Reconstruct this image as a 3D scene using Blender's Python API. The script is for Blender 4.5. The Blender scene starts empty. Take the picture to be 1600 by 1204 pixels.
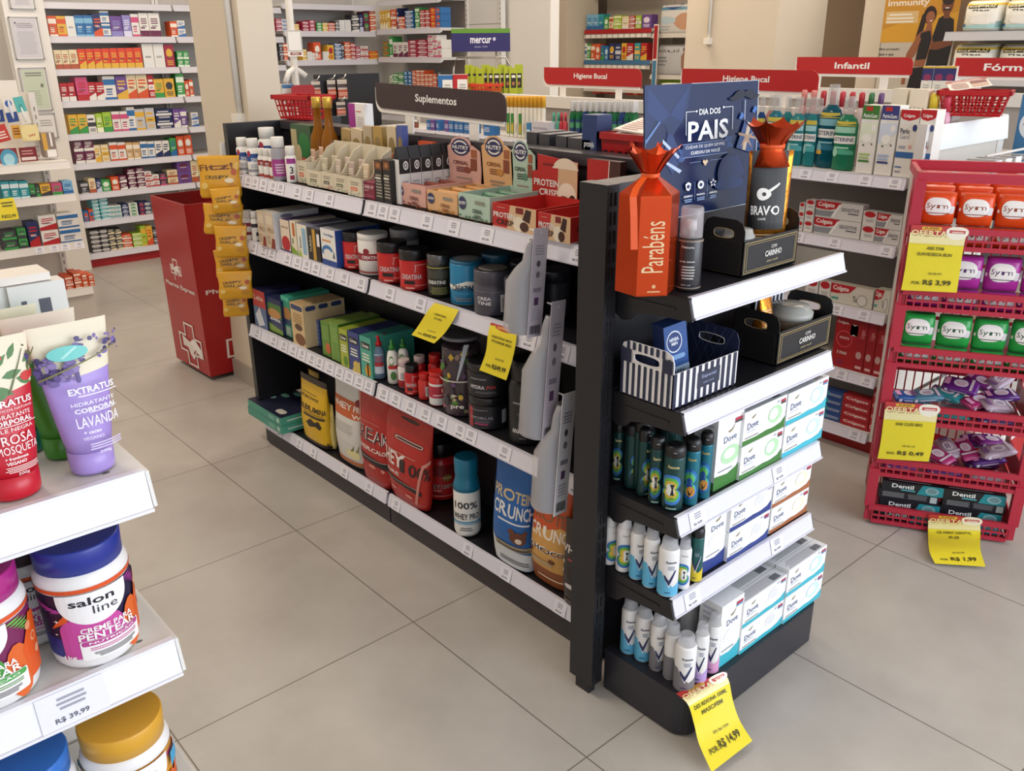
import bpy, math, random
from mathutils import Vector as V, Matrix
S = bpy.context.scene
COL = S.collection
rnd = random.Random(7)

# ---------------------------------------------------------------- camera
FPX = 1361.67
CP = V((-1.0877, -1.3469, 1.3438))
_y, _p, _r = math.radians(41.6019), math.radians(21.1561), math.radians(-0.4199)
FW = V((math.sin(_y) * math.cos(_p), math.cos(_y) * math.cos(_p), -math.sin(_p)))
_rt = V((math.cos(_y), -math.sin(_y), 0)); _up = _rt.cross(FW)
RT = math.cos(_r) * _rt + math.sin(_r) * _up
UP = -math.sin(_r) * _rt + math.cos(_r) * _up
cam = bpy.data.cameras.new('camera'); camo = bpy.data.objects.new('camera', cam); COL.objects.link(camo)
cam.sensor_width = 36; cam.lens = 36 * FPX / 1600; cam.clip_start = .05; cam.clip_end = 60
m = Matrix((RT, UP, -FW)).transposed().to_4x4(); m.translation = CP
camo.matrix_world = m
S.camera = camo

# ---------------------------------------------------------------- light
S.view_settings.view_transform = 'Standard'; S.view_settings.look = 'None'
S.view_settings.gamma = 1; S.view_settings.use_curve_mapping = False
S.view_settings.exposure = .3
S.cycles.use_denoising = True
S.cycles.max_bounces = 8
w = bpy.data.worlds.new('sky'); S.world = w; w.use_nodes = True
bg = w.node_tree.nodes['Background']; bg.inputs[0].default_value = (.80, .88, 1, 1); bg.inputs[1].default_value = 1.1
def area(name, loc, target, sx, sy, power, col):
    l = bpy.data.lights.new(name, 'AREA'); l.shape = 'RECTANGLE'; l.size = sx; l.size_y = sy; l.energy = power; l.color = col
    o = bpy.data.objects.new(name, l); COL.objects.link(o); o.location = loc
    o.rotation_euler = (V(target) - V(loc)).to_track_quat('-Z', 'Y').to_euler()
    return o
# daylight through the open shop front behind and to the right of the camera
area('storefront_daylight', (1.6, -4.6, 1.7), (1.2, 0, .6), 4.6, 2.4, 128, (.86, .92, 1))
# the shop's ceiling lamps
for lx, ly, pw in ((-.9, .9, 21), (-.9, 3.3, 22), (1.05, .9, 9), (1.05, 3.2, 20), (2.6, 1.6, 16), (3.9, 3.4, 26), (3.2, -.6, 10), (4.6, 1.2, 16)):
    area('ceiling_lamp', (lx, ly, 2.93), (lx, ly, 0), .3, 1.2, pw, (1, .86, .70))

# ---------------------------------------------------------------- pixel rays to real points
def ray(q): return FW + RT * ((q[0] - 800) / FPX) - UP * ((q[1] - 602) / FPX)
def onz(q, z): d = ray(q); return CP + d * ((z - CP.z) / d.z)
def onx(q, x): d = ray(q); return CP + d * ((x - CP.x) / d.x)
def ony(q, y): d = ray(q); return CP + d * ((y - CP.y) / d.y)
def onpl(q, P, n): d = ray(q); return CP + d * ((P - CP).dot(n) / d.dot(n))
def hgt(P, py):
    t = (602 - py) / FPX; d = P - CP
    return (t * FW.dot(d) - UP.dot(d)) / (UP.z - t * FW.z)
def crop(x0, y0, s): return lambda x, y: (x0 + x / s, y0 + y / s)

# ---------------------------------------------------------------- materials
_mats = {}
def lin(h):
    h = h.lstrip('#'); o = []
    for i in (0, 2, 4):
        c = int(h[i:i + 2], 16) / 255
        o.append(c / 12.92 if c <= .04045 else ((c + .055) / 1.055) ** 2.4)
    return (*o, 1)
def mat(col, rough=.45, metal=0, kind=''):
    k = (col, rough, metal, kind)
    if k in _mats: return _mats[k]
    mt = bpy.data.materials.new('m_' + col.strip('#') + kind); mt.use_nodes = True
    nt = mt.node_tree; b = nt.nodes['Principled BSDF']
    b.inputs['Base Color'].default_value = lin(col); b.inputs['Roughness'].default_value = rough; b.inputs['Metallic'].default_value = metal
    if kind in ('foil', 'bag', 'paper'):
        n = nt.nodes.new('ShaderNodeTexNoise'); n.inputs['Scale'].default_value = {'foil': 38, 'bag': 22, 'paper': 60}[kind]; n.inputs['Detail'].default_value = 3
        bp = nt.nodes.new('ShaderNodeBump'); bp.inputs['Strength'].default_value = {'foil': .45, 'bag': .35, 'paper': .05}[kind]; bp.inputs['Distance'].default_value = .01
        tc = nt.nodes.new('ShaderNodeTexCoord')
        nt.links.new(tc.outputs['Object'], n.inputs['Vector'])
        nt.links.new(n.outputs[0], bp.inputs['Height']); nt.links.new(bp.outputs[0], b.inputs['Normal'])
    if kind in ('clear', 'liquid'):
        if kind == 'clear': b.inputs['Alpha'].default_value = .38
        else: b.inputs['Transmission Weight'].default_value = .35; b.inputs['IOR'].default_value = 1.3
    if kind in ('wall', 'metal'):
        n = nt.nodes.new('ShaderNodeTexNoise'); n.inputs['Scale'].default_value = 6; n.inputs['Detail'].default_value = 4
        r = nt.nodes.new('ShaderNodeMapRange'); r.inputs[3].default_value = rough - .06; r.inputs[4].default_value = rough + .06
        nt.links.new(n.outputs[0], r.inputs[0]); nt.links.new(r.outputs[0], b.inputs['Roughness'])
    _mats[k] = mt
    return mt
BLACK = mat('#1b1a1f', .38, 0, 'metal'); DARK = mat('#26242a', .5)
WMET = mat('#dcd8d2', .4, 0, 'metal'); RAILW = mat('#dddbe6', .35); WHITE = mat('#f0eee9', .5)
PAPER = mat('#f4f2ee', .7)

# ---------------------------------------------------------------- mesh building
class MB:
    def __init__(s): s.v = []; s.f = []; s.mi = []; s.mats = []; s.sm = []
    def mid(s, mt):
        if isinstance(mt, str): mt = mat(mt)
        if mt not in s.mats: s.mats.append(mt)
        return s.mats.index(mt)
    def face(s, pts, mt, sm=False):
        n = len(s.v); s.v += [tuple(p) for p in pts]; s.f.append(tuple(range(n, n + len(pts)))); s.mi.append(s.mid(mt)); s.sm.append(sm)
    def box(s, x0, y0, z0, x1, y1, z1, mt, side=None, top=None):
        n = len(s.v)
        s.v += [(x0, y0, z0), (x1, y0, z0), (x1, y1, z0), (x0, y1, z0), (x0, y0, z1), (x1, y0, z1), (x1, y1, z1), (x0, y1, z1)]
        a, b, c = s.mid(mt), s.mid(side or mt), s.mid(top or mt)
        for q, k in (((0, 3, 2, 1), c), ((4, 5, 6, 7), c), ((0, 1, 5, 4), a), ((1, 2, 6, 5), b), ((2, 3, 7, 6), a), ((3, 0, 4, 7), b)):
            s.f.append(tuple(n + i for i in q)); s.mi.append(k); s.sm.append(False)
    def hexa(s, p, mt):           # 8 free corners: bottom 4 ccw, top 4 ccw
        n = len(s.v); s.v += [tuple(q) for q in p]; k = s.mid(mt)
        for q in ((0, 3, 2, 1), (4, 5, 6, 7), (0, 1, 5, 4), (1, 2, 6, 5), (2, 3, 7, 6), (3, 0, 4, 7)):
            s.f.append(tuple(n + i for i in q)); s.mi.append(k); s.sm.append(False)
    def prism(s, poly, fn, t, mt):   # 2-D outline, fn(a,b,depth) -> point
        n = len(s.v); k = s.mid(mt); N = len(poly)
        s.v += [tuple(fn(a, b, 0)) for a, b in poly] + [tuple(fn(a, b, t)) for a, b in poly]
        s.f.append(tuple(n + i for i in range(N))); s.f.append(tuple(n + N + i for i in reversed(range(N))))
        s.mi += [k, k]; s.sm += [False, False]
        for i in range(N):
            j = (i + 1) % N; s.f.append((n + j, n + i, n + N + i, n + N + j)); s.mi.append(k); s.sm.append(False)
    def loft(s, rings, mts, n=28, cap0=True, cap1=True, e=2.0):
        # rings: (z, rx, ry, yoff[, xoff]); mts: one material, or one per segment
        b = len(s.v); p = 2 / e
        for rg in rings:
            z, rx, ry = rg[:3]; yo = rg[3] if len(rg) > 3 else 0; xo = rg[4] if len(rg) > 4 else 0
            for i in range(n):
                t = 2 * math.pi * i / n; c, q = math.cos(t), math.sin(t)
                s.v.append((xo + rx * math.copysign(abs(c) ** p, c), yo + ry * math.copysign(abs(q) ** p, q), z))
        for j in range(len(rings) - 1):
            k = s.mid(mts[j] if isinstance(mts, (list, tuple)) else mts)
            for i in range(n):
                i2 = (i + 1) % n
                s.f.append((b + j * n + i, b + j * n + i2, b + j * n + n + i2, b + j * n + n + i)); s.mi.append(k); s.sm.append(True)
        m0 = mts[0] if isinstance(mts, (list, tuple)) else mts; m1 = mts[-1] if isinstance(mts, (list, tuple)) else mts
        if cap0: s.f.append(tuple(b + i for i in reversed(range(n)))); s.mi.append(s.mid(m0)); s.sm.append(False)
        if cap1:
            q = b + (len(rings) - 1) * n; s.f.append(tuple(q + i for i in range(n))); s.mi.append(s.mid(m1)); s.sm.append(False)
    def tube(s, pts, r, mt, n=8, closed=False):
        pts = [V(p) for p in pts]; b = len(s.v); k = s.mid(mt); N = len(pts)
        for i, p in enumerate(pts):
            a = pts[(i - 1) % N] if (i or closed) else p; c = pts[(i + 1) % N] if (i < N - 1 or closed) else p
            d = (c - a).normalized(); u = d.cross(V((0, 0, 1)) if abs(d.z) < .9 else V((1, 0, 0))).normalized(); q = d.cross(u)
            for j in range(n):
                t = 2 * math.pi * j / n; s.v.append(tuple(p + (u * math.cos(t) + q * math.sin(t)) * r))
        for i in range(N if closed else N - 1):
            i2 = (i + 1) % N
            for j in range(n):
                j2 = (j + 1) % n; s.f.append((b + i * n + j, b + i2 * n + j, b + i2 * n + j2, b + i * n + j2)); s.mi.append(k); s.sm.append(True)
        if not closed:
            s.f.append(tuple(b + i for i in range(n))); s.f.append(tuple(b + (N - 1) * n + i for i in reversed(range(n)))); s.mi += [k, k]; s.sm += [False, False]
    def grid(s, fn, nu, nv, mt, sm=True):
        b = len(s.v); k = s.mid(mt)
        for j in range(nv + 1):
            for i in range(nu + 1): s.v.append(tuple(fn(i / nu, j / nv)))
        for j in range(nv):
            for i in range(nu):
                a = b + j * (nu + 1) + i; s.f.append((a, a + 1, a + nu + 2, a + nu + 1)); s.mi.append(k); s.sm.append(sm)
    def mesh(s, name):
        me = bpy.data.meshes.new(name); me.from_pydata(s.v, [], s.f)
        for mt in s.mats: me.materials.append(mt)
        me.polygons.foreach_set('material_index', s.mi); me.polygons.foreach_set('use_smooth', s.sm); me.update()
        return me
    def obj(s, name, parent=None, loc=(0, 0, 0), rz=0):
        o = bpy.data.objects.new(name, s.mesh(name)); COL.objects.link(o); o.location = loc; o.rotation_euler = (0, 0, rz)
        if parent: o.parent = parent
        return o
def tag(o, label, cat, group=None, kind=None):
    o['label'] = label; o['category'] = cat
    if group: o['group'] = group
    if kind: o['kind'] = kind
    return o
def empty(name, loc=(0, 0, 0), rz=0):
    o = bpy.data.objects.new(name, None); COL.objects.link(o); o.location = loc; o.rotation_euler = (0, 0, rz); o.empty_display_size = .05
    return o
def struct(name, mb): o = mb.obj(name); o['kind'] = 'structure'; return o
def bevel(o, wd=.002, n=2):
    b = o.modifiers.new('b', 'BEVEL'); b.width = wd; b.segments = n; b.limit_method = 'ANGLE'; return o

# ---------------------------------------------------------------- printed artwork
_txt = {}
def text2d(t, bold=0):
    if (t, bold) in _txt: return _txt[(t, bold)]
    cu = bpy.data.curves.new('t', 'FONT'); cu.body = t; cu.resolution_u = 2; cu.offset = .022 * bold; cu.fill_mode = 'FRONT'
    o = bpy.data.objects.new('t', cu); me = bpy.data.meshes.new_from_object(o)
    vs = [v.co.copy() for v in me.vertices]; fs = [tuple(p.vertices) for p in me.polygons]
    bpy.data.objects.remove(o); bpy.data.curves.remove(cu); bpy.data.meshes.remove(me)
    if not vs: vs = [V((0, 0, 0)), V((1, 1, 0))]
    x0 = min(v.x for v in vs); x1 = max(v.x for v in vs); y0 = min(v.y for v in vs); y1 = max(v.y for v in vs)
    vs = [((v.x - x0) / max(x1 - x0, 1e-6) - .5, (v.y - y0) / max(y1 - y0, 1e-6) - .5) for v in vs]
    _txt[(t, bold)] = (vs, fs, (x1 - x0) / max(y1 - y0, 1e-6)); return _txt[(t, bold)]
def _clip(poly, ax, lim, keep_less):
    out = []; N = len(poly)
    for i in range(N):
        a, b = poly[i], poly[(i + 1) % N]; ia = (a[ax] <= lim) == keep_less; ib = (b[ax] <= lim) == keep_less
        if ia: out.append(a)
        if ia != ib:
            t = (lim - a[ax]) / (b[ax] - a[ax]); out.append((a[0] + (b[0] - a[0]) * t, a[1] + (b[1] - a[1]) * t))
    return out
def _strips(poly, ax, step):
    lo = min(p[ax] for p in poly); hi = max(p[ax] for p in poly); out = []
    k = math.floor(lo / step + 1e-6)
    while k * step < hi - 1e-7:
        q = poly
        if k * step > lo: q = _clip(q, ax, k * step, False)
        if q and (k + 1) * step < hi: q = _clip(q, ax, (k + 1) * step, True)
        if len(q) >= 3: out.append(q)
        k += 1
    return out
def ell(cx, cy, rx, ry, n=20, a0=0, a1=360):
    return [(cx + rx * math.cos(math.radians(a0 + (a1 - a0) * i / n)), cy + ry * math.sin(math.radians(a0 + (a1 - a0) * i / n))) for i in range(n + (0 if a1 - a0 == 360 else 1))]
def rrect(x0, y0, x1, y1, rx, ry, n=4, corners='1111'):
    o = []
    for k, (cx, cy, a) in enumerate(((x1 - rx, y1 - ry, 0), (x0 + rx, y1 - ry, 90), (x0 + rx, y0 + ry, 180), (x1 - rx, y0 + ry, 270))):
        if corners[k] == '1': o += ell(cx, cy, rx, ry, n, a, a + 90)
        else: o.append(((x1, y1), (x0, y1), (x0, y0), (x1, y0))[k])
    return o
def art(mb, items, F, du=0, dv=0, off=.0003, asp=1.0):
    """items in 0..1 of the printed face; F(u,v,off) gives the point; asp = width/height of the face.
    r rect, e ellipse, p polygon, o rounded rect, t text (w and h of the block), L text fitted by height, b thin lines of small print"""
    for it in items:
        k = it[0]; off += .00011; polys = []
        if k == 'r': x0, y0, x1, y1, c = it[1:]; polys = [[(x0, y0), (x1, y0), (x1, y1), (x0, y1)]]
        elif k == 'e': cx, cy, rx, ry, c = it[1:6]; polys = [ell(cx, cy, rx, ry, 24)]
        elif k == 'p': polys = [it[1]]; c = it[2]
        elif k == 'o': x0, y0, x1, y1, c = it[1:6]; rr = it[6] if len(it) > 6 else .3; h = y1 - y0; polys = [rrect(x0, y0, x1, y1, h * rr / asp, h * rr)]
        elif k == 'b':
            x0, y0, x1, y1, n, c = it[1:]; st = (y1 - y0) / n; rr = random.Random(int(x0 * 999 + y0 * 77))
            for i in range(n):
                a = (x1 - x0) * rr.uniform(0, .22); polys.append([(x0 + a / 2, y0 + st * i), (x1 - a / 2, y0 + st * i), (x1 - a / 2, y0 + st * (i + .5)), (x0 + a / 2, y0 + st * (i + .5))])
        elif k in 'tL':
            s_, cx, cy, wd, ht, c = it[1:7]; bold = it[7] if len(it) > 7 else 1; rot = math.radians(it[8]) if len(it) > 8 else 0
            vs, fs, a_ = text2d(s_, bold)
            if k == 'L': wd = min(wd, ht * a_ / asp)
            pts = []
            for (a, b) in vs:
                x, y = a * wd * asp, b * ht
                x, y = x * math.cos(rot) - y * math.sin(rot), x * math.sin(rot) + y * math.cos(rot)
                pts.append((cx + x / asp, cy + y))
            polys = [[pts[i] for i in f] for f in fs]
        mt = mat(c) if isinstance(c, str) else c
        for q in polys:
            if sum(q[i][0] * q[(i + 1) % len(q)][1] - q[(i + 1) % len(q)][0] * q[i][1] for i in range(len(q))) < 0: q = q[::-1]
            lst = [q]
            if du: lst = [z for y in lst for z in _strips(y, 0, du)]
            if dv: lst = [z for y in lst for z in _strips(y, 1, dv)]
            for z in lst: mb.face([F(a, b, off) for a, b in z], mt)
def front(w, h, x0=0, z0=0, y=0): return lambda u, v, o: (x0 + u * w, y - o, z0 + v * h)
def sider(w, d, h): return lambda u, v, o: (w + o, u * d, v * h)
def sidel(w, d, h): return lambda u, v, o: (-o, d - u * d, v * h)
def topf(w, d, h): return lambda u, v, o: (u * w, v * d, h + o)
def ringF(rings, z0, z1, span=2 * math.pi, e=2.0):
    p = 2 / e
    def F(u, v, o):
        z = z0 + v * (z1 - z0); r = rings[0]; q = rings[-1]
        for a, b in zip(rings, rings[1:]):
            if a[0] <= z <= b[0]: r, q = a, b; break
        else:
            r = q = rings[0] if z < rings[0][0] else rings[-1]
        t = 0 if q[0] == r[0] else (z - r[0]) / (q[0] - r[0])
        g = lambda i: (r[i] if len(r) > i else 0) * (1 - t) + (q[i] if len(q) > i else 0) * t
        th = (u - .5) * span; sn, cs = math.sin(th), math.cos(th)
        return (g(4) + (g(1) + o) * math.copysign(abs(sn) ** p, sn), g(3) - (g(2) + o) * math.copysign(abs(cs) ** p, cs), z)
    return F
ORD = ['first', 'second', 'third', 'fourth', 'fifth', 'sixth', 'seventh', 'eighth', 'ninth', 'tenth', 'eleventh', 'twelfth', 'thirteenth', 'fourteenth', 'fifteenth', 'sixteenth', 'seventeenth', 'eighteenth', 'nineteenth', 'twentieth', 'twenty-first', 'twenty-second', 'twenty-third', 'twenty-fourth', 'twenty-fifth']
RX, RY = -math.pi / 2, 0     # shelf fronts facing -X, facing -Y

# ---------------------------------------------------------------- generic products
LIFT = .0019
def pj(P): d = P - CP; k = d.dot(FW); return (800 + FPX * d.dot(RT) / k, 602 - FPX * d.dot(UP) / k)
def at(xp, cx, z, ax=0):
    """the point at height z on the plane x = xp (or y = xp with ax=1) seen in pixel column cx"""
    c = RT * FPX - FW * (cx - 800)          # the column is the plane c.(P-CP)=0
    if ax == 0: return V((xp, CP.y - (c.x * (xp - CP.x) + c.z * (z - CP.z)) / c.y, z))
    return V((CP.x - (c.y * (xp - CP.y) + c.z * (z - CP.z)) / c.x, xp, z))
def frame(bl, br, z, rz):
    """bottom-left pixel, right pixel x, shelf height, facing -> base point and width"""
    P = onz(bl, z); n = V((-math.sin(rz), math.cos(rz), 0)); Q = onpl((br, bl[1]), P, n)
    # walk along the front direction to the pixel column br
    u = V((math.cos(rz), math.sin(rz), 0)); lo, hi = .002, 1.5
    for _ in range(40):
        md = (lo + hi) / 2; d = P + u * md - CP
        if 800 + FPX * d.dot(RT) / d.dot(FW) < br: lo = md
        else: hi = md
    return P, lo
def carton(name, label, cat, bl, br, top, z, rz, d, col, side=None, topc=None, a=(), ar=(), al=(), at=(), group=None, w=None, h=None, P=None, dz=0):
    if P is None: P, w0 = frame(bl, br, z, rz)
    w = w or w0; h = h or hgt(P, top)
    mb = MB(); mb.box(0, 0, 0, w, d, h, col, side, topc)
    art(mb, a, front(w, h), asp=w / h); art(mb, ar, sider(w, d, h), asp=d / h); art(mb, al, sidel(w, d, h), asp=d / h); art(mb, at, topf(w, d, h), asp=w / d)
    return tag(mb.obj(name, None, (P.x, P.y, P.z + dz + LIFT), rz), label, cat, group)
def round_item(name, label, cat, cx, by, wpx, top, z, body, lid, bcol, lcol, a=(), group=None, face=None, za=(.05, .7), lidname='lid', r=None, h=None, P=None, du=1 / 40, lida=(), n=32, squash=1, lidlabel=None, xp=None):
    """body / lid: profiles in fractions of radius and height"""
    if xp is not None:
        P = at(xp, cx, z); d = (P - CP).dot(FW); r = r or wpx / 2 * d / FPX
        hd = V((P.x - CP.x, P.y - CP.y, 0)).normalized(); h = h or hgt(P + hd * r * .9, top)
    elif P is None:
        Q = onz((cx, by), z); d = (Q - CP).dot(FW); r = r or wpx / 2 * 1.06 * d / FPX
        hd = V((Q.x - CP.x, Q.y - CP.y, 0)).normalized(); P = Q + hd * r; h = h or hgt(P + hd * r * .9, top)
    if face is None: hd = V((P.x - CP.x, P.y - CP.y, 0)).normalized(); face = math.atan2(hd.y, hd.x) - math.pi / 2
    rb = [(zf * h, rf * r, rf * r * squash) for zf, rf in body]
    mb = MB(); mb.loft(rb, bcol, n)
    art(mb, a, ringF(rb, za[0] * h, za[1] * h), du=du, asp=2 * math.pi * r / ((za[1] - za[0]) * h))
    o = tag(mb.obj(name, None, (P.x, P.y, P.z + LIFT), face), label, cat, group)
    if lid:
        rl = [(zf * h, rf * r, rf * r * squash) for zf, rf in lid]; ml = MB(); ml.loft(rl, lcol, n)
        art(ml, lida, lambda u, v, of: ((u - .5) * 2 * rl[-1][1], (v - .5) * 2 * rl[-1][1], rl[-1][0] + of))
        l = ml.obj(lidname, o)
        if lidlabel: l['label'] = lidlabel
    return o
def clone(o, loc=None, rz=None, label=None, parent=None):
    c = o.copy(); COL.objects.link(c)
    if parent: c.parent = parent
    if loc is not None: c.location = loc
    if rz is not None: c.rotation_euler[2] = rz
    if label: c['label'] = label
    for ch in list(o.children): clone(ch, parent=c)
    return c
def pouch(name, label, cat, P, rz, w, h, t, col, a=(), lean=0, group=None, back=None, topw=1, bot=.55, sealc=None, kind='bag', wob=.0, rough=.35):
    """stand-up bag: thick at the bottom, flat sealed top"""
    N = 14; rings = []
    for j in range(N + 1):
        f = j / N
        th = t * (bot + (1 - bot) * math.sin(min(1, f * 2.2 + .05) * math.pi / 2)) * (1 - max(0, (f - .3) / .7) ** 1.4) + .003
        wd = w / 2 * (1 + (topw - 1) * f) * (1 - .03 * math.sin(f * math.pi)) * (.95 if j == 0 else 1) * (1 + wob * math.sin(f * 9))
        rings.append((f * h, wd, th / 2, t / 2 + lean * f * f * h, 0))
    mb = MB(); m = mat(col, rough, 0, kind) if isinstance(col, str) else col
    ms = [m] * N
    if sealc: ms[-1] = mat(sealc, rough, 0, kind)
    mb.loft(rings, ms, 36, e=2.6)
    art(mb, a, ringF(rings, 0, h, math.pi, e=2.6), du=1 / 18, dv=1 / 14, off=.0006, asp=w / h)
    o = mb.obj(name, None, (P.x, P.y, P.z + LIFT), rz)
    # base point is the front left bottom corner of the bag: shift the mesh to it
    o.data.transform(Matrix.Translation((w / 2, 0, 0)))
    return tag(o, label, cat, group)

# ================================================================ the room
def floor_mat():
    mt = bpy.data.materials.new('m_porcelain_tiles'); mt.use_nodes = True; nt = mt.node_tree; N = nt.nodes; L = nt.links
    b = N['Principled BSDF']; tc = N.new('ShaderNodeTexCoord'); mp = N.new('ShaderNodeMapping'); sp = N.new('ShaderNodeSeparateXYZ')
    mp.inputs['Rotation'].default_value = (0, 0, math.radians(.222)); mp.inputs['Location'].default_value = (.0604 + .0016 + 6.024, .4135 - .0002 + 6.024, 0)
    L.new(tc.outputs['Object'], mp.inputs[0]); L.new(mp.outputs[0], sp.inputs[0])
    def mth(op, a, bb=None):
        n = N.new('ShaderNodeMath'); n.operation = op
        for i, q in enumerate((a, bb)):
            if q is None: continue
            if isinstance(q, (int, float)): n.inputs[i].default_value = q
            else: L.new(q, n.inputs[i])
        return n.outputs[0]
    ds = []; ids = []
    for ax in (0, 1):
        q = mth('DIVIDE', sp.outputs[ax], .6024); ids.append(mth('FLOOR', q)); f = mth('FRACT', q); ds.append(mth('MINIMUM', f, mth('SUBTRACT', 1, f)))
    d = mth('MINIMUM', ds[0], ds[1]); g = mth('LESS_THAN', d, .0024)
    no = N.new('ShaderNodeTexNoise'); no.inputs['Scale'].default_value = 3.2; no.inputs['Detail'].default_value = 6; no.inputs['Roughness'].default_value = .62
    L.new(tc.outputs['Object'], no.inputs['Vector'])
    cr = N.new('ShaderNodeValToRGB'); e = cr.color_ramp.elements; e[0].position = .3; e[0].color = lin('#a9a29a'); e[1].position = .7; e[1].color = lin('#bbb5ad'); L.new(no.outputs[0], cr.inputs[0])
    mx = N.new('ShaderNodeMix'); mx.data_type = 'RGBA'; L.new(g, mx.inputs[0]); L.new(cr.outputs[0], mx.inputs[6]); mx.inputs[7].default_value = lin('#6c655e')
    L.new(mx.outputs[2], b.inputs['Base Color'])
    ro = N.new('ShaderNodeMapRange'); ro.inputs[3].default_value = .24; ro.inputs[4].default_value = .38; L.new(no.outputs[0], ro.inputs[0]); L.new(ro.outputs[0], b.inputs['Roughness'])
    return mt
b = MB(); b.box(-4, -4.6, -.05, 7.2, 5.9, 0, floor_mat()); struct('floor', b)
WALL = mat('#d3c6b2', .7, 0, 'wall'); WALLW = mat('#ebe6de', .6, 0, 'wall'); TAUPE = mat('#a08972', .7, 0, 'wall')
b = MB(); b.box(-4, -4.6, 3, 7.2, 5.9, 3.05, WALLW); struct('ceiling', b)
b = MB(); b.box(-4, 5.12, 0, 4.55, 5.2, 3, WALLW); struct('wall_back', b)
b = MB(); b.box(-4.08, -4.6, 0, -4, 5.9, 3, WALLW); struct('wall_left', b)
b = MB(); b.box(7.1, -4.6, 0, 7.2, 5.9, 3, WALLW); struct('wall_right', b)
b = MB(); b.box(3.24, 3.12, 0, 3.32, 5.12, 3, WALLW); struct('wall_partition', b)
b = MB(); b.box(4.35, 5.1, 0, 7.2, 5.2, 3, TAUPE); struct('wall_passage', b)
# roller shutter at the back of the passage: thin horizontal ribs
b = MB(); sh = mat('#6d6254', .6, 0, 'metal'); x0 = ony((833, 80), 5.06).x; x1 = ony((866, 80), 5.06).x
b.box(x0, 5.06, 0, x1, 5.09, 2.8, sh)
for i in range(56): b.box(x0, 5.045, i * .05, x1, 5.06, i * .05 + .042, sh)
struct('door_1', b)
x2 = ony((885, 80), 5.06).x
b = MB(); b.box(x1, 5.0, 0, x2, 5.1, 2.9, mat('#b5a48d', .6)); struct('trim_1', b)
# pillars
b = MB(); b.box(.4, 1.755, 0, .535, 2.16, 3, WALL, WALL); o = struct('pillar', b)
b = MB(); b.box(.39, 1.745, 0, .545, 2.165, .085, mat('#a39a8e', .4)); struct('baseboard_pillar', b)
p = ony((885, 80), 4.9); q = ony((922, 80), 4.9)
b = MB(); b.box(p.x, 4.9, 0, q.x + .1, 5.1, 3, WALL); struct('pillar_passage', b)
pa = onx((1071, 60), 4.3); pb = onx((1212, 60), 4.3)
b = MB(); b.box(4.3, pb.y, 0, 4.9, pa.y, 3, WALL); struct('pillar_right', b)
pc = onx((1345, 60), 4.9); pd = onx((1376, 60), 4.9)
b = MB(); b.box(4.9, pd.y, 0, 5.0, pc.y, 3, mat('#ded3c1', .6)); struct('trim_2', b)
b = MB(); b.box(6.2, -1.0, 0, 6.3, 4.0, 3, TAUPE); struct('wall_far_right', b)
b = MB(); b.box(4.95, pd.y - 2.5, 0, 5.03, pd.y, 3, TAUPE); struct('wall_poster', b)
# electric conduits on the pillars
def conduit(x, y, z0, name, lab):
    b = MB(); b.tube([(x, y, z0), (x, y, 3)], .012, mat('#e9e4da', .45), 10)
    o = b.obj(name); tag(o, lab, 'conduit')
    j = MB(); j.box(x - .022, y - .022, z0 - .03, x + .018, y + .025, z0 + .012, mat('#e4ded3', .5)); j.obj('elbow_fitting', o)
conduit(.387, 1.805, 1.115, 'conduit_pipe', 'white vertical conduit pipe on the pillar behind the black gondola')
q = onx((1109, 30), 4.285); conduit(4.285, q.y, hgt(V((4.285, q.y, 0)), 62), 'conduit_pipe', 'pale vertical conduit pipe on the wide pillar behind the blue poster')

# ================================================================ shelving
def ticket(parent, W, y0, z, rh, x, wd=.045, price=None, col='#e6e4ec'):
    x = min(x, W - wd - .008)
    b = MB(); hh = rh * .92
    F = lambda u, v, o: (x + u * wd, y0 - .0042 - .0105 * (1 - (.04 + v * .92)) - o - .0008, z - rh + rh * (.04 + v * .92))
    b.face([F(a, c, 0) for a, c in ((0, 0), (1, 0), (1, 1), (0, 1))], col)
    it = [('b', .28, .5, .72, .9, 3, '#9c99a6')]
    it.append(('t', price or 'R$ ' + str(rnd.randint(4, 89)) + ',99', .46, .22, .5, .16, '#5a5866', 1))
    art(b, it, F, asp=wd / hh)
    b.obj('price_ticket', parent)
def shelf(par, W, z, y0, y1, col, rail=RAILW, rh=.036, tickets=(), bracket=True, t=.018, price=None, tw=.045, name='shelf', lipc=None):
    b = MB(); b.box(0, y0, z - t, W, y1, z, col); b.box(0, y0, z - .03, W, y0 + .012, z - t, col)
    if bracket:
        dz = .062; L = y1 - y0
        pl = [(y0 - .002, z - .001), (y0 - .013, z - .04), (y0 + .02, z - .042), (y0 + L * .55, z - .046), (y0 + L * .7, z - .052), (y0 + L * .78, z - .066), (y0 + L * .9, z - .07), (y1, z - .06), (y1, z - .001)]
        b.prism(pl, lambda a, c, d: (d - .002, a, c), .004, col); b.prism(pl, lambda a, c, d: (W - .002 + d, a, c), .004, col)
        b.box(-.004, y0 + L * .15, z - .026, -.001, y1 - L * .2, z - .022, col)
    o = b.obj(name, par)
    r = MB()
    r.hexa([(.003, y0 - .014, z - rh), (W - .003, y0 - .014, z - rh), (W - .003, y0 - .002, z - rh), (.003, y0 - .002, z - rh), (.003, y0 - .0035, z), (W - .003, y0 - .0035, z), (W - .003, y0 + .004, z), (.003, y0 + .004, z)], rail)
    r.box(.003, y0 - .0045, z - .0035, W - .003, y0 + .004, z + .0015, rail); r.box(.003, y0 - .0165, z - rh - .001, W - .003, y0 - .012, z - rh + .0025, rail)
    rr = r.obj('price_rail', o); rr['label'] = 'pale price rail'
    for x in tickets: ticket(o, W, y0, z, rh, x * W, tw, price)
    return o
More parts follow.
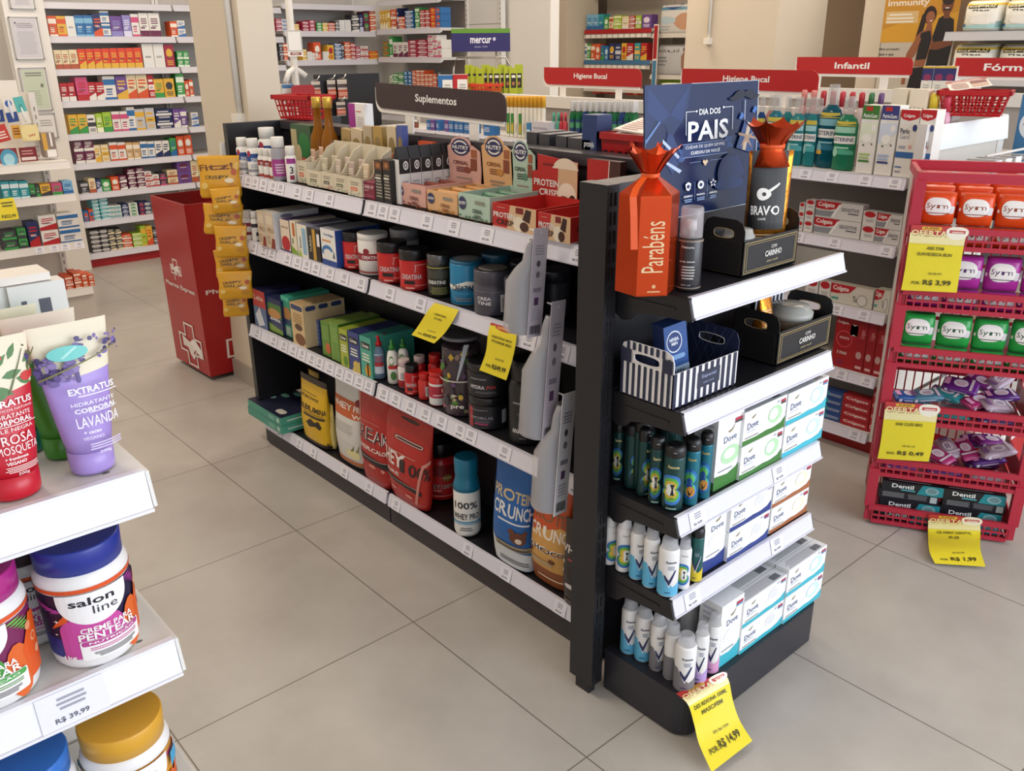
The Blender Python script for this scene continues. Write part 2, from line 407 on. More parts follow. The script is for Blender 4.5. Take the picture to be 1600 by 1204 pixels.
def slots(b, x, y, z0, z1, mt, n=None, w=.005, h=.02, step=.035):
    z = z0
    while z < z1: b.box(x - w / 2, y - .0012, z, x + w / 2, y + .001, z + h, mt); z += step

# ---- the black double gondola: two modules seen from their -X side
def black_module(name, label, y0, W, tops, group):
    root = empty(name, (.1623, y0, 0), RX); tag(root, label, 'gondola', group)
    b = MB(); b.box(0, .19, .02, W, .215, 1.1, BLACK)
    for z in (.3, .62, .9): b.box(0, .188, z, W, .19, z + .003, DARK)
    b.obj('back_panel', root)
    b = MB(); b.box(0, .183, 1.1, W - .002, .25, 1.125, mat('#37343a', .4)); b.obj('top_cover', root)
    b = MB(); b.box(0, .014, 0, W - .003, .19, .06, mat('#393438', .5)); b.box(0, .014, .06, W - .003, .19, .1, BLACK); b.box(0, .215, 0, W - .003, .39, .1, BLACK)
    base = b.obj('base', root)
    r = MB(); F = [(.003, .002, .067), (W - .006, .002, .067), (W - .006, .012, .067), (.003, .012, .067), (.003, .010, .1035), (W - .006, .010, .1035), (W - .006, .018, .1035), (.003, .018, .1035)]
    r.hexa(F, RAILW); r.obj('price_rail', base)['label'] = 'pale price rail'
    for x in tops[3]: ticket(base, W, .0145, .1035, .036, x * W, .04)
    for k, z in enumerate((.974, .7604, .4582)):
        shelf(root, W - .004, z, 0, .19, BLACK, tickets=tops[k])
    # the far side, turned away from us
    for z in (.974, .7, .4):
        b = MB(); b.box(0, .215, z - .018, W, .40, z, BLACK); b.box(0, .4, z - .036, W, .406, z + .001, RAILW); b.obj('shelf', root)
    return root
gm = black_module('gondola_module', 'far half of the black double gondola, stocked with supplements, next to the white pillar', 1.42, .785,
    ([.06, .13, .19, .26, .34, .4, .53, .62, .76], [.02, .11, .2, .27, .4, .48, .55, .62, .72, .82, .93], [.05, .2, .29, .37, .44, .52, .58, .66, .73, .8, .87, .94], [.12, .3, .42, .67, .85]), 'black gondola halves')
gn = black_module('gondola_module', 'near half of the black double gondola, holding creatine jars and protein bags', .632, .86,
    ([.02, .08, .14, .3, .42, .56, .74, .89], [.09, .25, .72, .84], [.02, .09, .17, .25, .33, .42, .47, .62, .9], [.03, .42, .6, .83, .95]), 'black gondola halves')
# end frame at the pillar end, belongs to the far module
b = MB(); b.box(-.03, -.003, .172, -.005, .42, 1.125, BLACK); b.box(-.03, .2, .02, -.005, .42, .172, BLACK); b.box(-.028, .02, 0, -.006, .06, .1, BLACK); b.obj('end_panel', gm)

# ---- end cap unit facing -Y
ec = empty('end_cap_unit', (.108, -.4611, 0), RY); tag(ec, 'black end cap shelf unit facing the shop front with gift trays, deodorants and soap', 'shelf unit')
EW = .5195; yb = .165
b = MB(); b.box(-.03, yb + .025, .1, EW + .03, yb + .045, 1.115, BLACK); b.box(-.03, yb + .005, 1.095, EW + .03, yb + .06, 1.117, mat('#3a373d', .35)); b.obj('back_panel', ec)
for x in (-.0385, EW + .0065):
    b = MB(); b.box(x, yb - .004, .03, x + .032, yb + .064, 1.118, BLACK); b.box(x + .006, yb + .01, 0, x + .026, yb + .05, .03, DARK)
    slots(b, x + .022, yb - .004, .06, 1.09, mat('#050506', .9), h=.024, step=.034)
    slots(b, x + .011, yb - .004, .06, 1.09, mat('#050506', .9), w=.003, h=.024, step=.034)
    b.obj('upright', ec)
for z, tk, yo in ((.9388, (), 0), (.7231, (), -.001), (.5072, (.07, .62), -.002), (.3229, (.07, .66), -.005)):
    shelf(ec, EW, z, yo, yb, BLACK, tickets=tk, price='R$ 14,99', tw=.05)
b = MB(); yf = -.0575; rr = .04
pl = [(EW - .01, yb), (.006, yb)] + [(.006 + rr - rr * math.cos(math.radians(a)), yf + rr - rr * math.sin(math.radians(a))) for a in range(0, 91, 15)] + [(EW - .01 - rr * .5 + rr * .5 * math.sin(math.radians(a)), yf + rr * .5 - rr * .5 * math.cos(math.radians(a))) for a in range(0, 91, 15)]
b.prism(pl, lambda a, c, d: (a, c, .004 + d), .102, mat('#2b2a31', .36, 0, 'metal'))
b.prism([(a, c) for a, c in pl], lambda a, c, d: (a, c, .106 + d), .0015, mat('#232229', .4))
b.prism([((a - .26) * .97 + .26, (c - .05) * .97 + .05) for a, c in pl], lambda a, c, d: (a, c, d), .004, BLACK)
b.obj('base', ec)

# ---- white unit in the foreground left
fg = empty('white_shelf_unit', (-1.42, -.444, 0), RY); tag(fg, 'white metal shelf unit with hand creams on top and hair cream tubs below', 'shelf unit')
FW_, fyb = .6, .185
b = MB(); b.box(0, fyb, .05, FW_ - .06, fyb + .02, 1.098, WMET); b.box(0, fyb - .0005, 1.099, FW_ - .012, fyb + .05, 1.108, mat('#e6ddd2', .5)); b.box(0, fyb - .006, .5, FW_ - .06, fyb, .503, WMET); b.obj('back_panel', fg)
b = MB(); b.box(FW_ - .06, fyb - .006, 0, FW_, fyb + .02, 1.098, WMET)
sl = mat('#55545f', .6)
for z in [1.06 - i * .048 for i in range(20)]:
    b.box(FW_ - .048, fyb - .0072, z - .012, FW_ - .043, fyb - .005, z + .02, sl); b.box(FW_ - .03, fyb - .0072, z - .012, FW_ - .018, fyb - .005, z + .02, sl)
b.obj('upright', fg)
for z, tk in ((.919, (.04,)), (.699, (.74,)), (.479, ())):
    o = shelf(fg, FW_, z, 0, fyb - .008, WMET, mat('#eceaf0', .3), .043, tk, price='R$ 39,99', tw=.07)
    for x, y in ((FW_ - .035, .02), (FW_ - .03, .055), (FW_ - .02, .1)): b = MB(); b.loft([(z, .004, .002, y, x), (z + .0006, .004, .002, y, x)], mat('#6b6962'), 10); b.obj('fixing_slot', o)
b = MB(); b.box(0, .02, 0, FW_, fyb, .2, WMET); b.obj('base', fg)

# ---- white gondola "oral care" facing -X, three modules
OY0 = 2.75
def white_module(name, label, x0, y0, W, zs, tks, H=1.2, D=.26, kick='#b3191d', group=None, lips=RAILW, rz=RX, backc=None, both=False):
    root = empty(name, (x0, y0, 0), rz); tag(root, label, 'gondola', group)
    bc = backc or mat('#a09a96', .5, 0, 'metal')
    b = MB(); b.box(0, D, .1, W, D + .02, H - .05, bc)
    if both: b.box(0, D + .02, .1, W, D * 2, .2, WMET)
    b.obj('back_panel', root)
    b = MB(); b.box(0, D - .015, H - .05, W, D + .045, H, WMET); b.obj('top_rail', root)
    b = MB(); b.box(0, .03, 0, W, D, zs[-1] - .04, mat(kick, .4)); b.obj('base', root)
    for k, z in enumerate(zs): shelf(root, W, z, 0, D, WMET, lips, .034, tks[k] if k < len(tks) else (), bracket=False)
    if both:
        for z in zs[:2]:
            b = MB(); b.box(0, D + .02, z - .018, W, 2 * D, z, WMET); b.obj('shelf', root)
    b = MB()
    for x in (0, W - .02): b.box(x, D - .012, .05, x + .02, D, H - .05, WMET); slots(b, x + .01, D - .012, .1, H - .1, mat('#6e6a66'), step=.05)
    b.obj('upright', root)
    return root
zs = [.955, .74, .515, .29, .085]
tk = [(.38, .5, .62, .72, .84, .94), (.62, .76, .95), (.8, .9), (.85, .97), (.93,)]
OX = 1.672
for i, (yy, lab) in enumerate(((.87, 'near white oral care gondola module with mouthwash and red base, behind the end cap'), (1.85, 'middle white oral care gondola module, mostly hidden behind the black gondola'), (2.83, 'farthest white gondola module of the row, with blue cartons'))):
    white_module('gondola_module', lab, OX, yy, .975, zs, tk if i == 0 else [(.1, .3, .5, .7, .9)], group='white oral care gondola modules', both=True, H=1.13)
# third gondola, further right
for i, (yy, lab) in enumerate(((-.2, 'white baby goods gondola module at the far right under the rightmost red sign'), (.78, 'white baby goods gondola module under the middle red sign'), (1.76, 'farther white baby goods gondola module behind the red oral care signs'))):
    white_module('gondola_module', lab, 2.5, yy, .97, zs[:3] + [.085], [], H=1.165, group='white baby goods gondola modules', both=True)

# ================================================================ medicine walls
def wall_unit(name, label, x0, y0, W, zs, rz, D=.30, group=None, kick='#b3191d', H=2.1):
    root = empty(name, (x0, y0, 0), rz); tag(root, label, 'shelving', group)
    b = MB(); b.box(0, D, .05, W, D + .02, H, mat('#b9b2ab', .5, 0, 'metal')); b.obj('back_panel', root)
    for x in (0, W - .018):
        b = MB(); b.box(x, D - .02, .05, x + .018, D, H, WMET); b.obj('upright', root)
    b = MB(); b.box(0, .02, 0, W, D, zs[-1] - .04, mat(kick, .4)); b.obj('base', root)
    for z in zs: shelf(root, W - .003, z, 0, D, WMET, mat('#cfccd2', .35), .036, (), bracket=False)
    return root
ZA = [1.62, 1.428, 1.24, 1.052, .855, .672, .484, .305, .095]
WY = 4.75
wall_unit('medicine_shelving', 'white medicine wall shelving with eight rows of cartons beside the certificate panel', .60, WY, .78, ZA, RY, group='medicine wall shelving')
wall_unit('medicine_shelving', 'medicine wall shelving mostly hidden behind the white pillar', 1.385, WY, .78, ZA, RY, group='medicine wall shelving')
ZC = [1.65, 1.468, 1.27, 1.06, .86, .67, .48, .30, .095]
wall_unit('medicine_shelving', 'medicine wall shelving between the white pillar and the room corner', 2.17, WY, .78, ZC, RY, group='medicine wall shelving')
ZD = [1.68, 1.482, 1.285, 1.075, .86, .67, .48, .30, .095]
wall_unit('medicine_shelving', 'side medicine shelving right of the room corner, behind the dark supplements sign', 2.954, 4.73, .80, ZD, RX, D=.26, group='medicine wall shelving')
r_ = empty('slotted_display_panel', (3.18, 3.92, 0), RX); tag(r_, 'bare white slotted wall panel behind the blue and green stand sign', 'panel')
yy = onx((785, 60), 3.18).y
b = MB(); b.box(0, 0, .1, 3.92 - yy, .03, 2.4, WMET)
for z in (.5, .98, 1.5): b.box(0, -.001, z, 3.92 - yy, 0, z + .004, mat('#8d867f'))
b.obj('panel', r_)
for x in (.0, 3.92 - yy - .02):
    b = MB(); b.box(x, -.012, .1, x + .022, 0, 2.4, WMET); slots(b, x + .011, -.012, .15, 2.3, mat('#6e665e'), step=.032, h=.014); b.obj('upright', r_)

CN = {'o': ('orange', '#d8562a'), 'y': ('yellow', '#e2b13c'), 't': ('white and teal', '#e4e6e2'), 'b': ('blue', '#2f6ca8'), 'n': ('navy', '#23305f'), 'w': ('white', '#e9e5de'), 'p': ('purple', '#6d4a93'), 'l': ('lilac', '#8f86c4'), 'k': ('pink', '#cf4f7d'), 'r': ('red', '#b8232a'), 'c': ('crimson', '#a51f41'), 'e': ('cream', '#e6d6ae'), 'g': ('green', '#3f9a4c'), 'i': ('lime', '#a3c53a'), 'm': ('maroon', '#6b2346'), 'q': ('teal', '#2f9aa6'), 'd': ('dark grey', '#3b3a40'), 'a': ('pale grey', '#c6c6c9'), 's': ('tan', '#cfa873'), 'f': ('red-orange', '#dd4526'), 'u': ('light blue', '#7fb6d8')}
BAND = {'o': '#f3e9d8', 'y': '#f6efd0', 't': '#2c8a86', 'b': '#bfe0ef', 'n': '#c8cfdf', 'w': '#3a6fb0', 'p': '#e8d9ee', 'l': '#dfdcf3', 'k': '#f2d9e2', 'r': '#f3e4dc', 'c': '#efd8dc', 'e': '#b4583a', 'g': '#e3f0dd', 'i': '#f0f4cf', 'm': '#efdfe6', 'q': '#dff1f1', 'd': '#b9b9bd', 'a': '#5a70a8', 's': '#f1e6d0', 'f': '#f3c341', 'u': '#f2f6fa'}
def box_art(c, c2, seed):
    q = random.Random(seed); m1 = CN[c][1]; m2 = CN[c2][1] if c2 else BAND[c]; k = q.randint(0, 4)
    if k == 0: it = [('r', 0, 0, 1, .26, m2), ('b', .15, .55, .85, .82, 3, m2), ('r', .1, .34, .55, .40, m2)]
    elif k == 1: it = [('r', 0, .62, 1, .86, m2), ('b', .12, .2, .7, .5, 3, m2), ('r', 0, 0, 1, .1, m2)]
    elif k == 2: it = [('e', .5, .62, .34, .2, m2), ('b', .15, .1, .85, .34, 3, m2)]
    elif k == 3: it = [('p', [(0, 0), (1, 0), (1, .42), (0, .2)], m2), ('b', .12, .6, .88, .86, 2, m2), ('r', .12, .46, .6, .52, m2)]
    else: it = [('r', 0, .35, 1, .58, m2), ('r', .1, .7, .8, .8, m2), ('b', .12, .08, .9, .28, 3, m2)]
    it.append(('b', .2, .42, .75, .5, 2, '#44424c' if CN[c][1] > '#9' else '#efece6'))
    return it
def row(spec, z, rz, P0, where, grp, d=.09, cat='box', past='from the certificates', name='medicine_carton', dz=.0, setback=.006):
    """spec: px0,px1,ytop,colours[,stack]; cartons stand on a shelf whose front edge passes through P0"""
    n = V((-math.sin(rz), math.cos(rz), 0)); P0 = V(P0) + n * setback
    for i, t in enumerate(spec):
        a, c, top, cc = t[:4]; k = t[4] if len(t) > 4 else 1
        A = onpl((a, top), P0, n); B = onpl((c, top), P0, n); w = (B - A).length * .97; base = V((A.x, A.y, z)); H = min(hgt(base, top), .15)
        h = H / k
        for j in range(k):
            mb = MB(); col = CN[cc[0]][1]; mb.box(0, 0, 0, w, d, h * .98 - .0005, col)
            art(mb, box_art(cc[0], cc[1] if len(cc) > 1 else None, hash_(cc, i // 2 if k > 1 else i // 3)), front(w, h * .98 - .0005), asp=w / h)
            o = mb.obj(name, None, (base.x, base.y, z + h * j + dz + .0009), rz + (rnd.uniform(-.015, .015)))
            pos = '' if k == 1 else (' bottom of' if j == 0 else (' top of' if j == k - 1 else (' middle of' if k == 3 else ' level ' + ['one', 'two', 'three', 'four', 'five', 'six'][j] + ' of')))
            lab = CN[cc[0]][0] + ' carton,' + pos + ' ' + ORD[i] + (' stack' if pos else '') + ' ' + past + ', ' + where
            tag(o, lab, cat, grp)
def hash_(cc, i): return sum(ord(x) * 7 for x in cc) + i * 13
k5 = lambda x: x / 5
def R(y0, yt, *items):  # crop 5x of the upper left corner
    return [(a / 5, b / 5, t / 5, c, *rest) for a, b, t, c, *rest in items]
P_ = (.6, WY, 0)
row(R(0, 0, (365, 430, 120, 'o'), (432, 505, 122, 'yo'), (505, 575, 122, 'tw'), (575, 645, 115, 'bu'), (645, 715, 115, 'bu'), (712, 785, 105, 'no'), (768, 838, 52, 'wb', 2), (852, 945, 122, 'pl'), (947, 1012, 115, 'l'), (1014, 1074, 105, 'wk'), (1076, 1150, 98, 'wm'), (1152, 1240, 98, 'wm'), (1325, 1378, 165, 'o'), (1380, 1440, 160, 'w', 2)), ZA[1], RY, P_, 'first wall row', 'medicine cartons, first wall row')
row(R(0, 0, (415, 472, 388, 'e'), (474, 530, 388, 'e'), (532, 598, 385, 'e'), *[(600 + 62.5 * i, 661 + 62.5 * i, 380 - 1.5 * i, 'fy') for i in range(8)], (1102, 1188, 338, 'wt'), (1190, 1272, 338, 'wt'), (1276, 1350, 345, 'cy'), (1378, 1425, 400, 'g', 2), (1427, 1470, 400, 'g', 2)), ZA[2], RY, P_, 'second wall row', 'medicine cartons, second wall row')
row(R(0, 0, (462, 520, 648, 'rw'), (522, 578, 645, 'rw'), (580, 676, 600, 'kr'), (680, 738, 640, 'rw'), (740, 812, 640, 'rw'), (795, 892, 592, 'wb'), (893, 984, 590, 'py'), (980, 1054, 580, 'eo'), (1056, 1142, 578, 'eo'), (1145, 1194, 582, 'r'), (1196, 1272, 615, 'yg'), (1274, 1355, 612, 'yd'), (1362, 1425, 545, 'g'), (1437, 1470, 630, 'ow'), (1472, 1502, 620, 'o')), ZA[3], RY, P_, 'third wall row', 'medicine cartons, third wall row')
row(R(0, 0, (525, 598, 895, 'yg'), (600, 672, 892, 'yg'), (674, 738, 895, 'wd'), (740, 792, 885, 'i'), (795, 862, 875, 'ig'), (866, 930, 870, 'wk'), (932, 1000, 868, 'wk'), (978, 1042, 808, 'wb'), (1046, 1122, 850, 'ay'), (1124, 1200, 842, 'ay'), (1212, 1340, 855, 'nw', 2), (1345, 1400, 850, 'pw'), (1402, 1452, 850, 'pw'), (1490, 1545, 880, 'w', 2)), ZA[4], RY, P_, 'fourth wall row', 'medicine cartons, fourth wall row')
def R2(*items): return [(a / 3.54, b / 3.54, 180 + t / 3.54, c, *rest) for a, b, t, c, *rest in items]
row(R2((398, 452, 130, 'mw', 2), (454, 512, 128, 'mw', 2), (512, 552, 165, 'ey'), (554, 596, 162, 'ey'), (600, 644, 150, 'wo'), (646, 690, 150, 'wo'), (692, 728, 150, 's'), (730, 770, 150, 's'), (772, 810, 145, 'wb'), (812, 850, 145, 'wb'), (852, 892, 142, 'wn'), (894, 932, 140, 'wn'), (934, 970, 125, 'gb'), (972, 1012, 115, 'ow'), (1014, 1056, 110, 'ow')), ZA[5], RY, P_, 'fifth wall row', 'medicine cartons, fifth wall row')
row(R2((442, 484, 370, 'd'), (486, 524, 350, 'e'), (526, 556, 355, 'n'), (558, 608, 358, 'g'), (610, 654, 342, 'o'), (656, 698, 335, 'mw', 2), (700, 744, 298, 'mw', 4), (748, 794, 292, 'mw', 4), (797, 836, 312, 'wr', 3), (840, 878, 330, 'wr', 2), (880, 918, 320, 'dk', 2), (922, 980, 305, 'e', 2), (974, 1048, 252, 'pm', 2), (1050, 1090, 252, 'e'), (1092, 1120, 262, 'q')), ZA[6], RY, P_, 'sixth wall row', 'medicine cartons, sixth wall row')
row(R2((458, 486, 530, 'bo'), (488, 518, 522, 'ob'), (502, 540, 462, 'q', 6), (542, 590, 452, 'q', 6), (596, 630, 502, 'tq', 3), (632, 668, 500, 'tq', 3), (672, 706, 492, 'n', 3), (710, 758, 488, 'tg', 4), (766, 795, 480, 'nr', 3), (797, 830, 480, 'nw', 3)), ZA[7], RY, P_, 'seventh wall row', 'medicine cartons, seventh wall row')
row(R2((490, 545, 628, 'dw', 5), (547, 590, 625, 'dw', 5), (592, 630, 630, 'de', 4), (632, 668, 628, 'de', 4), (672, 726, 662, 'o', 3), (730, 780, 655, 'i', 3), (772, 802, 612, 'iy'), (804, 838, 612, 'yo'), (842, 870, 628, 'd', 2)), ZA[8], RY, P_, 'lowest wall row', 'medicine cartons, lowest wall row')
def R3(*items): return [(420 + a / 5.333, 420 + b / 5.333, t / 5.333, c, *rest) for a, b, t, c, *rest in items]
PC = (2.2, WY, 0); pst = 'from the pillar'
row(R3((55, 102, 155, 'c', 3), (104, 165, 160, 'w', 3), (208, 250, 200, 'y', 2), (278, 330, 175, 'c', 3), (332, 386, 168, 'c', 3), (395, 444, 190, 'g', 3), (446, 490, 190, 'y', 2), (492, 550, 190, 'ow', 3), (552, 584, 175, 'dt', 3), (586, 630, 168, 'tw', 4), (632, 682, 165, 'tw', 4), (686, 748, 120, 'dw', 3), (752, 782, 115, 'n'), (785, 832, 95, 'mg', 2), (836, 886, 82, 'o', 4)), ZC[1], RY, PC, 'upper corner row', 'medicine cartons, upper corner row', past=pst)
row(R3((84, 114, 360, 'd', 2), (116, 152, 360, 'o', 2), (276, 312, 410, 'y', 2), (318, 360, 430, 'tw', 2), (362, 408, 440, 'tw', 2), (370, 430, 350, 'o'), (452, 500, 430, 'tw', 2), (486, 540, 372, 'yr'), (546, 600, 362, 'bw', 4), (602, 624, 360, 'd'), (628, 678, 350, 'o', 4), (680, 718, 360, 'r', 4), (722, 760, 388, 'c', 3), (764, 828, 385, 'wr', 2), (834, 908, 425, 'f', 2)), ZC[2], RY, PC, 'lower corner row', 'medicine cartons, lower corner row', past=pst)
PD = (2.954, 4.7, 0); pst = 'from the corner'
row(R3((922, 942, 90, 'y'), (944, 964, 88, 'y'), (966, 986, 86, 'y'), (988, 1006, 84, 'y'), (1012, 1060, 80, 'o', 2), (1064, 1076, 66, 'n'), (1078, 1130, 140, 'o', 2), (1134, 1200, 90, 'bw', 4), (1216, 1252, 62, 'g', 2), (1256, 1300, 85, 'rw', 4), (1302, 1340, 82, 'rw', 4), (1344, 1386, 66, 'fy', 3), (1388, 1430, 60, 'bo', 3)), ZD[1], RX, PD, 'upper side row', 'medicine cartons, upper side row', past=pst)
row(R3((948, 998, 345, 'go', 3), (1000, 1028, 290, 'g'), (1032, 1072, 350, 'wm'), (1076, 1116, 350, 'wm'), (1118, 1158, 350, 'wm'), (1160, 1236, 335, 'c', 4), (1238, 1318, 330, 'c', 4), (1322, 1360, 285, 'wk', 3), (1362, 1398, 285, 'wk', 3), (1400, 1438, 330, 'wk', 2)), ZD[2], RX, PD, 'lower side row', 'medicine cartons, lower side row', past=pst)
row(R3((1006, 1028, 630, 'wg'), (1030, 1076, 610, 'g', 2), (1078, 1122, 606, 'gw', 2), (1124, 1156, 596, 'b', 4), (1158, 1190, 594, 'b', 4), (1192, 1224, 586, 'o', 4), (1226, 1260, 584, 'o', 4), (1262, 1294, 584, 'o', 4), (1298, 1330, 615, 'o', 3), (1332, 1364, 615, 'o', 3), (1366, 1398, 612, 'o', 3), (1402, 1440, 588, 'd', 2)), ZD[3], RX, PD, 'third side row', 'medicine cartons, third side row', past=pst)

# ---- certificate panel and white fixture at far left
xa = ony((6, 20), 4.72).x; b = MB(); b.box(xa, 4.72, 0, .598, 4.8, 3, mat('#e3ddd3', .3)); struct('trim_certificates', b)
def certificate(q0, q1, label, tint, art_):
    A = ony(q0, 4.71); B = ony(q1, 4.71); w = B.x - A.x; h = A.z - B.z
    mb = MB(); mb.box(0, 0, 0, w, .008, h, mat('#efeae2', .25)); r = tag(mb.obj('framed_certificate', None, (A.x, 4.709, B.z)), label, 'certificate', 'certificates on the white panel')
    s = MB(); mx = .012; s.box(mx, -.002, mx, w - mx, 0, h - mx, mat(tint, .5)); art(s, art_, front(w - 2 * mx, h - 2 * mx, mx, mx, -.002), asp=w / h); s.obj('paper_sheet', r)
    f = MB(); c = mat('#a19c98', .3)
    for bx in ((0, 0, w, .006), (0, h - .006, w, h), (0, 0, .006, h), (w - .006, 0, w, h)): f.box(bx[0], -.006, bx[1], bx[2], 0, bx[3], c)
    f.obj('frame', r)
doc = [('b', .15, .78, .85, .92, 3, '#9a969c'), ('b', .1, .1, .9, .7, 12, '#b9b6bc'), ('e', .14, .9, .05, .03, '#77757d')]
certificate((8, -30), (56, 15), 'framed certificate highest on the white panel, cut by the photo edge', '#d9d5d6', doc)
certificate((12, 26), (70, 93), 'grey framed certificate in the middle of the white panel', '#cfcbd0', doc)
certificate((28, 106), (83, 172), 'framed pale green licence sheet below the grey certificate', '#c3cbb4', [('b', .12, .84, .88, .96, 2, '#6f7568'), ('r', .74, .55, .86, .64, '#6a6f66'), ('b', .12, .1, .7, .5, 7, '#aab29c')])
certificate((52, 178), (92, 215), 'white framed notice lowest on the white panel', '#e0dcd6', [('b', .1, .5, .9, .85, 3, '#a7a39f')])
ZF = [.83, .668, .425, .182]
lf = empty('white_fixture', (-.62, 3.5, 0), RY); tag(lf, 'low white shelf fixture at the far left with baby care packs and cartons', 'shelf unit')
LW = .865
b = MB(); b.box(0, .3, .0, LW - .06, .32, 1.15, mat('#d8d0c4', .5, 0, 'metal')); b.obj('back_panel', lf)
b = MB(); b.box(LW - .06, .28, 0, LW - .03, .32, 1.15, WMET); slots(b, LW - .045, .28, .1, 1.1, mat('#77706a'), step=.04); b.obj('upright', lf)
b = MB(); b.box(0, .01, .0, LW, .3, .16, mat('#cfc6ba', .5, 0, 'metal')); b.obj('base', lf)
for z in ZF: shelf(lf, LW, z, 0, .29, WMET, mat('#ded9d2', .4), .036, (.72, .8, .86, .94) if z < .66 and z > .4 else (), bracket=False)
PF = (-.6, 3.5, 0); pst = 'from the yellow price sheet'
row(R2((0, 46, 368, 'q'), (48, 98, 366, 'q'), (100, 152, 366, 'q'), (158, 190, 385, 'gd'), (192, 216, 385, 'dg'), (218, 276, 382, 'yd'), (280, 340, 378, 'kg'), (342, 398, 365, 'ub')), ZF[1], RY, PF, 'second fixture shelf', 'care packs on the left fixture', past='from the price sheet', name='care_pack', d=.07)
row(R2((4, 88, 640, 'dg', 2), (90, 140, 628, 'gd', 2), (142, 204, 590, 'nr'), (206, 306, 550, 'wr', 2), (310, 430, 545, 'wb', 2)), ZF[2], RY, PF, 'third fixture shelf', 'bandage cartons on the left fixture', past='from the price sheet', name='bandage_carton', d=.08)
row([(101, 113, 433, 'o', 2), (114, 125, 427, 'o', 2), (126, 136, 428, 'o', 2), (137, 146, 430, 'o', 2)], ZF[3], RY, PF, 'bottom fixture shelf', 'orange cartons on the left fixture', past='from the price sheet', name='orange_carton', d=.12)
def blister(name, label, cat, q0, q1, yp, col, arts, cardc='#e9e4da', grp=None, rz=0, t=.006, tilt=0, bul=None):
    A = ony(q0, yp); B = ony(q1, yp); w = abs(B.x - A.x); h = A.z - B.z
    mb = MB(); mb.box(0, 0, 0, w, t, h, cardc); art(mb, arts, front(w, h), asp=w / h)
    o = tag(mb.obj(name, None, (A.x, yp, B.z), rz), label, cat, grp); o.rotation_euler[1] = tilt
    if bul:
        k = MB(); cx, cz, rx, rz_, tt, cc = bul; k.loft([(0, rx * w, rz_ * h), (.6 * tt, rx * w * .9, rz_ * h * .9), (tt, rx * w * .4, rz_ * h * .4)], mat(cc, .2), 20)
        k.v = [(cx * w + x, -z, cz * h + y) for x, y, z in k.v]; k.obj('blister_bubble', o)
    return o
G1 = 'blister packs on the left fixture'
blister('header_card', 'plain white header card standing on the left fixture', 'card', (-12, 126), (32, 160), 3.72, 0, [], grp=None)
blister('toothbrush_pack', 'blue baby toothbrush blister hanging at the edge of the left fixture', 'blister pack', (-16, 156), (8, 190), 3.64, 0, [('r', 0, 0, 1, .55, '#23418c'), ('o', .2, .6, .8, .9, '#eef0f2')], grp=G1, bul=(.5, .45, .16, .4, .012, '#e8ecf2'))
blister('toothbrush_pack', 'white and blue baby toothbrush blister next to the teal one', 'blister pack', (5, 153), (31, 191), 3.62, 0, [('r', 0, 0, 1, .4, '#24478f'), ('e', .5, .75, .3, .14, '#3860a8')], grp=G1, tilt=-.1, bul=(.55, .5, .14, .4, .012, '#dfe6f0'))
blister('toothbrush_pack', 'teal and white baby toothbrush blister on the left fixture', 'blister pack', (26, 152), (50, 194), 3.62, 0, [('r', 0, .45, 1, 1, '#58b7b4'), ('e', .5, .62, .22, .12, '#3d9c99')], grp=G1, tilt=-.15, bul=(.5, .35, .12, .3, .012, '#eef2f2'))
blister('pacifier_pack', 'red round pacifier pack low on the left fixture top', 'blister pack', (-6, 197), (19, 222), 3.56, 0, [('e', .5, .5, .48, .48, '#c6392b'), ('b', .15, .2, .85, .7, 3, '#f0d9cf')], cardc='#c6392b', grp=G1, tilt=-.2)
blister('pacifier_pack', 'yellow pack between the red pack and the round cream pack', 'blister pack', (17, 196), (34, 216), 3.6, 0, [('b', .1, .3, .9, .9, 3, '#8c4a1d')], cardc='#dca63a', grp=G1)
blister('pacifier_pack', 'round cream pack with red print on the left fixture', 'blister pack', (31, 196), (63, 219), 3.57, 0, [('e', .5, .5, .5, .5, '#efdf9f'), ('t', 'baby', .6, .35, .4, .2, '#b9342c', 1, 15)], cardc='#e9d694', grp=G1)
blister('accessory_box', 'small clear accessory box with a gold strip at the fixture end', 'box', (64, 208), (91, 245), 3.6, 0, [('r', 0, .3, .35, 1, '#d8a844'), ('r', .6, .45, .75, 1, '#f7f4ee'), ('r', .2, .02, .95, .32, '#f1eee9')], cardc='#8c7a70', t=.06)
blister('accessory_box', 'white accessory box behind the round cream pack', 'box', (34, 214), (66, 242), 3.66, 0, [('b', .1, .2, .9, .6, 2, '#b8b3ad')], cardc='#ddd7cd', t=.06)
blister('soother_pack', 'blue domed soother pack on the left fixture', 'blister pack', (-4, 233), (30, 254), 3.53, 0, [('e', .5, .3, .46, .66, '#4f9fc0'), ('e', .5, .26, .3, .4, '#a9d5e2')], cardc='#8d2d2b', grp=G1)
blister('soother_pack', 'dark red soother pack beside the blue domed one', 'blister pack', (29, 231), (60, 251), 3.53, 0, [('r', .05, .1, .9, .32, '#e6d4cd'), ('b', .1, .5, .8, .9, 2, '#c98d86')], cardc='#7c1f22', grp=G1)

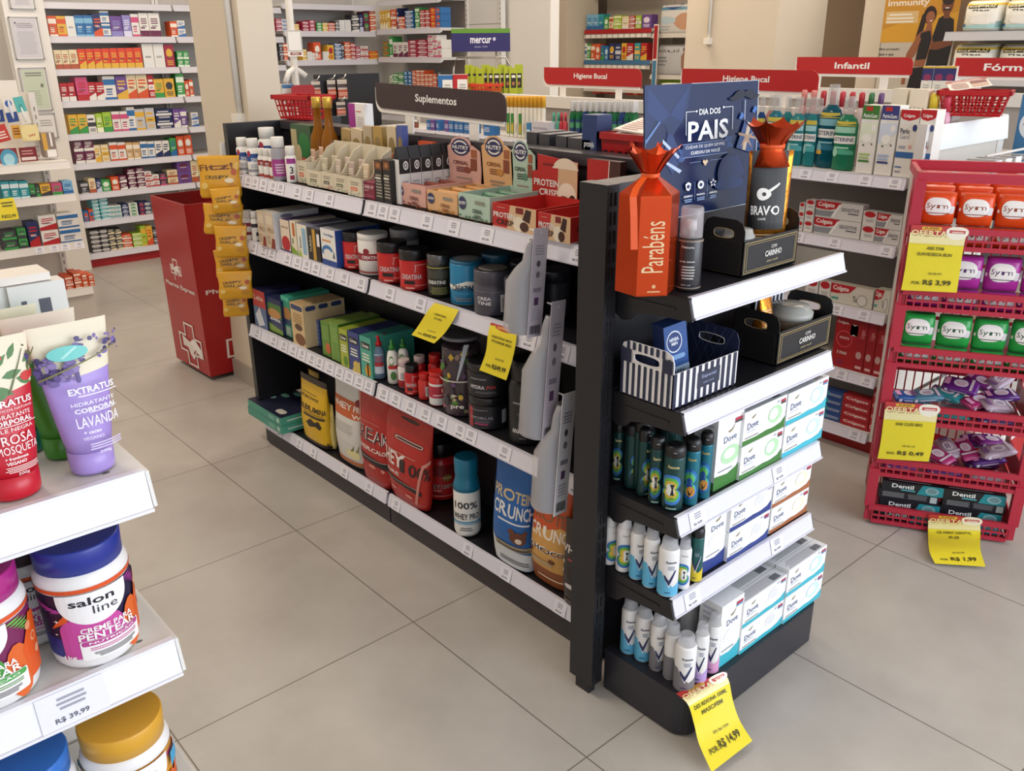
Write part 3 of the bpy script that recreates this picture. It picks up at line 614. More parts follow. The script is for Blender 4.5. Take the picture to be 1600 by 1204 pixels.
# ================================================================ products on the long side of the black gondola
Z1, Z2, Z3, Z4 = .974, .7604, .4582, .1035
A = crop(340, 120, 5.3333); B = crop(600, 120, 5); Cc = crop(360, 310, 5.3333); D = crop(600, 330, 5); E = crop(380, 520, 5.3333); G = crop(540, 560, 4.2105); H = crop(600, 720, 5)
JAR = [(0, .93), (.02, 1), (.74, 1), (.76, .93)]; JLID = [(.75, .96), (.755, 1.0), (.985, 1.0), (1, .97)]
POT = [(0, .94), (.03, 1), (.7, 1), (.76, .72), (.78, .68)]; PLID = [(.765, .80), (.77, .84), (.985, .84), (1, .8)]
BIGJ = [(0, .9), (.03, 1), (.66, 1), (.74, .88), (.76, .78)]; BLID = [(.755, .82), (.76, .86), (.985, .86), (1, .83)]
TALL = [(0, .95), (.015, 1), (.84, 1), (.86, .96)]; TLID = [(.85, .98), (.855, 1), (.99, 1), (1, .97)]
def px(f, cx, by, w, top): q = f(cx, by); s = f(1, 0)[0] - f(0, 0)[0]; return q[0], q[1], w * s, f(0, top)[1]
def jar(label, f, cx, by, w, top, z, bcol, lcol, a=(), name='jar', cat='jar', body=JAR, lid=JLID, group=None, za=(.03, .74), **k):
    X = px(f, cx, by, w, top)
    return round_item(name, label, cat, X[0], X[1], X[2], X[3], z, body, lid, bcol, lcol, a, group, za=za, **k)
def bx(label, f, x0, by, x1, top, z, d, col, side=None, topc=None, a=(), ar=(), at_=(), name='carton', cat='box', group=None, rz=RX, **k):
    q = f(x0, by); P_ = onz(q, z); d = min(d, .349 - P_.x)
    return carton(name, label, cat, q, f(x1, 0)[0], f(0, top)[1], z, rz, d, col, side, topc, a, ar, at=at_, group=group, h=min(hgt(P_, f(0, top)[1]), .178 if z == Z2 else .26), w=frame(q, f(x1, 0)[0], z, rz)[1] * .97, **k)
def bxp(label, f, x0, x1, top, xp, z, d, col, side=None, topc=None, a=(), ar=(), at_=(), name='carton', cat='box', group=None, **k):
    P = at(xp, f(x0, 0)[0], z); Q = at(xp, f(x1, 0)[0], z)
    return carton(name, label, cat, None, None, f(0, top)[1], z, RX, d, col, side, topc, a, ar, at=at_, group=group, P=P, w=abs(P.y - Q.y), **k)
WPL = mat('#ebe8e2', .3); RPL = mat('#b9171c', .25); BPL = mat('#17161a', .3); GPL = mat('#4b4955', .28)
# -- top shelf
dha = [('r', 0, .5, 1, .8, '#2c4f93'), ('e', .38, .8, .05, .12, '#a83246'), ('t', 'DHA', .52, .57, .16, .14, '#eef0f4'), ('r', 0, .1, 1, .2, '#8b8c93'), ('b', .4, .25, .62, .42, 3, '#b9bbc2')]
g = 'white pots with blue labels'
jar('white pot with blue label, front row, nearest the yellow snack bags', A, 228, 812, 92, 505, Z1, WPL, WPL, dha, 'vitamin_pot', body=POT, lid=PLID, group=g)
jar('white pot with blue label, front row, beside the red label bottles', A, 318, 828, 102, 512, Z1, WPL, WPL, dha, 'vitamin_pot', body=POT, lid=PLID, group=g)
jar('white blue-label pot at the back by the pillar end', A, 212, 0, 128, 432, Z1, WPL, WPL, dha, 'vitamin_pot', body=POT, lid=PLID, group=g, xp=.232)
jar('white blue-label pot in the back row, taller lid, behind the red label bottles', A, 438, 0, 150, 420, Z1, WPL, WPL, dha, 'vitamin_pot', body=POT, lid=PLID, group=g, xp=.262)
jar('grey pot with white lid and magenta label beside the white numeral bottle', A, 530, 872, 118, 500, Z1, mat('#9a98a0', .3), WPL, [('r', .3, .1, .7, .66, '#a23a86'), ('b', .4, .2, .6, .55, 4, '#d7c3d4')], 'vitamin_pot', body=POT, lid=PLID)
red = [('r', 0, .55, 1, .82, '#8d1a26'), ('r', 0, .0, 1, .14, '#a5392f'), ('b', .4, .6, .6, .75, 2, '#f0e6e2')]
for i, (c, by, w, t) in enumerate(((385, 842, 62, 597), (428, 852, 64, 600), (487, 864, 82, 602))):
    jar('small white bottle with dark red label, %s of three from the blue label pots' % ORD[i], A, c, by, w, t, Z1, WPL, WPL, red, 'vitamin_bottle', 'bottle', POT, PLID, 'red label bottles')
jar('white bottle with magenta band and a large numeral three', A, 628, 888, 88, 577, Z1, WPL, WPL, [('r', .36, .7, .64, .9, '#9a2f86'), ('t', '3', .5, .45, .1, .28, '#33313a'), ('r', .44, .08, .56, .25, '#8d1a3c')], 'vitamin_bottle', 'bottle', POT, PLID)
# snack trays with sloping sides
def tray(label, f, x0, by, x1, ftop, btop, z, d, col, a=(), group=None, card=None, inner='#8f8577', name='snack_display_box', cat='display box'):
    """open display box: low front, sides rising to the back"""
    P, w = frame(f(x0, by), f(x1, 0)[0], z, RX); hf = hgt(P, f(0, ftop)[1]); Pb = P + V((d, 0, 0)); hb = hgt(Pb, f(0, btop)[1]); mb = MB(); t = .002
    mb.box(0, 0, 0, w, d, t, inner); mb.box(0, 0, 0, w, t, hf, col); mb.box(0, d - t, 0, w, d, hb, col)
    for x in (0, w - t): mb.prism([(t, 0), (d - t, 0), (d - t, hb * .96), (d * .72, hb * .86), (d * .3, hf), (t, hf)], lambda p, q, s, x=x: (x + s, p, q), t, col)
    art(mb, a, front(w, hf), asp=w / hf)
    o = tag(mb.obj(name, None, (P.x, P.y, P.z + LIFT), RX), label, cat, group); o['w'] = w; o['hf'] = hf
    return o, P, w, hf
BE = mat('#d8cdb4', .6)
def leafy(seed, col): q = random.Random(seed); return [('p', [(x, y), (x + .05, y + .1), (x + .1, y + .04)], col) for x, y in [(q.uniform(.05, .85), q.uniform(.02, .22)) for _ in range(9)]]
sn = [((672, 885, 752, 705, 575), '#d8603a', '#c9a68c'), ((752, 912, 868, 778, 532), '#5f6640', '#bfb79c'), ((868, 935, 970, 795, 545), '#3f3d36', '#c7b3a6'), ((972, 958, 1088, 815, 560), '#5f6640', '#b9a49c'), ((1090, 992, 1208, 838, 580), '#d8603a', '#d9c4a4')]
where = ('with tan sachets, nearest the numeral bottle', 'second from the numeral bottle', 'with black tag, middle of the five', 'second from the dark red gel box', 'next to the dark red gel box')
for i, ((x0, by, x1, ft, bt), tg, sc) in enumerate(sn):
    o, P, w, hf = tray('beige snack display box ' + where[i], A, x0, by, x1, ft, bt, Z1, .10, BE, [('b', .2, .62, .8, .85, 2, '#9b937f'), ('r', .22, .32, .68, .5, tg), ('t', 'snack', .45, .41, .36, .08, '#efe8d8')] + leafy(i, '#8fa38a' if i != 2 else '#c77a68'), 'beige snack display boxes')
    for k in range(2):
        wq = w * .42; x = w * (.06 + .47 * k); Pn = V((P.x + .045 + .012 * k, P.y - x, Z1 + .003))
        s_ = pouch('snack_sachet', ('front' if k == 0 else 'rear') + ' sachet in the beige display box ' + where[i].split(',')[0].replace('with tan sachets', 'nearest the numeral bottle').replace('with black tag', 'with the black tag'), 'sachet', Pn, RX, wq, hf + .028 + .008 * k, .01, sc, [('b', .2, .55, .8, .8, 3, '#f3ead9'), ('r', .25, .2, .75, .42, '#efe2cf')], group='snack sachets', bot=.4)
bx('dark red gel box reading CARB UP at the edge of the top shelf', A, 1210, 1012, 1320, 872, Z1, .13, '#7d1c37', a=[('t', 'CARB UP', .5, .72, .8, .2, '#e9c9cf'), ('t', 'gel', .35, .5, .3, .09, '#e0b6be'), ('b', .1, .12, .9, .3, 2, '#b25a70')], name='gel_box')
for i, (x0, by, x1) in enumerate(((1322, 1040, 1388), (1392, 1056, 1455))):
    bx('tall black bar box with chocolate picture, ' + ('beside the dark red gel box' if i == 0 else 'beside the white packet row'), A, x0, by, x1, 697, Z1, .13, '#1d1a1b', a=[('r', .05, .78, .95, .98, '#6b4027'), ('e', .5, .88, .25, .06, '#a8713f'), ('b', .1, .12, .9, .7, 8, '#a39c8e'), ('r', .1, .55, .75, .6, '#d9d2c2')], name='bar_box', group='black bar boxes')
# back row of the top shelf
def oil(label, cx, xp):
    X = A(cx, 0); P = at(xp, X[0], Z1); d = (P - CP).dot(FW); r = 150 / 5.333 / 2 * d / FPX; h = hgt(P, A(0, 172)[1])
    prof = [(0, .95), (.02, 1), (.42, 1), (.52, .85), (.62, .5), (.72, .42), (.86, .4), (.87, .46)]
    return round_item('oil_bottle', label, 'bottle', 0, 0, 0, 0, Z1, prof, [(.865, .46), (.87, .5), (.99, .5), (1, .46)], mat('#a8691a', .12, 0, 'liquid'), mat('#d8b04a', .3, .6), [('o', .28, .0, .62, .95, '#e7d9bc', .4), ('e', .42, .5, .06, .3, '#567a35'), ('e', .42, .5, .035, .2, '#b3c06a')], 'amber oil bottles', za=(.05, .4), P=P, r=r, h=h, face=RX - .6, lidname='cap', lidlabel='gold screw cap')
oil('amber oil bottle with gold cap, nearer the red basket', 872, .314); oil('amber oil bottle with gold cap, nearer the magenta box', 962, .306)
bxp('green box with pictures of jars behind the beige displays', A, 642, 802, 395, .295, Z1, .04, '#3d5a3c', a=[('r', 0, .1, .3, .9, '#b7aa80'), ('e', .65, .6, .3, .25, '#2f7a3d'), ('e', .35, .4, .14, .2, '#c9b58d'), ('e', .6, .25, .16, .1, '#b8574a')], name='soup_carton')
bxp('tall magenta and white box standing behind the oil bottles', A, 1100, 1232, 224, .35, 1.1255, .03, '#f1eeec', a=[('r', 0, 0, .42, 1, '#a63f97'), ('b', .5, .1, .95, .5, 5, '#c9c2c6'), ('r', .5, .66, .8, .7, '#d0643f')], name='medicine_carton')
for i, (x0, x1, t, c) in enumerate(((1040, 1112, 425, '#a98d55'), (1122, 1212, 425, '#c9b596'), (1236, 1308, 410, '#b7a68a'), (1318, 1390, 415, '#b3924f'), (1436, 1510, 418, '#cdbb9b'), (1518, 1566, 410, '#4a5aa0'))):
    o = bxp('slim upright carton with food picture, %s from the oil bottles' % ORD[i], A, x0, x1, t, .30, Z1, .018, c, a=[('e', .5, .72, .34, .12, '#8f7a4a'), ('e', .5, .45, .36, .14, '#b5604a' if i % 3 else '#d8c27e'), ('r', .1, .06, .9, .2, '#e6ddc9')], name='sachet_carton', group='slim food cartons')
    o.rotation_euler[1] = (.1, .08, .02, .02, 0, 0)[i]
# white and black packets row
PK = onz(B(80, 992), Z1)
for i in range(5):
    P = V((max(PK.x, .172) + .0345 * i, PK.y - .03, Z1)); w = .0325; h = hgt(P, B(0, 655)[1]) if i == 0 else h
    mb = MB(); mb.box(0, 0, 0, w, .024, h, '#e8e5e1', '#f0edea', '#1c1a1d')
    art(mb, [('r', 0, .68, 1, 1, '#211f22'), ('b', .1, .12, .9, .55, 6, '#b1aeb2'), ('e', .62, .86, .24, .1, '#efecea'), ('e', .62, .86, .16, .065, '#2a282b'), ('e', .62, .86, .07, .045, '#efecea')], front(w, h), asp=w / h)
    o = tag(mb.obj('coffee_packet', None, (P.x, P.y, P.z + LIFT), RY), 'white packet with folded black top and round logo, %s counted inward from the shelf edge' % ORD[i], 'packet', 'white packets with black tops')
    f = MB(); hh = .03; f.hexa([(0, 0, h + .0005), (w, 0, h + .0005), (w, .024, h + .0005), (0, .024, h + .0005), (0, .008, h + hh), (w, .008, h + hh), (w, .014, h + hh), (0, .014, h + hh)], '#1d1b1e'); f.box(w * .05, .006, h + hh * .5, w * .95, .012, h + hh * .62, '#8d8a8c'); f.obj('folded_top', o)
bxp('small orange carton behind the white packets', B, 285, 395, 505, .33, Z1, .02, '#d4562a', a=[('b', .1, .3, .9, .8, 3, '#efb79c')])
# cereal bar display boxes with raised back cards
def nutry(label, f, x0, by, x1, ft, col, c2, card, tcol, seed, choc=False, d=.16):
    P, w = frame(f(x0, by), f(x1, 0)[0], Z1, RX); d = min(d, .336 - P.x); w *= .972; h = hgt(P, f(0, ft)[1]); t = .0025; q = random.Random(seed); mb = MB(); m_ = mat(col, .5)
    mb.box(0, 0, 0, w, d, t, '#d3b3ae' if choc else '#6b4a35'); mb.box(0, 0, t, w, t, h, m_); mb.box(0, d - t, t, w, d, h, m_); mb.box(0, t, t, t, d - t, h, m_); mb.box(w - t, t, t, w, d - t, h, m_)
    flakes = [('p', ell(q.uniform(.04, .9), q.uniform(.02, .16), .05, .05, 6), c2) for _ in range(10)]
    if choc: fa = [('p', [(.34, 0), (1, 0), (1, 1), (.42, 1)], '#d9b48c'), ('e', .62, .3, .14, .3, '#e9dcc6'), ('e', .74, .22, .1, .2, '#4a2a20'), ('p', [(.7, .5), (.78, .95), (.9, .9), (.86, .4)], '#3b2019'), ('t', 'PROTEIN', .28, .55, .5, .22, '#ece7e2'), ('t', 'CRISP', .3, .26, .4, .22, '#2a1a18'), ('r', .55, .72, .72, .96, '#7c1f1f'), ('r', .12, .84, .3, .87, '#e08a7c')]
    else: fa = flakes + [('e', .14, .62, .12, .26, '#35355f'), ('t', 'NUTRY', .14, .62, .22, .13, '#f2f0ec'), ('t', 'CEREAL', .62, .38, .32, .16, tcol), ('b', .5, .12, .75, .26, 2, tcol), ('r', .55, .66, .85, .78, '#8d8a80')]
    art(mb, fa, front(w, h), asp=w / h); art(mb, [('e', .5, .5, .4, .3, c2)], sider(w, d, h), asp=d / h)
    o = tag(mb.obj('cereal_bar_box', None, (P.x, P.y, P.z + LIFT), RX), label, 'display box', 'cereal bar display boxes')
    for k in range(0 if choc else 3):
        s_ = MB(); bw = w - .012; s_.loft([(x, .012, .007) for x in (0, .006, bw - .006, bw)], mat(c2 if not choc else '#c33a2c', .3, 0, 'bag'), 12)
        s_.v = [(z, y_, x_) for x_, y_, z in s_.v]
        b_ = s_.obj('cereal_bar', None, (P.x + .03 + .045 * k, P.y - .006, P.z + .022 + (h * .35)), RX); b_.scale = (1, 1, 1)
        tag(b_, ('front', 'middle', 'rear')[k] + ' wrapped bar lying in the ' + label.split(' cereal')[0].split(' box')[0] + ' box', 'snack bar', 'wrapped bars in the display boxes')
    if card:
        cx0, cx1, ct = card; xp = P.x + d + .004; Pa = at(xp, f(cx0, 0)[0], Z1); Pb_ = at(xp, f(cx1, 0)[0], Z1); cw = Pa.y - Pb_.y; ch = hgt(Pa, f(0, ct)[1]); c = MB(); xo = P.y - Pa.y
        if choc: pl = [(0, 0), (cw, 0), (cw, ch * .93), (cw * .12, ch), (cw * .12, ch * .75), (0, ch * .72)]
        else: pl = [(cw * .1, 0), (cw * .95, 0), (cw, ch * .5), (cw * .97, ch * .8), (cw * .75, ch * .88)] + ell(cw * .4, ch * .88, cw * .3, ch * .12, 12, 0, 180) + [(0, ch * .84)]
        c.prism(pl, lambda a, b_, s: (xo + a, d + .001 + s, b_), .002, col)
        Fc = lambda u, v, of: (xo + u * cw, d + .001 - of, v * ch)
        if choc: ca = [('p', [(.55, .12), (1, .1), (1, .93), (.6, .96)], '#d3b08a'), ('e', .78, .4, .2, .2, '#efe3d0'), ('p', ell(.74, .72, .3, .26, 14, 20, 160), '#e9d9c3'), ('e', .72, .26, .16, .13, '#4a2a20'), ('e', .9, .28, .09, .14, '#3b2019'), ('t', 'PROTEIN', .33, .56, .56, .11, '#ece7e2'), ('t', 'CRISP', .38, .41, .42, .11, '#f0ebe6'), ('t', 'BAR', .36, .31, .14, .03, '#f0ebe6'), ('r', .25, .84, .5, .87, '#7e1413')]
        else: ca = [('e', .4, .84, .27, .135, '#35355f'), ('e', .4, .84, .22, .105, '#e9e6df'), ('e', .4, .84, .18, .08, '#35355f'), ('r', .13, .79, .68, .88, '#2e2e58'), ('t', 'NUTRY', .405, .835, .48, .06, '#f4f2ee'), ('t', 'CEREAL', .4, .6, .46, .055, tcol), ('b', .25, .46, .6, .55, 3, tcol), ('r', .7, .5, .88, .68, '#8a4a34'), ('r', .72, .7, .88, .82, '#a5623f'), ('e', .6, .5, .1, .05, c2), ('b', .25, .3, .75, .4, 2, '#9b8a7c')]
        art(c, ca, Fc, asp=cw / ch); c.obj('header_card', o)
    return o
nutry('pink cereal bar box with raised card', B, 105, 992, 336, 822, '#dba99c', '#8e4b3e', (515, 772, 462), '#6e2f2c', 1)
nutry('peach cereal bar box with raised card', B, 342, 1046, 582, 885, '#dfb07e', '#c78a45', (776, 1020, 455), '#8c4f20', 2)
nutry('mint cereal bar box with raised card', B, 586, 1104, 836, 908, '#b4cbb9', '#5f8a70', (1000, 1190, 492), '#31402f', 3)
nutry('red protein bar box with raised picture card', B, 850, 1172, 1198, 985, '#b9231f', '#7c1a18', (1165, 1512, 602), '#fff', 4, True)
nutry('red protein bar box without card, at the near end of the top shelf', B, 1202, 1262, 1462, 1062, '#b9231f', '#7c1a18', None, '#fff', 5, True)
bxp('red protein box standing at the back of the top shelf by the end cap', crop(880, 230, 13.333), 475, 1140, 255, .315, Z1, .02, '#4a2722', a=[('p', [(0, 0), (.6, 0), (.66, 1), (0, 1)], '#b51f1c'), ('p', [(.6, 0), (.63, 0), (.69, 1), (.66, 1)], '#e9cfc6'), ('r', .18, .55, .5, .62, '#1f1d20')], name='protein_box')

# -- second shelf
jar('white supplement bottle with red band on the second shelf', Cc, 165, 348, 92, 97, Z2, WPL, WPL, [('r', 0, .62, 1, .8, '#8d1f33'), ('t', 'D', .42, .71, .05, .12, '#f0eef0'), ('r', .42, .2, .56, .35, '#7d2231')], 'supplement_bottle', 'bottle', POT, PLID)
jar('white supplement bottle with dark band beside the beige cartons', Cc, 222, 360, 62, 107, Z2, WPL, WPL, [('r', .3, .62, .7, .8, '#34303c'), ('r', .5, .2, .62, .38, '#3c3a44')], 'supplement_bottle', 'bottle', POT, PLID)
pro = [('t', 'PRO', .6, .5, .75, .14, '#a4876a'), ('r', .1, .66, .9, .9, '#e0d2bd'), ('p', [(.5, 0), (1, 0), (1, .28), (.7, .3)], '#8c3a33'), ('b', .1, .12, .5, .36, 4, '#b29b84')]
bx('beige collagen carton, nearer the white bottles', Cc, 246, 388, 306, 102, Z2, .16, '#d3c2aa', '#e4dbcd', '#d8cbb8', pro, group='beige collagen cartons')
bx('beige collagen carton with white side, nearer the pink carton', Cc, 311, 408, 382, 112, Z2, .16, '#d3c2aa', '#eceaea', '#d9d4d0', pro, [('b', .12, .3, .9, .8, 8, '#b8b6c4'), ('e', .3, .9, .14, .05, '#8a87a0')], group='beige collagen cartons')
bx('cream and red carton with purple top on the second shelf', Cc, 436, 436, 512, 172, Z2, .16, '#e3d2bd', '#5c4a78', '#4d3a66', [('e', .5, .26, .46, .24, '#b7202f'), ('t', 'zinco', .5, .78, .8, .08, '#9a8574'), ('r', 0, 0, 1, .06, '#5c4a78')])
bx('narrow white carton with orange and green print', Cc, 517, 462, 566, 187, Z2, .14, '#e9dfc6', '#ddd0b6', '#d9d2c6', [('r', .4, .55, .8, .95, '#c06a32'), ('p', [(0, 0), (1, 0), (1, .1), (0, .25)], '#7fa63c'), ('t', 'vitamina', .3, .4, .5, .12, '#5c7a46', 1, 90)])
bx('white carton with light blue figure on the second shelf', Cc, 572, 482, 656, 210, Z2, .14, '#ece6d6', '#cfd6dd', '#8e8aa0', [('r', .52, .1, .9, .9, '#8fb4d0'), ('t', 'imuno', .28, .45, .6, .12, '#567894', 1, 90), ('p', [(0, 0), (.4, 0), (.2, .25)], '#a3c04a')])
bx('black and gold carton with white tag on the second shelf', Cc, 658, 508, 762, 240, Z2, .14, '#26211e', '#3a2f28', '#77788a', [('r', .42, .02, .66, .98, '#c99a3c'), ('t', 'TURBO', .25, .5, .7, .13, '#cfc3a0', 1, 90), ('r', .78, .48, 1, .86, '#efedf2')])
bx('white joint care carton with blue side and figure', Cc, 772, 548, 896, 245, Z2, .15, '#ecebe8', '#2a4f9e', '#a7a9b4', [('r', 0, 0, 1, .16, '#2b4b96'), ('t', 'Cartilago', .55, .84, .66, .08, '#4a5f9c'), ('p', ell(.42, .36, .4, .2, 12, 20, 200) + ell(.42, .36, .28, .1, 12, 200, 20), '#3d78b8'), ('p', [(.75, .24), (.85, .44), (.92, .24)], '#5b6d84'), ('r', .1, .66, .7, .7, '#e0923c')], [('b', .2, .25, .8, .8, 8, '#7f9cd0'), ('r', .5, .04, .95, .18, '#e6e6ea')])
cr = [('p', [(.30, .08), (.68, .08), (.68, .92), (.38, .92)], '#cc2622'), ('r', .0, .03, 1, .08, '#8f1216'), ('t', 'CREATINA', .46, .46, .24, .17, '#c9c4c6', 1), ('r', .38, .2, .5, .33, '#191619'), ('r', .5, .86, .72, .875, '#f0c9c4'), ('p', [(.5, .62), (.506, .62), (.52, .87), (.513, .87)], '#f0c9c4'), ('r', .5, .15, .72, .165, '#f0c9c4'), ('b', .39, .05, .5, .13, 1, '#eab5a9')]
gr = 'red creatine jars'
jar('red creatine jar with black lid, beside the white jar and the blue-sided carton', Cc, 1045, 600, 175, 258, Z2, RPL, BPL, cr, 'creatine_jar', group=gr)
jar('white creatine jar with red band on the second shelf', Cc, 1205, 648, 240, 263, Z2, WPL, WPL, [('r', 0, .44, 1, .64, '#8f1d2b'), ('t', 'CREATINE', .46, .53, .2, .1, '#efe6e4'), ('r', 0, .06, 1, .12, '#9b4a44'), ('e', .42, .7, .035, .09, '#8f1d2b')], 'creatine_jar', body=TALL, lid=TLID, za=(.0, .84))
jar('red creatine jar with black lid, middle of the row beside the white jar', Cc, 1362, 715, 238, 332, Z2, RPL, BPL, cr, 'creatine_jar', group=gr)
jar('red creatine jar with black lid, beside the dark metallic jar', D, 246, 630, 222, 268, Z2, RPL, BPL, cr, 'creatine_jar', group=gr)
jar('dark metallic creatine jar with yellow ring beside the red jars', D, 440, 678, 180, 312, Z2, mat('#34342f', .3, .3), mat('#6b6b6c', .25, .8), [('r', 0, .93, 1, .955, '#cdb94a'), ('t', 'CREATINE', .45, .46, .26, .12, '#eceae4'), ('r', .34, .6, .62, .85, '#45443a'), ('b', .36, .06, .62, .32, 4, '#8a8a52')], 'creatine_jar')
jar('bright blue and white creatine tub', D, 650, 742, 246, 347, Z2, mat('#1d80ae', .3), mat('#2b6d8e', .3), [('p', [(0, 0), (1, 0), (1, .5), (.5, .62), (.36, .5), (0, .5)], '#ecebe4'), ('t', 'CREATINA', .47, .44, .25, .15, '#26242a'), ('r', .36, .28, .6, .32, '#2487b0'), ('b', .38, .1, .55, .22, 2, '#77757a')], 'creatine_tub', body=[(0, .95), (.02, 1), (.9, 1), (.93, .95)], lid=[(.925, .9), (.93, .97), (.99, .97), (1, .9)], za=(.0, .9), lida=[('e', .5, .5, .42, .42, '#9b9a9c')])
gj = [('t', 'CREA', .42, .64, .13, .13, '#e4e2e8'), ('t', 'TINE', .42, .46, .13, .13, '#e4e2e8'), ('r', .56, .12, .66, .8, '#dedbd6'), ('b', .57, .2, .65, .7, 7, '#8a8890'), ('r', 0, .9, 1, .915, '#8a8892')]
GJ = [(0, .94), (.02, 1), (.6, 1), (.63, .93), (.7, .93), (.72, .96)]; GL = [(.715, .97), (.72, .985), (.97, .985), (1, .93)]
for i, X in enumerate(((855, 828, 290, 414), (1094, 910, 300, 482))):
    jar('grey creatine jar with pale disc on its lid, ' + ('beside the blue tub' if i == 0 else 'nearest the hanging blister packs'), D, *X, Z2, GPL, GPL, gj, 'creatine_jar', body=GJ, lid=GL, group='grey creatine jars', za=(.02, .6), lida=[('e', .5, .5, .46, .46, '#26252b'), ('e', .5, .5, .4, .4, '#8d8a83')])
for i, (f, c, w, t, xp, bc, lc, lab) in enumerate(((Cc, 1462, 235, 228, .285, '#d8d6d2', '#8e8d90', 'pale jar with grey lid at the back, behind the red creatine jars'), (D, 60, 110, 205, .30, '#a81a1c', '#17161a', 'red jar with black lid in the second row of the second shelf'), (D, 885, 235, 300, .30, '#1d80ae', '#235f80', 'blue tub in the second row behind the blue and white tub'), (D, 1112, 255, 365, .30, '#4b4955', '#3a3944', 'grey jar in the second row behind the grey creatine jars'), (D, 1330, 250, 425, .30, '#4b4955', '#3a3944', 'grey jar in the second row, nearest the end cap post'))):
    jar(lab, f, c, 0, w, t, Z2, mat(bc, .3), mat(lc, .3), (), 'creatine_jar', xp=xp)

# -- third shelf
bx('red and navy milk carton at the pillar end of the third shelf', Cc, 212, 1052, 318, 748, Z3, .13, '#c23127', '#262a50', '#23264a', [('r', 0, 0, 1, .55, '#5b6f98'), ('p', [(.1, .3), (.5, .55), (.8, .1), (.3, 0)], '#d9dce4'), ('t', 'Leite', .5, .8, .7, .14, '#f0d0c0')], group='nutrition cartons')
bx('navy and green cereal carton beside the red milk carton', Cc, 322, 1092, 448, 812, Z3, .13, '#2b3560', '#27305a', '#2a2f58', [('r', 0, .45, 1, .85, '#4c7a3e'), ('e', .5, .56, .45, .14, '#c08a4e'), ('t', 'aveia', .55, .4, .7, .1, '#dfe3ea'), ('p', [(0, 0), (1, 0), (1, .12), (0, .25)], '#7e9f45')], group='nutrition cartons')
bx('bright teal cereal carton on the third shelf', Cc, 452, 1136, 520, 808, Z3, .15, '#3f9d84', '#4fb39a', '#3fae92', [('r', 0, .9, 1, 1, '#57c3a6'), ('e', .6, .58, .5, .16, '#b57f4a'), ('r', 0, .3, 1, .44, '#2b3d62'), ('r', .3, .03, .9, .25, '#9fb4a3')], group='nutrition cartons')
bx('beige oat carton with brown biscuits', Cc, 528, 1205, 636, 862, Z3, .15, '#d6b98a', '#dcc296', '#cdb084', [('o', .05, .85, .95, .97, '#33406a', .5), ('e', .6, .16, .4, .14, '#7a4c2c'), ('e', .55, .45, .3, .08, '#5d4030'), ('b', .15, .55, .9, .8, 4, '#a68450')], [('o', .06, .86, .3, .97, '#33406a', .5), ('o', .37, .86, .6, .97, '#33406a', .5), ('o', .67, .86, .93, .97, '#33406a', .5)], group='nutrition cartons')
SQ = [(0, .9), (.03, 1), (.5, 1), (.62, .95), (.72, .6), (.74, .5)]; SQL = [(.735, .62), (.8, .62), (.82, .36), (.98, .14), (1, .1)]
PS = onz(Cc(680, 1205), Z3)
for i in range(4):
    jar('sweetener bottle with white cap and red tip, %s counted inward from the shelf edge' % ORD[i], Cc, 0, 0, 0, 0, Z3, mat('#a9b6c4', .2), WPL, [('r', .3, .1, .7, .9, '#8f97a8')], 'sweetener_bottle', 'bottle', SQ, [(.735, .8), (.83, .8), (.85, .5), (.86, .4)], 'red tip sweeteners', P=V((.19 + .038 * i, PS.y - .024, Z3)), r=.0155, h=.128, lidname='cap')
tipm = mat('#b8242a', .35)
for o in [q for q in COL.objects if q.name.startswith('sweetener_bottle')]:
    zt = max(v.co.z for v in o.children[0].data.vertices); r0 = max(v.co.x for v in o.data.vertices); b = MB(); b.loft([(zt, r0 * .36, r0 * .36), (zt * 1.16, r0 * .12, r0 * .12)], tipm, 12); b.obj('nozzle', o)['label'] = 'red nozzle'
bx('slim navy carton with purple top beside the green cartons', Cc, 703, 1215, 756, 1002, Z3, .15, '#3d5690', '#33477c', '#4a4276', [('b', .2, .1, .8, .9, 5, '#8fa3cc')], group='sweetener cartons')
tea = lambda c, tagc: [('r', .1, .7, .9, .86, tagc), ('t', 'Linea', .5, .78, .6, .09, '#eef0ea'), ('b', .15, .4, .85, .62, 3, '#e9edd9'), ('e', .62, .16, .26, .13, c)]
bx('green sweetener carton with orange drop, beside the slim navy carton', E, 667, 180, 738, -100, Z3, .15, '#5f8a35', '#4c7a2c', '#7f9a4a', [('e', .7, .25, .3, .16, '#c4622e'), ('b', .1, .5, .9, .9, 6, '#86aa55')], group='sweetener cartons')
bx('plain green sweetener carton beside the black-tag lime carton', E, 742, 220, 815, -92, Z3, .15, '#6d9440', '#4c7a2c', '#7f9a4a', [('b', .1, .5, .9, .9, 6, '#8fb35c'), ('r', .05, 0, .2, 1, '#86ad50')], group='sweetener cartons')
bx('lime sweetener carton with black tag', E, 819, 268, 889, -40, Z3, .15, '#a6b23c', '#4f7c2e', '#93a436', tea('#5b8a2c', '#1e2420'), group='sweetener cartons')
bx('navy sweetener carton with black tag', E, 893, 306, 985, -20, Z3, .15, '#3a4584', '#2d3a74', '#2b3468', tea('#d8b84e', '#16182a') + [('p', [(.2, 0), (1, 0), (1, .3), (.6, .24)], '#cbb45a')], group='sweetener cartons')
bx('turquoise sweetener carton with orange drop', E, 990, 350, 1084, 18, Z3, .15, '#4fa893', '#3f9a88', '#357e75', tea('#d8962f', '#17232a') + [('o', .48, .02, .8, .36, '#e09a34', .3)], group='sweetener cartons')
clr = mat('#7d98b4', .15, 0, 'liquid')
BT = [(0, .85), (.03, 1), (.55, 1), (.7, .8), (.76, .5), (.78, .45)]; BTL = [(.775, .55), (.86, .55), (.87, .3), (.97, .28), (1, .2)]
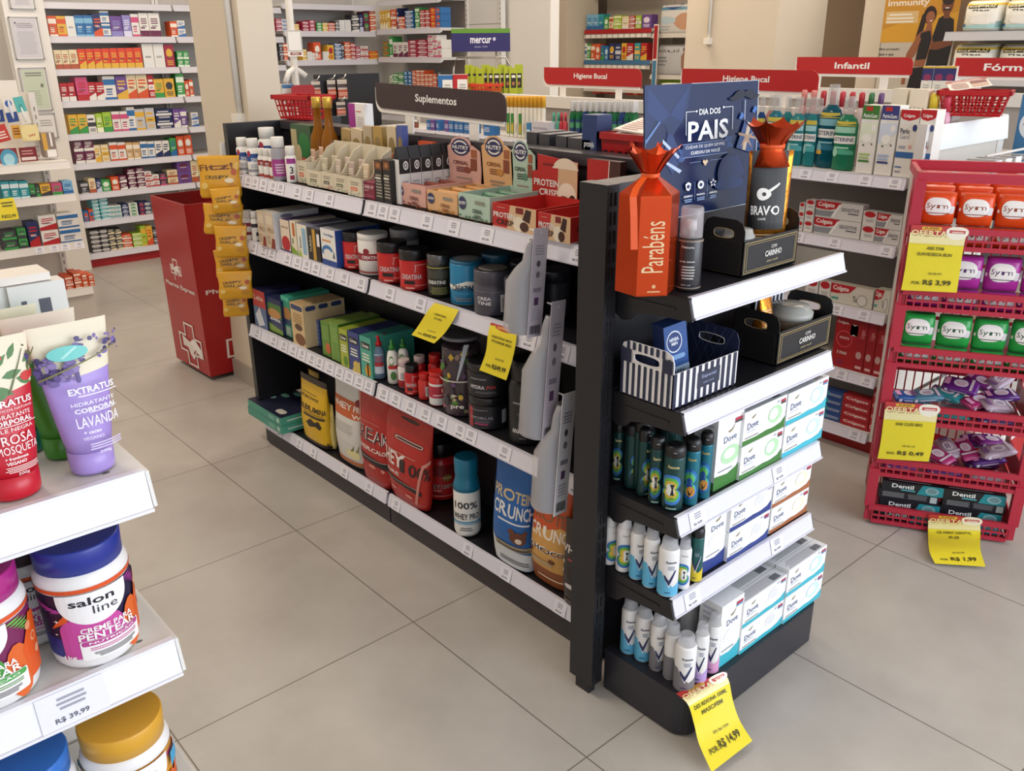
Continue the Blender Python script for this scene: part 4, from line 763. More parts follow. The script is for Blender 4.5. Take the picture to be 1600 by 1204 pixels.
for i, (f, c, by, w, t, bc, cc, lab, aa) in enumerate(((E, 1143, 392, 98, 15, clr, RPL, 'blue clear sweetener bottle with red cap, front of its pair', [('r', .36, .15, .62, .8, '#c9d3de'), ('r', .38, .4, .6, .55, '#b22c34'), ('b', .4, .6, .58, .75, 2, '#c0413f')]), (E, 1200, 358, 92, -6, clr, RPL, 'blue clear sweetener bottle with red cap, behind its pair', [('r', .36, .15, .62, .8, '#c9d3de'), ('r', .38, .4, .6, .55, '#b22c34')]), (E, 1257, 434, 92, 48, WPL, mat('#2f7d34', .3), 'white stevia bottle with green cap and leaves, front of its pair', [('e', .46, .72, .07, .16, '#3f8a37'), ('r', .36, .46, .64, .58, '#b8262c'), ('e', .5, .24, .08, .14, '#4a7f3a')]), (E, 1346, 410, 90, 35, WPL, mat('#2f7d34', .3), 'white stevia bottle with green cap and leaves, behind its pair', [('e', .46, .72, .07, .16, '#3f8a37'), ('r', .36, .46, .64, .58, '#b8262c')]))):
    jar(lab, f, c, by, w, t, Z3, bc, cc, aa, 'sweetener_bottle', 'bottle', BT, BTL, 'squeeze bottles', lidname='cap')
jar('small white and red pot with pale pink lid', E, 1352, 465, 105, 205, Z3, mat('#e0d7d6', .3), mat('#d9c4c2', .4), [('r', 0, 0, 1, .35, '#a31f26'), ('b', .38, .45, .6, .8, 3, '#8a8d99')], 'supplement_pot', body=POT, lid=PLID)
jar('small pot with pale pink lid in the second row', E, 1478, 0, 108, 175, Z3, RPL, mat('#d0bdbb', .4), (), 'supplement_pot', body=POT, lid=PLID, xp=.245)
jar('red pot with black lid on the third shelf', G, 444, 248, 98, 24, Z3, RPL, BPL, cr, 'supplement_pot', body=BIGJ, lid=BLID, group=None)
jar('slim red bottle with red lid and white label', G, 523, 278, 76, 86, Z3, mat('#c02a22', .25), mat('#c5241f', .3), [('r', .52, .15, .72, .7, '#d8d4d2'), ('b', .53, .2, .71, .6, 5, '#9a979a')], 'supplement_bottle', 'bottle', POT, PLID)
jar('red and white bottle with red lid nearest the comic can', G, 612, 318, 110, 66, Z3, mat('#cf2f2a', .25), mat('#cb2722', .3), [('r', 0, .3, 1, .78, '#b3263c'), ('r', 0, 0, 1, .3, '#dcdad8'), ('r', 0, .8, 1, .9, '#e9e4e2'), ('b', .4, .4, .6, .5, 1, '#e6c9cd')], 'supplement_bottle', 'bottle', TALL, [(.85, .8), (.86, .95), (.985, .95), (1, .9)])
jar('red lidded pot in the second row of the third shelf', D, 408, 0, 112, 1100, Z3, RPL, mat('#c5241f', .3), (), 'supplement_pot', body=POT, lid=PLID, xp=.25)
q = random.Random(3); cm = [('p', ell(.5 + q.uniform(-.22, .22), q.uniform(.05, .95), q.uniform(.01, .035), q.uniform(.02, .06), q.choice((3, 4, 5))), q.choice(('#b69c7c', '#d8b43c', '#6f4a80', '#9a7f6c', '#3e3a44', '#c9b7a6', '#578a3c', '#8c4a5c'))) for _ in range(60)]
cm += [('p', [(.46, .5), (.47, .5), (.56, .98), (.52, .98)], '#c9ced6'), ('r', .0, .47, 1, .49, '#cfc8c0'), ('t', 'pre', .46, .12, .1, .06, '#e7e2d8')]
jar('tall can covered in dark comic style artwork with grey lid', crop(0, 0, 1), 723.5, 652, 57, 513, Z3, mat('#4a3a42', .3), mat('#77777b', .35), cm, 'pre_workout_can', 'can', TALL, [(.955, .96), (.96, 1), (.99, 1), (1, .96)], za=(.02, .95))
pw = lambda t, c: [('r', 0, .02, 1, .98, '#1c1b22'), ('r', .31, .05, .36, .95, '#a3272e'), ('t', t, .44, .5, .2, .13, c), ('r', .38, .2, .5, .26, '#b33a6c'), ('b', .38, .3, .52, .4, 2, '#6f6d7a'), ('r', .62, .2, .68, .8, '#c9c7c6'), ('t', 'INSANITY', .42, .85, .16, .06, '#8d8b98')]
q0 = G(940, 478); o = round_item('supplement_jar', 'black jar reading HORUS, lower of the stacked pair', 'jar', q0[0], q0[1], 58, 603, Z3, JAR, JLID, BPL, BPL, pw('HORUS', '#8f8d99'), 'stacked black jars', za=(.03, .73))
hz = max(v.co.z for v in o.children[0].data.vertices); r0 = max(v.co.x for v in o.data.vertices)
round_item('supplement_jar', 'black jar with red letters PW, stacked on top under the yellow tag', 'jar', 0, 0, 0, 0, 0, JAR, JLID, BPL, BPL, [('r', 0, .02, 1, .98, '#1b1a1f'), ('t', 'HYDRA', .41, .42, .13, .16, '#d9d7da'), ('t', 'PW', .53, .42, .08, .16, '#c23136'), ('b', .38, .16, .58, .26, 2, '#6f6d74'), ('t', 'DARKNESS', .42, .78, .14, .08, '#9a98a0')], 'stacked black jars', za=(.03, .73), P=V((o.location.x, o.location.y, o.location.z + hz)), r=r0, h=hz * 1.0)
jar('tall matt black supplement jar with eagle emblem and red letters', G, 1193, 580, 226, -38, Z3, mat('#1b1a1d', .42), mat('#1b1a1d', .4), [('t', 'ANA', .40, .2, .09, .09, '#dcdadc'), ('t', 'BOL', .505, .2, .1, .09, '#b52a30'), ('p', [(.4, .55), (.5, .62), (.52, .5), (.46, .42), (.44, .5)], '#4b4a4e'), ('p', [(.46, .45), (.56, .62), (.54, .46)], '#55545a'), ('t', 'DARKNESS', .42, .76, .1, .04, '#c9c7cc'), ('b', .62, .25, .66, .6, 6, '#8d8b90'), ('t', '300 g', .46, .06, .06, .03, '#8d8b90')], 'supplement_jar', body=BIGJ, lid=BLID, za=(.05, .66))
jar('white plastic bottle with red fruit label behind the hanging packs', G, 1368, 706, 118, 110, Z3, WPL, mat('#3a3539', .3), [('r', 0, .3, 1, .8, '#c2422e'), ('e', .45, .6, .05, .14, '#5f8f3c'), ('r', 0, .2, 1, .3, '#2b6f92'), ('t', 'FRUTA', .46, .7, .16, .1, '#eee4dd')], 'supplement_bottle', 'bottle', BIGJ, BLID)

# -- base deck
G2 = 'teal flat boxes'
for k, lab in enumerate(('lower teal and navy flat box at the pillar end of the base', 'upper teal and navy flat box with three round spots')):
    P = at(.138, 388.5, .1065 + .031 * k); Q = at(.138, 441, .105)
    carton('wafer_box', lab, 'box', None, None, None, 0, RX, .17, '#3f8f7c', '#4aa08b', '#1b1f38', [('b', .62, .25, .82, .75, 2, '#8fc2b2'), ('r', .88, .25, .95, .75, '#b8d4c8')], [('b', .1, .4, .8, .7, 1, '#cfe6dc')], P=P, w=P.y - Q.y, h=.03, at=[('e', .16, .45, .09, .07, '#8ec0b2'), ('e', .26, .68, .1, .07, '#79b3a4'), ('e', .36, .9, .1, .07, '#79b3a4'), ('o', .68, .1, .9, .26, '#c9c6bd', .5)], group=G2)
def bag(label, f, x0, by, x1, top, t, col, a, rz=RX, name='protein_bag', z=Z4, **k):
    P, w = frame(f(x0, by), f(x1, 0)[0], z, rz); h = hgt(P + V((t / 2, 0, 0)), f(0, top)[1])
    return pouch(name, label, 'bag', P, rz, w, h, t, col, a, **k)
bag('yellow albumin bag with dark brown ends on the base', E, 470, 872, 672, 322, .06, '#dcae1a', [('r', -.02, .92, 1.02, 1, '#3a2a22'), ('r', -.02, 0, 1.02, .06, '#2f221e'), ('b', .22, .76, .66, .8, 1, '#a3842a'), ('t', 'NATUROVOS', .44, .71, .46, .04, '#3a2d1c'), ('t', 'ALBUMINA', .58, .56, .68, .08, '#33281a'), ('b', .35, .49, .85, .52, 1, '#8f7320'), ('o', .38, .44, .88, .475, '#3d3020', .3), ('p', [(.45, .34), (.52, .42), (.6, .385), (.7, .42), (.78, .34), (.72, .29), (.62, .33), (.5, .29)], '#2a2119'), ('e', .9, .08, .06, .02, '#5d4a1c')], topw=1.04, sealc='#3a2a22')
bag('second yellow bag, peeking out behind the yellow albumin bag', E, 560, 800, 645, 300, .03, '#b8921c', [('r', -.02, .86, 1.02, .92, '#3a2a22')])
bag('small pale yellow sachet bag between the yellow and white bags', E, 662, 932, 745, 560, .03, '#d8c478', [('b', .15, .5, .85, .75, 4, '#a3935a'), ('b', .15, .03, .85, .1, 1, '#77683c')])
bag('white and orange whey protein bag with vanilla flower', E, 752, 1035, 962, 328, .07, '#d5d2cd', [('r', -.02, .58, 1.02, .78, '#bf5a28'), ('t', 'WHEY PRO', .56, .70, .8, .07, '#f2e9e2'), ('t', 'W', .76, .615, .25, .05, '#f0dccd'), ('b', .2, .4, .7, .52, 5, '#b9b6b2'), ('e', .66, .16, .16, .06, '#e6dca6'), ('p', [(.6, .2), (.7, .28), (.66, .2)], '#7a7a3a'), ('p', [(.72, .2), (.84, .3), (.78, .2)], '#8a8445'), ('r', -.02, .02, 1.02, .07, '#c47448'), ('o', .7, .74, 1, .82, '#7d2030', .5)], topw=1.08)
bag('red CREATINE bag beside the white whey bag', G, 92, 775, 262, 165, .05, '#a8211b', [('p', [(.2, .58), (.26, .58), (.24, .98), (.16, .98)], '#c9877a'), ('t', 'CREAM', .5, .54, .85, .14, '#e0d6d2', 1), ('t', 'CREAM', .51, .535, .85, .14, '#3a1f20', 0), ('t', 'HYPERCALORIC', .6, .39, .9, .045, '#eadad4'), ('p', [(.12, .26), (1, .2), (1, .27), (.12, .33)], '#231a1d'), ('b', .2, .28, .9, .29, 1, '#c9bcb9'), ('e', .3, .21, .05, .02, '#d98a7c'), ('e', .52, .2, .05, .02, '#d98a7c'), ('e', .74, .19, .05, .02, '#d98a7c'), ('b', .2, .66, .7, .68, 1, '#c66a5c')], topw=1.12)
bag('large red whey bag reading HEY100% with a hang hole', G, 264, 885, 500, 292, .06, '#b0231c', [('e', .56, .93, .09, .018, '#2b0f0e'), ('o', .4, .68, .78, .74, '#7d1a17', .5), ('o', .42, .69, .76, .73, '#c9aaa3', .5), ('o', .44, .7, .74, .72, '#3a1c1c', .5), ('t', 'WHEY', .28, .47, .5, .15, '#e6dcd8'), ('t', '100%', .74, .43, .5, .14, '#2b1a1c'), ('t', 'PURE', .36, .32, .24, .04, '#eadad4'), ('p', [(.06, .25), (.78, .17), (.78, .22), (.06, .3)], '#1f181b'), ('b', .12, .235, .7, .245, 1, '#c9bcb9'), ('p', [(.64, .05), (.68, .05), (.82, .5), (.98, .56), (.98, .6), (.78, .53)], '#cf8b7f'), ('b', .1, .55, .7, .57, 1, '#cf8b7f'), ('e', .18, .15, .05, .02, '#d98a7c'), ('e', .36, .13, .05, .02, '#d98a7c'), ('e', .56, .11, .05, .02, '#d98a7c')], topw=1.4, wob=.01)
jar('big red whey jar with black lid and gold seal', G, 634, 1066, 216, 492, Z4, RPL, BPL, [('r', .22, .5, .78, .98, '#7d1018'), ('r', .22, .03, .78, .66, '#c11f20'), ('t', 'WHEY100%', .47, .34, .3, .13, '#2b1a1c'), ('t', 'WHEY100%', .465, .345, .3, .13, '#d9c9c7', 0), ('e', .56, .6, .05, .1, '#8a6a34'), ('t', 'VITAMIN', .56, .6, .09, .05, '#e0cda0'), ('b', .38, .12, .52, .18, 1, '#231a1d'), ('r', .38, .06, .7, .075, '#e8a79c'), ('b', .4, .22, .5, .26, 1, '#efd6d2')], 'whey_jar', body=BIGJ, lid=BLID, za=(.05, .66), xp=.29)
WB = [(0, .88), (.04, .97), (.06, 1), (.58, 1), (.66, .9), (.72, .8), (.74, .72), (.86, .78), (.88, .8)]
jar('white whey bottle with teal shoulder and cap', G, 806, 1180, 168, 607, Z4, WPL, mat('#17708f', .3), [('r', 0, .98, 1, 1.0, '#17708f'), ('t', '100%', .48, .68, .3, .16, '#26242a'), ('t', 'WHEY PRO', .48, .42, .34, .14, '#26242a'), ('r', .25, .27, .75, .3, '#2487b0'), ('r', .25, .23, .75, .25, '#4aa3c4'), ('b', .4, .08, .56, .18, 2, '#77757a')], 'whey_bottle', 'bottle', WB, [(.6, .985), (.64, 1.0), (.72, .86), (.76, .82), (.8, .86), (.97, .88), (1, .82)], za=(.04, .6), lidname='cap')
bag('blue protein crunch bag with brown bear face', H, 802, 742, 1078, -105, .08, '#1a5ea6', [('p', [(-.02, 0), (1.02, 0), (1.02, .16), (.4, .2), (.2, .3), (.1, .32), (.06, .22), (-.02, .24)], '#d5d9de'), ('t', 'PROTEIN', .62, .68, .75, .1, '#c9b28a'), ('t', 'CRUNCH', .66, .545, .75, .12, '#dcdcdc'), ('b', .4, .44, .95, .47, 1, '#dfe3ea'), ('e', .1, .7, .09, .045, '#8fb2d6'), ('e', .1, .7, .06, .03, '#1a5ea6'), ('e', .1, .55, .08, .04, '#8fb2d6'), ('e', .1, .55, .05, .025, '#1a5ea6'), ('e', .72, .32, .15, .06, '#6b3a24'), ('e', .6, .375, .05, .025, '#6b3a24'), ('e', .84, .375, .05, .025, '#6b3a24'), ('e', .72, .3, .06, .025, '#e6d2c2'), ('r', .36, .19, .98, .24, '#9a8a70'), ('b', .38, .2, .95, .23, 1, '#3f3a35'), ('b', .4, .05, .9, .1, 2, '#77757a')], topw=.96)
bag('orange protein crunch bag reading CHOCOT with chocolate chips', H, 1098, 888, 1390, 22, .08, '#c54f22', [('p', [(.0, .15), (1.02, .15), (1.02, .55), (.7, .58), (.3, .48), (.05, .4)], '#cf9b52'), ('r', -.02, 0, 1.02, .16, '#8a4a22'), ('t', 'PROTEIN', .6, .64, .75, .1, '#8a5a3a'), ('t', 'CRUNCH', .62, .5, .75, .11, '#e9ddcf'), ('t', 'CHOCOTINE', .68, .345, .9, .055, '#f3efe8'), ('t', 'CHOCOTINE', .685, .343, .86, .045, '#2b2a4a'), ('o', .14, .77, .5, .85, '#5c4a22', .4), ('t', 'COCOA', .32, .81, .28, .03, '#d9c46a'), ('e', .08, .63, .1, .035, '#9fb2b4'), ('e', .08, .63, .06, .02, '#c54f22'), ('e', .08, .53, .09, .032, '#9fb2b4'), ('e', .08, .53, .055, .02, '#c54f22'), ('e', .06, .88, .09, .03, '#6b3a22'), ('e', .12, .44, .06, .025, '#7a4524'), ('e', .3, .3, .04, .018, '#6b3a22'), ('e', .6, .26, .05, .02, '#6b3a22'), ('r', .25, .2, .6, .24, '#b39a72'), ('b', .4, .07, .9, .1, 1, '#e6c9ae')], topw=.98)
bag('dark brown whey bag at the near end of the base', H, 1366, 1098, 1530, 440, .05, '#2f2523', [('t', 'WHEY', .5, .68, .9, .09, '#cfc4be'), ('b', .4, .56, .9, .6, 1, '#a33a40'), ('e', .22, .52, .1, .03, '#b9b2ae'), ('e', .22, .42, .1, .03, '#b9b2ae'), ('e', .5, .26, .12, .03, '#d8d4d2'), ('e', .75, .14, .12, .03, '#d8d4d2'), ('r', -.02, 0, 1.02, .07, '#5a4d48')], topw=1.1)
# hanging clip strip of yellow snack bags at the pillar end
st = empty('clip_strip', (0, 0, 0)); tag(st, 'white hanging clip strip at the pillar end of the black gondola', 'clip strip')
s0 = ony((349, 225), 1.47); s1 = ony((368, 480), 1.47)
b = MB(); b.hexa([(s1.x - .008, 1.468, s1.z), (s1.x + .008, 1.468, s1.z), (s1.x + .008, 1.47, s1.z), (s1.x - .008, 1.47, s1.z), (s0.x - .012, 1.468, s0.z), (s0.x + .012, 1.468, s0.z), (s0.x + .012, 1.47, s0.z), (s0.x - .012, 1.47, s0.z)], PAPER); b.obj('strip', st)
b = MB(); b.box(s0.x - .014, 1.462, s0.z - .06, s0.x + .014, 1.467, s0.z + .005, WHITE); b.obj('hanger_card', st)
b = MB(); b.tube([(s0.x, 1.466, s0.z), (s0.x + .006, 1.458, s0.z + .008), (s0.x + .03, 1.458, s0.z + .02)], .0018, mat('#55525a', .3, .8), 6); b.obj('hook', st)
sn = [(314, 372, 248, 311, 'topmost, large front letters'), (334, 376, 300, 336, 'second from the top'), (319, 374, 322, 367, 'third from the top'), (338, 383, 358, 404, 'fourth from the top'), (339, 388, 396, 437, 'fifth from the top'), (343, 391, 430, 470, 'sixth from the top'), (350, 386, 460, 497, 'lowest')]
for i, (x0, x1, t, bt, lb) in enumerate(sn):
    yp = 1.375 - .032 * (i % 2); rz = math.radians(-24); P = ony((x0, bt), yp); d = (P - CP).dot(FW); w = (x1 - x0) * d / FPX / .93; h = hgt(P, t - 3)
    o = pouch('snack_bag', 'yellow crispy garlic snack bag on the clip strip, ' + lb, 'snack bag', P, rz, w, h, .024, '#d69a1c', [('t', 'Fitz!' if i == 0 else 'CRISPY', .42, .74 if i == 0 else .62, .56 if i == 0 else .34, .15 if i == 0 else .09, '#6e3b1e' if i == 0 else '#55401c', 1, 6), ('t', 'CRISPY' if i == 0 else 'GARLIC', .44, .5, .34, .085, '#5f4a20'), ('e', .72, .62, .07, .08, '#b8562c'), ('e', .62, .42, .08, .06, '#e9d9b8'), ('e', .66, .25, .1, .09, '#c98a2c'), ('e', .8, .76, .08, .1, '#e0b75c'), ('e', .25, .3, .08, .08, '#e3bd66')], group='yellow snack bags', bot=.35, wob=.02)
    o.rotation_euler[1] = (.03, -.04, .1, .05, 0, .04, .02)[i]
# clear blister packs hanging at the near end, seen from behind
bc = mat('#f1eef2', .06, 0, 'clear')
for i, (qx, qb, qt, yp, lab) in enumerate(((846, 522, 362, -.095, 'topmost'), (853, 690, 480, -.14, 'middle'), (868, 806, 625, -.178, 'lowest, with barcode on the white back'))):
    P = ony((qx, qb), yp); P.x = .066; wq = .046; hq = hgt(P, qt) * 1.02
    mb = MB(); mb.box(0, 0, 0, wq, .0012, hq, '#c4bbc4' if i < 2 else '#e4e1e4'); art(mb, [('r', .2, .42, .75, .46, '#8f8a95'), ('e', .45, .68, .13, .03, '#55525a'), ('e', .45, .58, .14, .03, '#77747c'), ('r', .3, .3, .6, .37, '#5c3d63'), ('b', .15, .76, .8, .86, 4, '#9b97a0'), ('b', .15, .16, .8, .27, 4, '#b5b1ba')] + [('r', .12 + .075 * k, .03, .15 + .075 * k + .012 * (k % 3), .11, '#232228') for k in range(9)], front(wq, hq), asp=wq / hq)
    o = tag(mb.obj('blister_pack', None, P, RY + .12), 'clear bottle blister pack near the end cap post, ' + lab, 'blister pack', 'hanging blister packs'); o.rotation_euler[1] = .1
    k = MB(); k.box(.002, .0013, .002, wq - .002, .002, hq - .002, mat('#7b4f78', .4)); k.obj('card_front', o)['label'] = 'violet card front'
    rg = [(.02, .02), (.03, .03), (.06, .034), (.5, .034), (.62, .024), (.7, .014), (.82, .012), (.9, .008)]
    k = MB(); k.loft([(a * hq, r_ * .85, r_ * .9, .003 + r_ * .9, wq * .15) for a, r_ in rg], bc, 22); k.obj('blister_bubble', o)['label'] = 'clear plastic bubble'
    k = MB(); k.loft([(a * hq, r_ * .6, r_ * .6, .005 + r_ * .8, wq * .15) for a, r_ in rg], mat('#2b2930', .18), 16); k.obj('packed_bottle', o)['label'] = 'dark bottle inside the pack'
    k = MB(); k.tube([(wq / 2, -.001, hq * .96), (wq / 2, .03, hq * .97)], .002, WMET, 6); k.obj('hanging_peg', o)

# ================================================================ end cap: gifts, deodorants, soap
E1, E2, E3, E4, E5 = .9388, .7231, .5072, .3229, .1065
K = crop(900, 110, 4.4444); L = crop(920, 300, 3.3452); M_ = crop(920, 560, 4); N_ = crop(880, 780, 2.8386)
FOIL = mat('#c8451a', .22, .75); FOILR = mat('#bf3d14', .25, .65); GOLDF = mat('#d98a2b', .25, .8, 'foil')
# -- orange gift box tied at the neck
gp = onz((1007, 464), E1); rg = .0515; gz = math.radians(-36); hd = V((gp.x - CP.x, gp.y - CP.y, 0)).normalized(); gc = gp + hd * rg * .88
hb = hgt(gc - hd * rg, K(480, 885)[1]); hn = hgt(gc, K(460, 735)[1]); ht = hgt(gc, K(460, 520)[1])
b = MB(); b.loft([(0, rg * 1.05, rg * 1.05), (.002, rg * 1.06, rg * 1.06), (hb * .98, rg * 1.03, rg * 1.03), (hb, rg * 1.02, rg * 1.02), (hn, rg * .26, rg * .26)], FOIL, 6); b.sm = [False] * len(b.sm)
fw_ = rg * 1.1; ap = math.cos(math.radians(30))
Fg = lambda u, v, o: ((u - .5) * fw_, -(rg * (1.062 - .03 * v)) * ap - o, v * hb)
art(b, [('t', 'Parabéns', .48, .5, 1.55, .22, '#e6c79a', 0, 90), ('e', .55, .1, .06, .02, '#d8a877'), ('b', .3, .04, .8, .07, 1, '#d8a877')], Fg, asp=fw_ / hb)
gb = tag(b.obj('gift_box', None, (gc.x, gc.y, E1 + LIFT), gz), 'shiny orange gift box reading Parabéns with petal top on the end cap', 'gift box')
b = MB()
for k in range(6):
    a = math.radians(60 * k + 30); ca, sa = math.cos(a), math.sin(a)
    def Pt(u, v, ca=ca, sa=sa):
        q_ = 2 * u - 1; rr = rg * (.22 + .5 * v ** 1.3 + .1 * q_ * q_ * v); t = q_ * rg * (.15 + .42 * v)
        z = hn + (ht - hn) * v * (.74 + .26 * q_ * q_); return (rr * ca - t * sa, rr * sa + t * ca, z)
    b.grid(Pt, 6, 6, FOIL if k % 2 else FOILR)
b.obj('petal_top', gb)
b = MB(); b.loft([(hn - .004, rg * .31, rg * .31), (hn + .004, rg * .31, rg * .31)], '#e2571a', 16)
rb = [(-rg * .25, -rg * .2, hn), (-rg * .62, -rg * .62, hn - .016), (-rg * .80, -rg * .98, hb + .001), (-rg * .78, -rg * 1.12, hb - .03), (-rg * .74, -rg * 1.2, hb - .085)]
for (x0, y0, z0), (x1, y1, z1) in zip(rb, rb[1:]):
    b.face([(x0 - .006, y0 - .002, z0), (x1 - .006, y1 - .002, z1), (x1 + .006, y1 - .002, z1), (x0 + .006, y0 - .002, z0)], '#e2571a')
b.obj('ribbon', gb)['label'] = 'bright orange satin ribbon'
# -- spray bottle
o = jar('dark grey body spray bottle with clear cap beside the orange gift box', L, 514, 524, 122, 70, E1, mat('#2f2f33', .3), mat('#dcd6d8', .15, 0, 'clear'), [('t', 'Natura', .47, .86, .16, .05, '#d8d4d0'), ('b', .4, .2, .58, .5, 5, '#b9b6b4'), ('t', 'body splash', .47, .56, .2, .04, '#e9e6e2'), ('r', .22, .96, .78, 1, '#8a7a6c'), ('r', .22, 0, .78, .025, '#8a7a6c'), ('t', '200 ml', .47, .08, .12, .03, '#b9b6b4')], 'spray_bottle', 'bottle', [(0, .96), (.015, 1), (.62, 1), (.635, .95), (.645, .55)], [(.64, .9), (.65, .93), (.97, .9), (1, .84)], za=(.03, .62), lidname='cap', lidlabel='clear plastic cap')
b = MB(); h_ = max(v.co.z for v in o.data.vertices); b.loft([(h_, .006, .006), (h_ * 1.12, .006, .006), (h_ * 1.12, .01, .01), (h_ * 1.3, .009, .009)], '#d9d7d8', 12); b.obj('nozzle', o)
# -- handled card trays
def plate(mb, outline, hole, fn, t, mt, n=40):
    """convex card with an oval slot: outline and slot joined ray by ray"""
    cx, cy, rx, ry = hole; an = sorted({round(math.atan2(y - cy, x - cx), 5) for x, y in outline} | {round(-math.pi + 2 * math.pi * i / n, 5) for i in range(n)})
    O = []; I = []
    for a in an:
        dx, dy = math.cos(a), math.sin(a); best = 1e9
        for (x1, y1), (x2, y2) in zip(outline, outline[1:] + outline[:1]):
            ex, ey = x2 - x1, y2 - y1; den = dx * ey - dy * ex
            if abs(den) < 1e-12: continue
            s = ((x1 - cx) * ey - (y1 - cy) * ex) / den; q = ((x1 - cx) * dy - (y1 - cy) * dx) / den
            if s > 0 and -1e-6 <= q <= 1 + 1e-6: best = min(best, s)
        O.append((cx + dx * best, cy + dy * best)); k = (abs(dx / rx) ** 4 + abs(dy / ry) ** 4) ** -.25; I.append((cx + dx * k, cy + dy * k))
    N = len(an)
    for i in range(N):
        j = (i + 1) % N
        mb.face([fn(*O[i], 0), fn(*O[j], 0), fn(*I[j], 0), fn(*I[i], 0)], mt); mb.face([fn(*I[i], t), fn(*I[j], t), fn(*O[j], t), fn(*O[i], t)], mt)
        mb.face([fn(*I[i], 0), fn(*I[j], 0), fn(*I[j], t), fn(*I[i], t)], mt); mb.face([fn(*O[j], 0), fn(*O[i], 0), fn(*O[i], t), fn(*O[j], t)], mt)
def gift_tray(label, f, bl, br, ft, st, bk, z, outer, inner, fa, sa=(), rz=0, lining=None, group=None):
    P, w = frame(f(*bl), f(br, 0)[0], z, rz); hf = hgt(P, f(0, ft)[1]); t = .002
    # depth: walk inward until the pixel column of the back corner
    n = V((-math.sin(rz), math.cos(rz), 0)); lo, hi = .01, .3
    for _ in range(40):
        md = (lo + hi) / 2; lo, hi = (md, hi) if pj(P + n * md)[0] > f(bk, 0)[0] else (lo, md)
    d = lo; hs = hgt(P + n * d * .6, f(0, st)[1]); mb = MB(); mi = mat(inner, .5)
    mb.box(0, 0, 0, w, d, t, outer); mb.box(0, 0, 0, w, t, hf, outer); mb.box(0, d - t, 0, w, d, hf, mi); mb.box(t, t, t, w - t, t + .0006, hf - .001, mi)
    art(mb, fa, front(w, hf), asp=w / hf)
    c = .02; ol = [(0, 0), (d, 0), (d, hs - c), (d - c * .3, hs - c * .3), (d - c, hs), (c, hs), (c * .3, hs - c * .3), (0, hs - c)]; hole = (d / 2, hs * .74, d * .24, hs * .085)
    o = tag(mb.obj('gift_tray', None, (P.x, P.y, z + LIFT), rz), label, 'gift tray', group)
    for k, x in enumerate((0, w - t)):
        m2 = MB(); mm = mat(outer if (k == 0 or not lining) else lining, .5); plate(m2, ol, hole, lambda a, q, s, x=x: (x + s, a, q), t, mm)
        if k == 0 and sa: art(m2, sa, lambda u, v, of: (-of, d - u * d, v * hs), asp=d / hs)
        if k == 1 and lining: art(m2, lining_art, lambda u, v, of: (x - of, u * d, v * hs), asp=d / hs)
        rim = [(hole[0] + hole[2] * math.cos(a) * min(1, abs(math.cos(a)) ** -.5 if abs(math.cos(a)) > .01 else 1), hole[1] + hole[3] * math.copysign(abs(math.sin(a)) ** .5, math.sin(a))) for a in [2 * math.pi * i / 28 for i in range(28)]]
        m2.tube([(x - .0004, a, q) for a, q in rim], .0009, '#e4e0dc' if outer != '#1d1b1c' else '#a58a5c', 5, True)
        m2.obj('handle_side', o)
    return o, P, w, d, hf, hs
lining_art = []
gold = '#b39a62'
def gframe(x0, y0, x1, y1, tx, ty, c=gold): return [('r', x0, y0, x1, y0 + ty, c), ('r', x0, y1 - ty, x1, y1, c), ('r', x0, y0, x0 + tx, y1, c), ('r', x1 - tx, y0, x1, y1, c)]
carin = gframe(.03, .07, .97, .93, .008, .02) + gframe(.06, .13, .94, .87, .005, .012) + [('t', 'COM', .54, .68, .1, .1, '#c9c4bc'), ('t', 'CARINHO', .54, .5, .3, .17, '#dcd8d0'), ('t', 'para você', .53, .28, .2, .08, '#a89a72')]
sideg = gframe(.06, .03, .94, .62, .006, .006, '#4c4433')
def clear_tub(label, P, r, h, group='clear lidded tubs'):
    b = MB(); b.loft([(0, r * .88, r * .88), (h * .7, r * .97, r * .97), (h * .72, r, r)], mat('#b5a48e', .2, 0, 'liquid'), 32)
    o = tag(b.obj('sweets_tub', None, (P.x, P.y, P.z), 0), label, 'tub', group)
    l = MB(); l.loft([(h * .72, r * 1.03, r * 1.03), (h * .86, r * 1.04, r * 1.04), (h * .88, r * .95, r * .95), (h * 1.0, r * .85, r * .85), (h * 1.01, r * .3, r * .3)], mat('#cdccc4', .15, 0, 'liquid'), 32)
    l.obj('lid', o)['label'] = 'clear plastic lid'
    c = MB(); q = random.Random(5)
    for i in range(14):
        a = q.uniform(0, 6.28); s = q.uniform(0, .7) * r; c.loft([(h * .66 + q.uniform(0, .004), .008, .006, s * math.sin(a), s * math.cos(a)), (h * .72, .006, .005, s * math.sin(a), s * math.cos(a))], q.choice(('#5c4632', '#8a7a4c', '#d9d3c2', '#6b7a4a')), 8)
    c.obj('sweets', o)
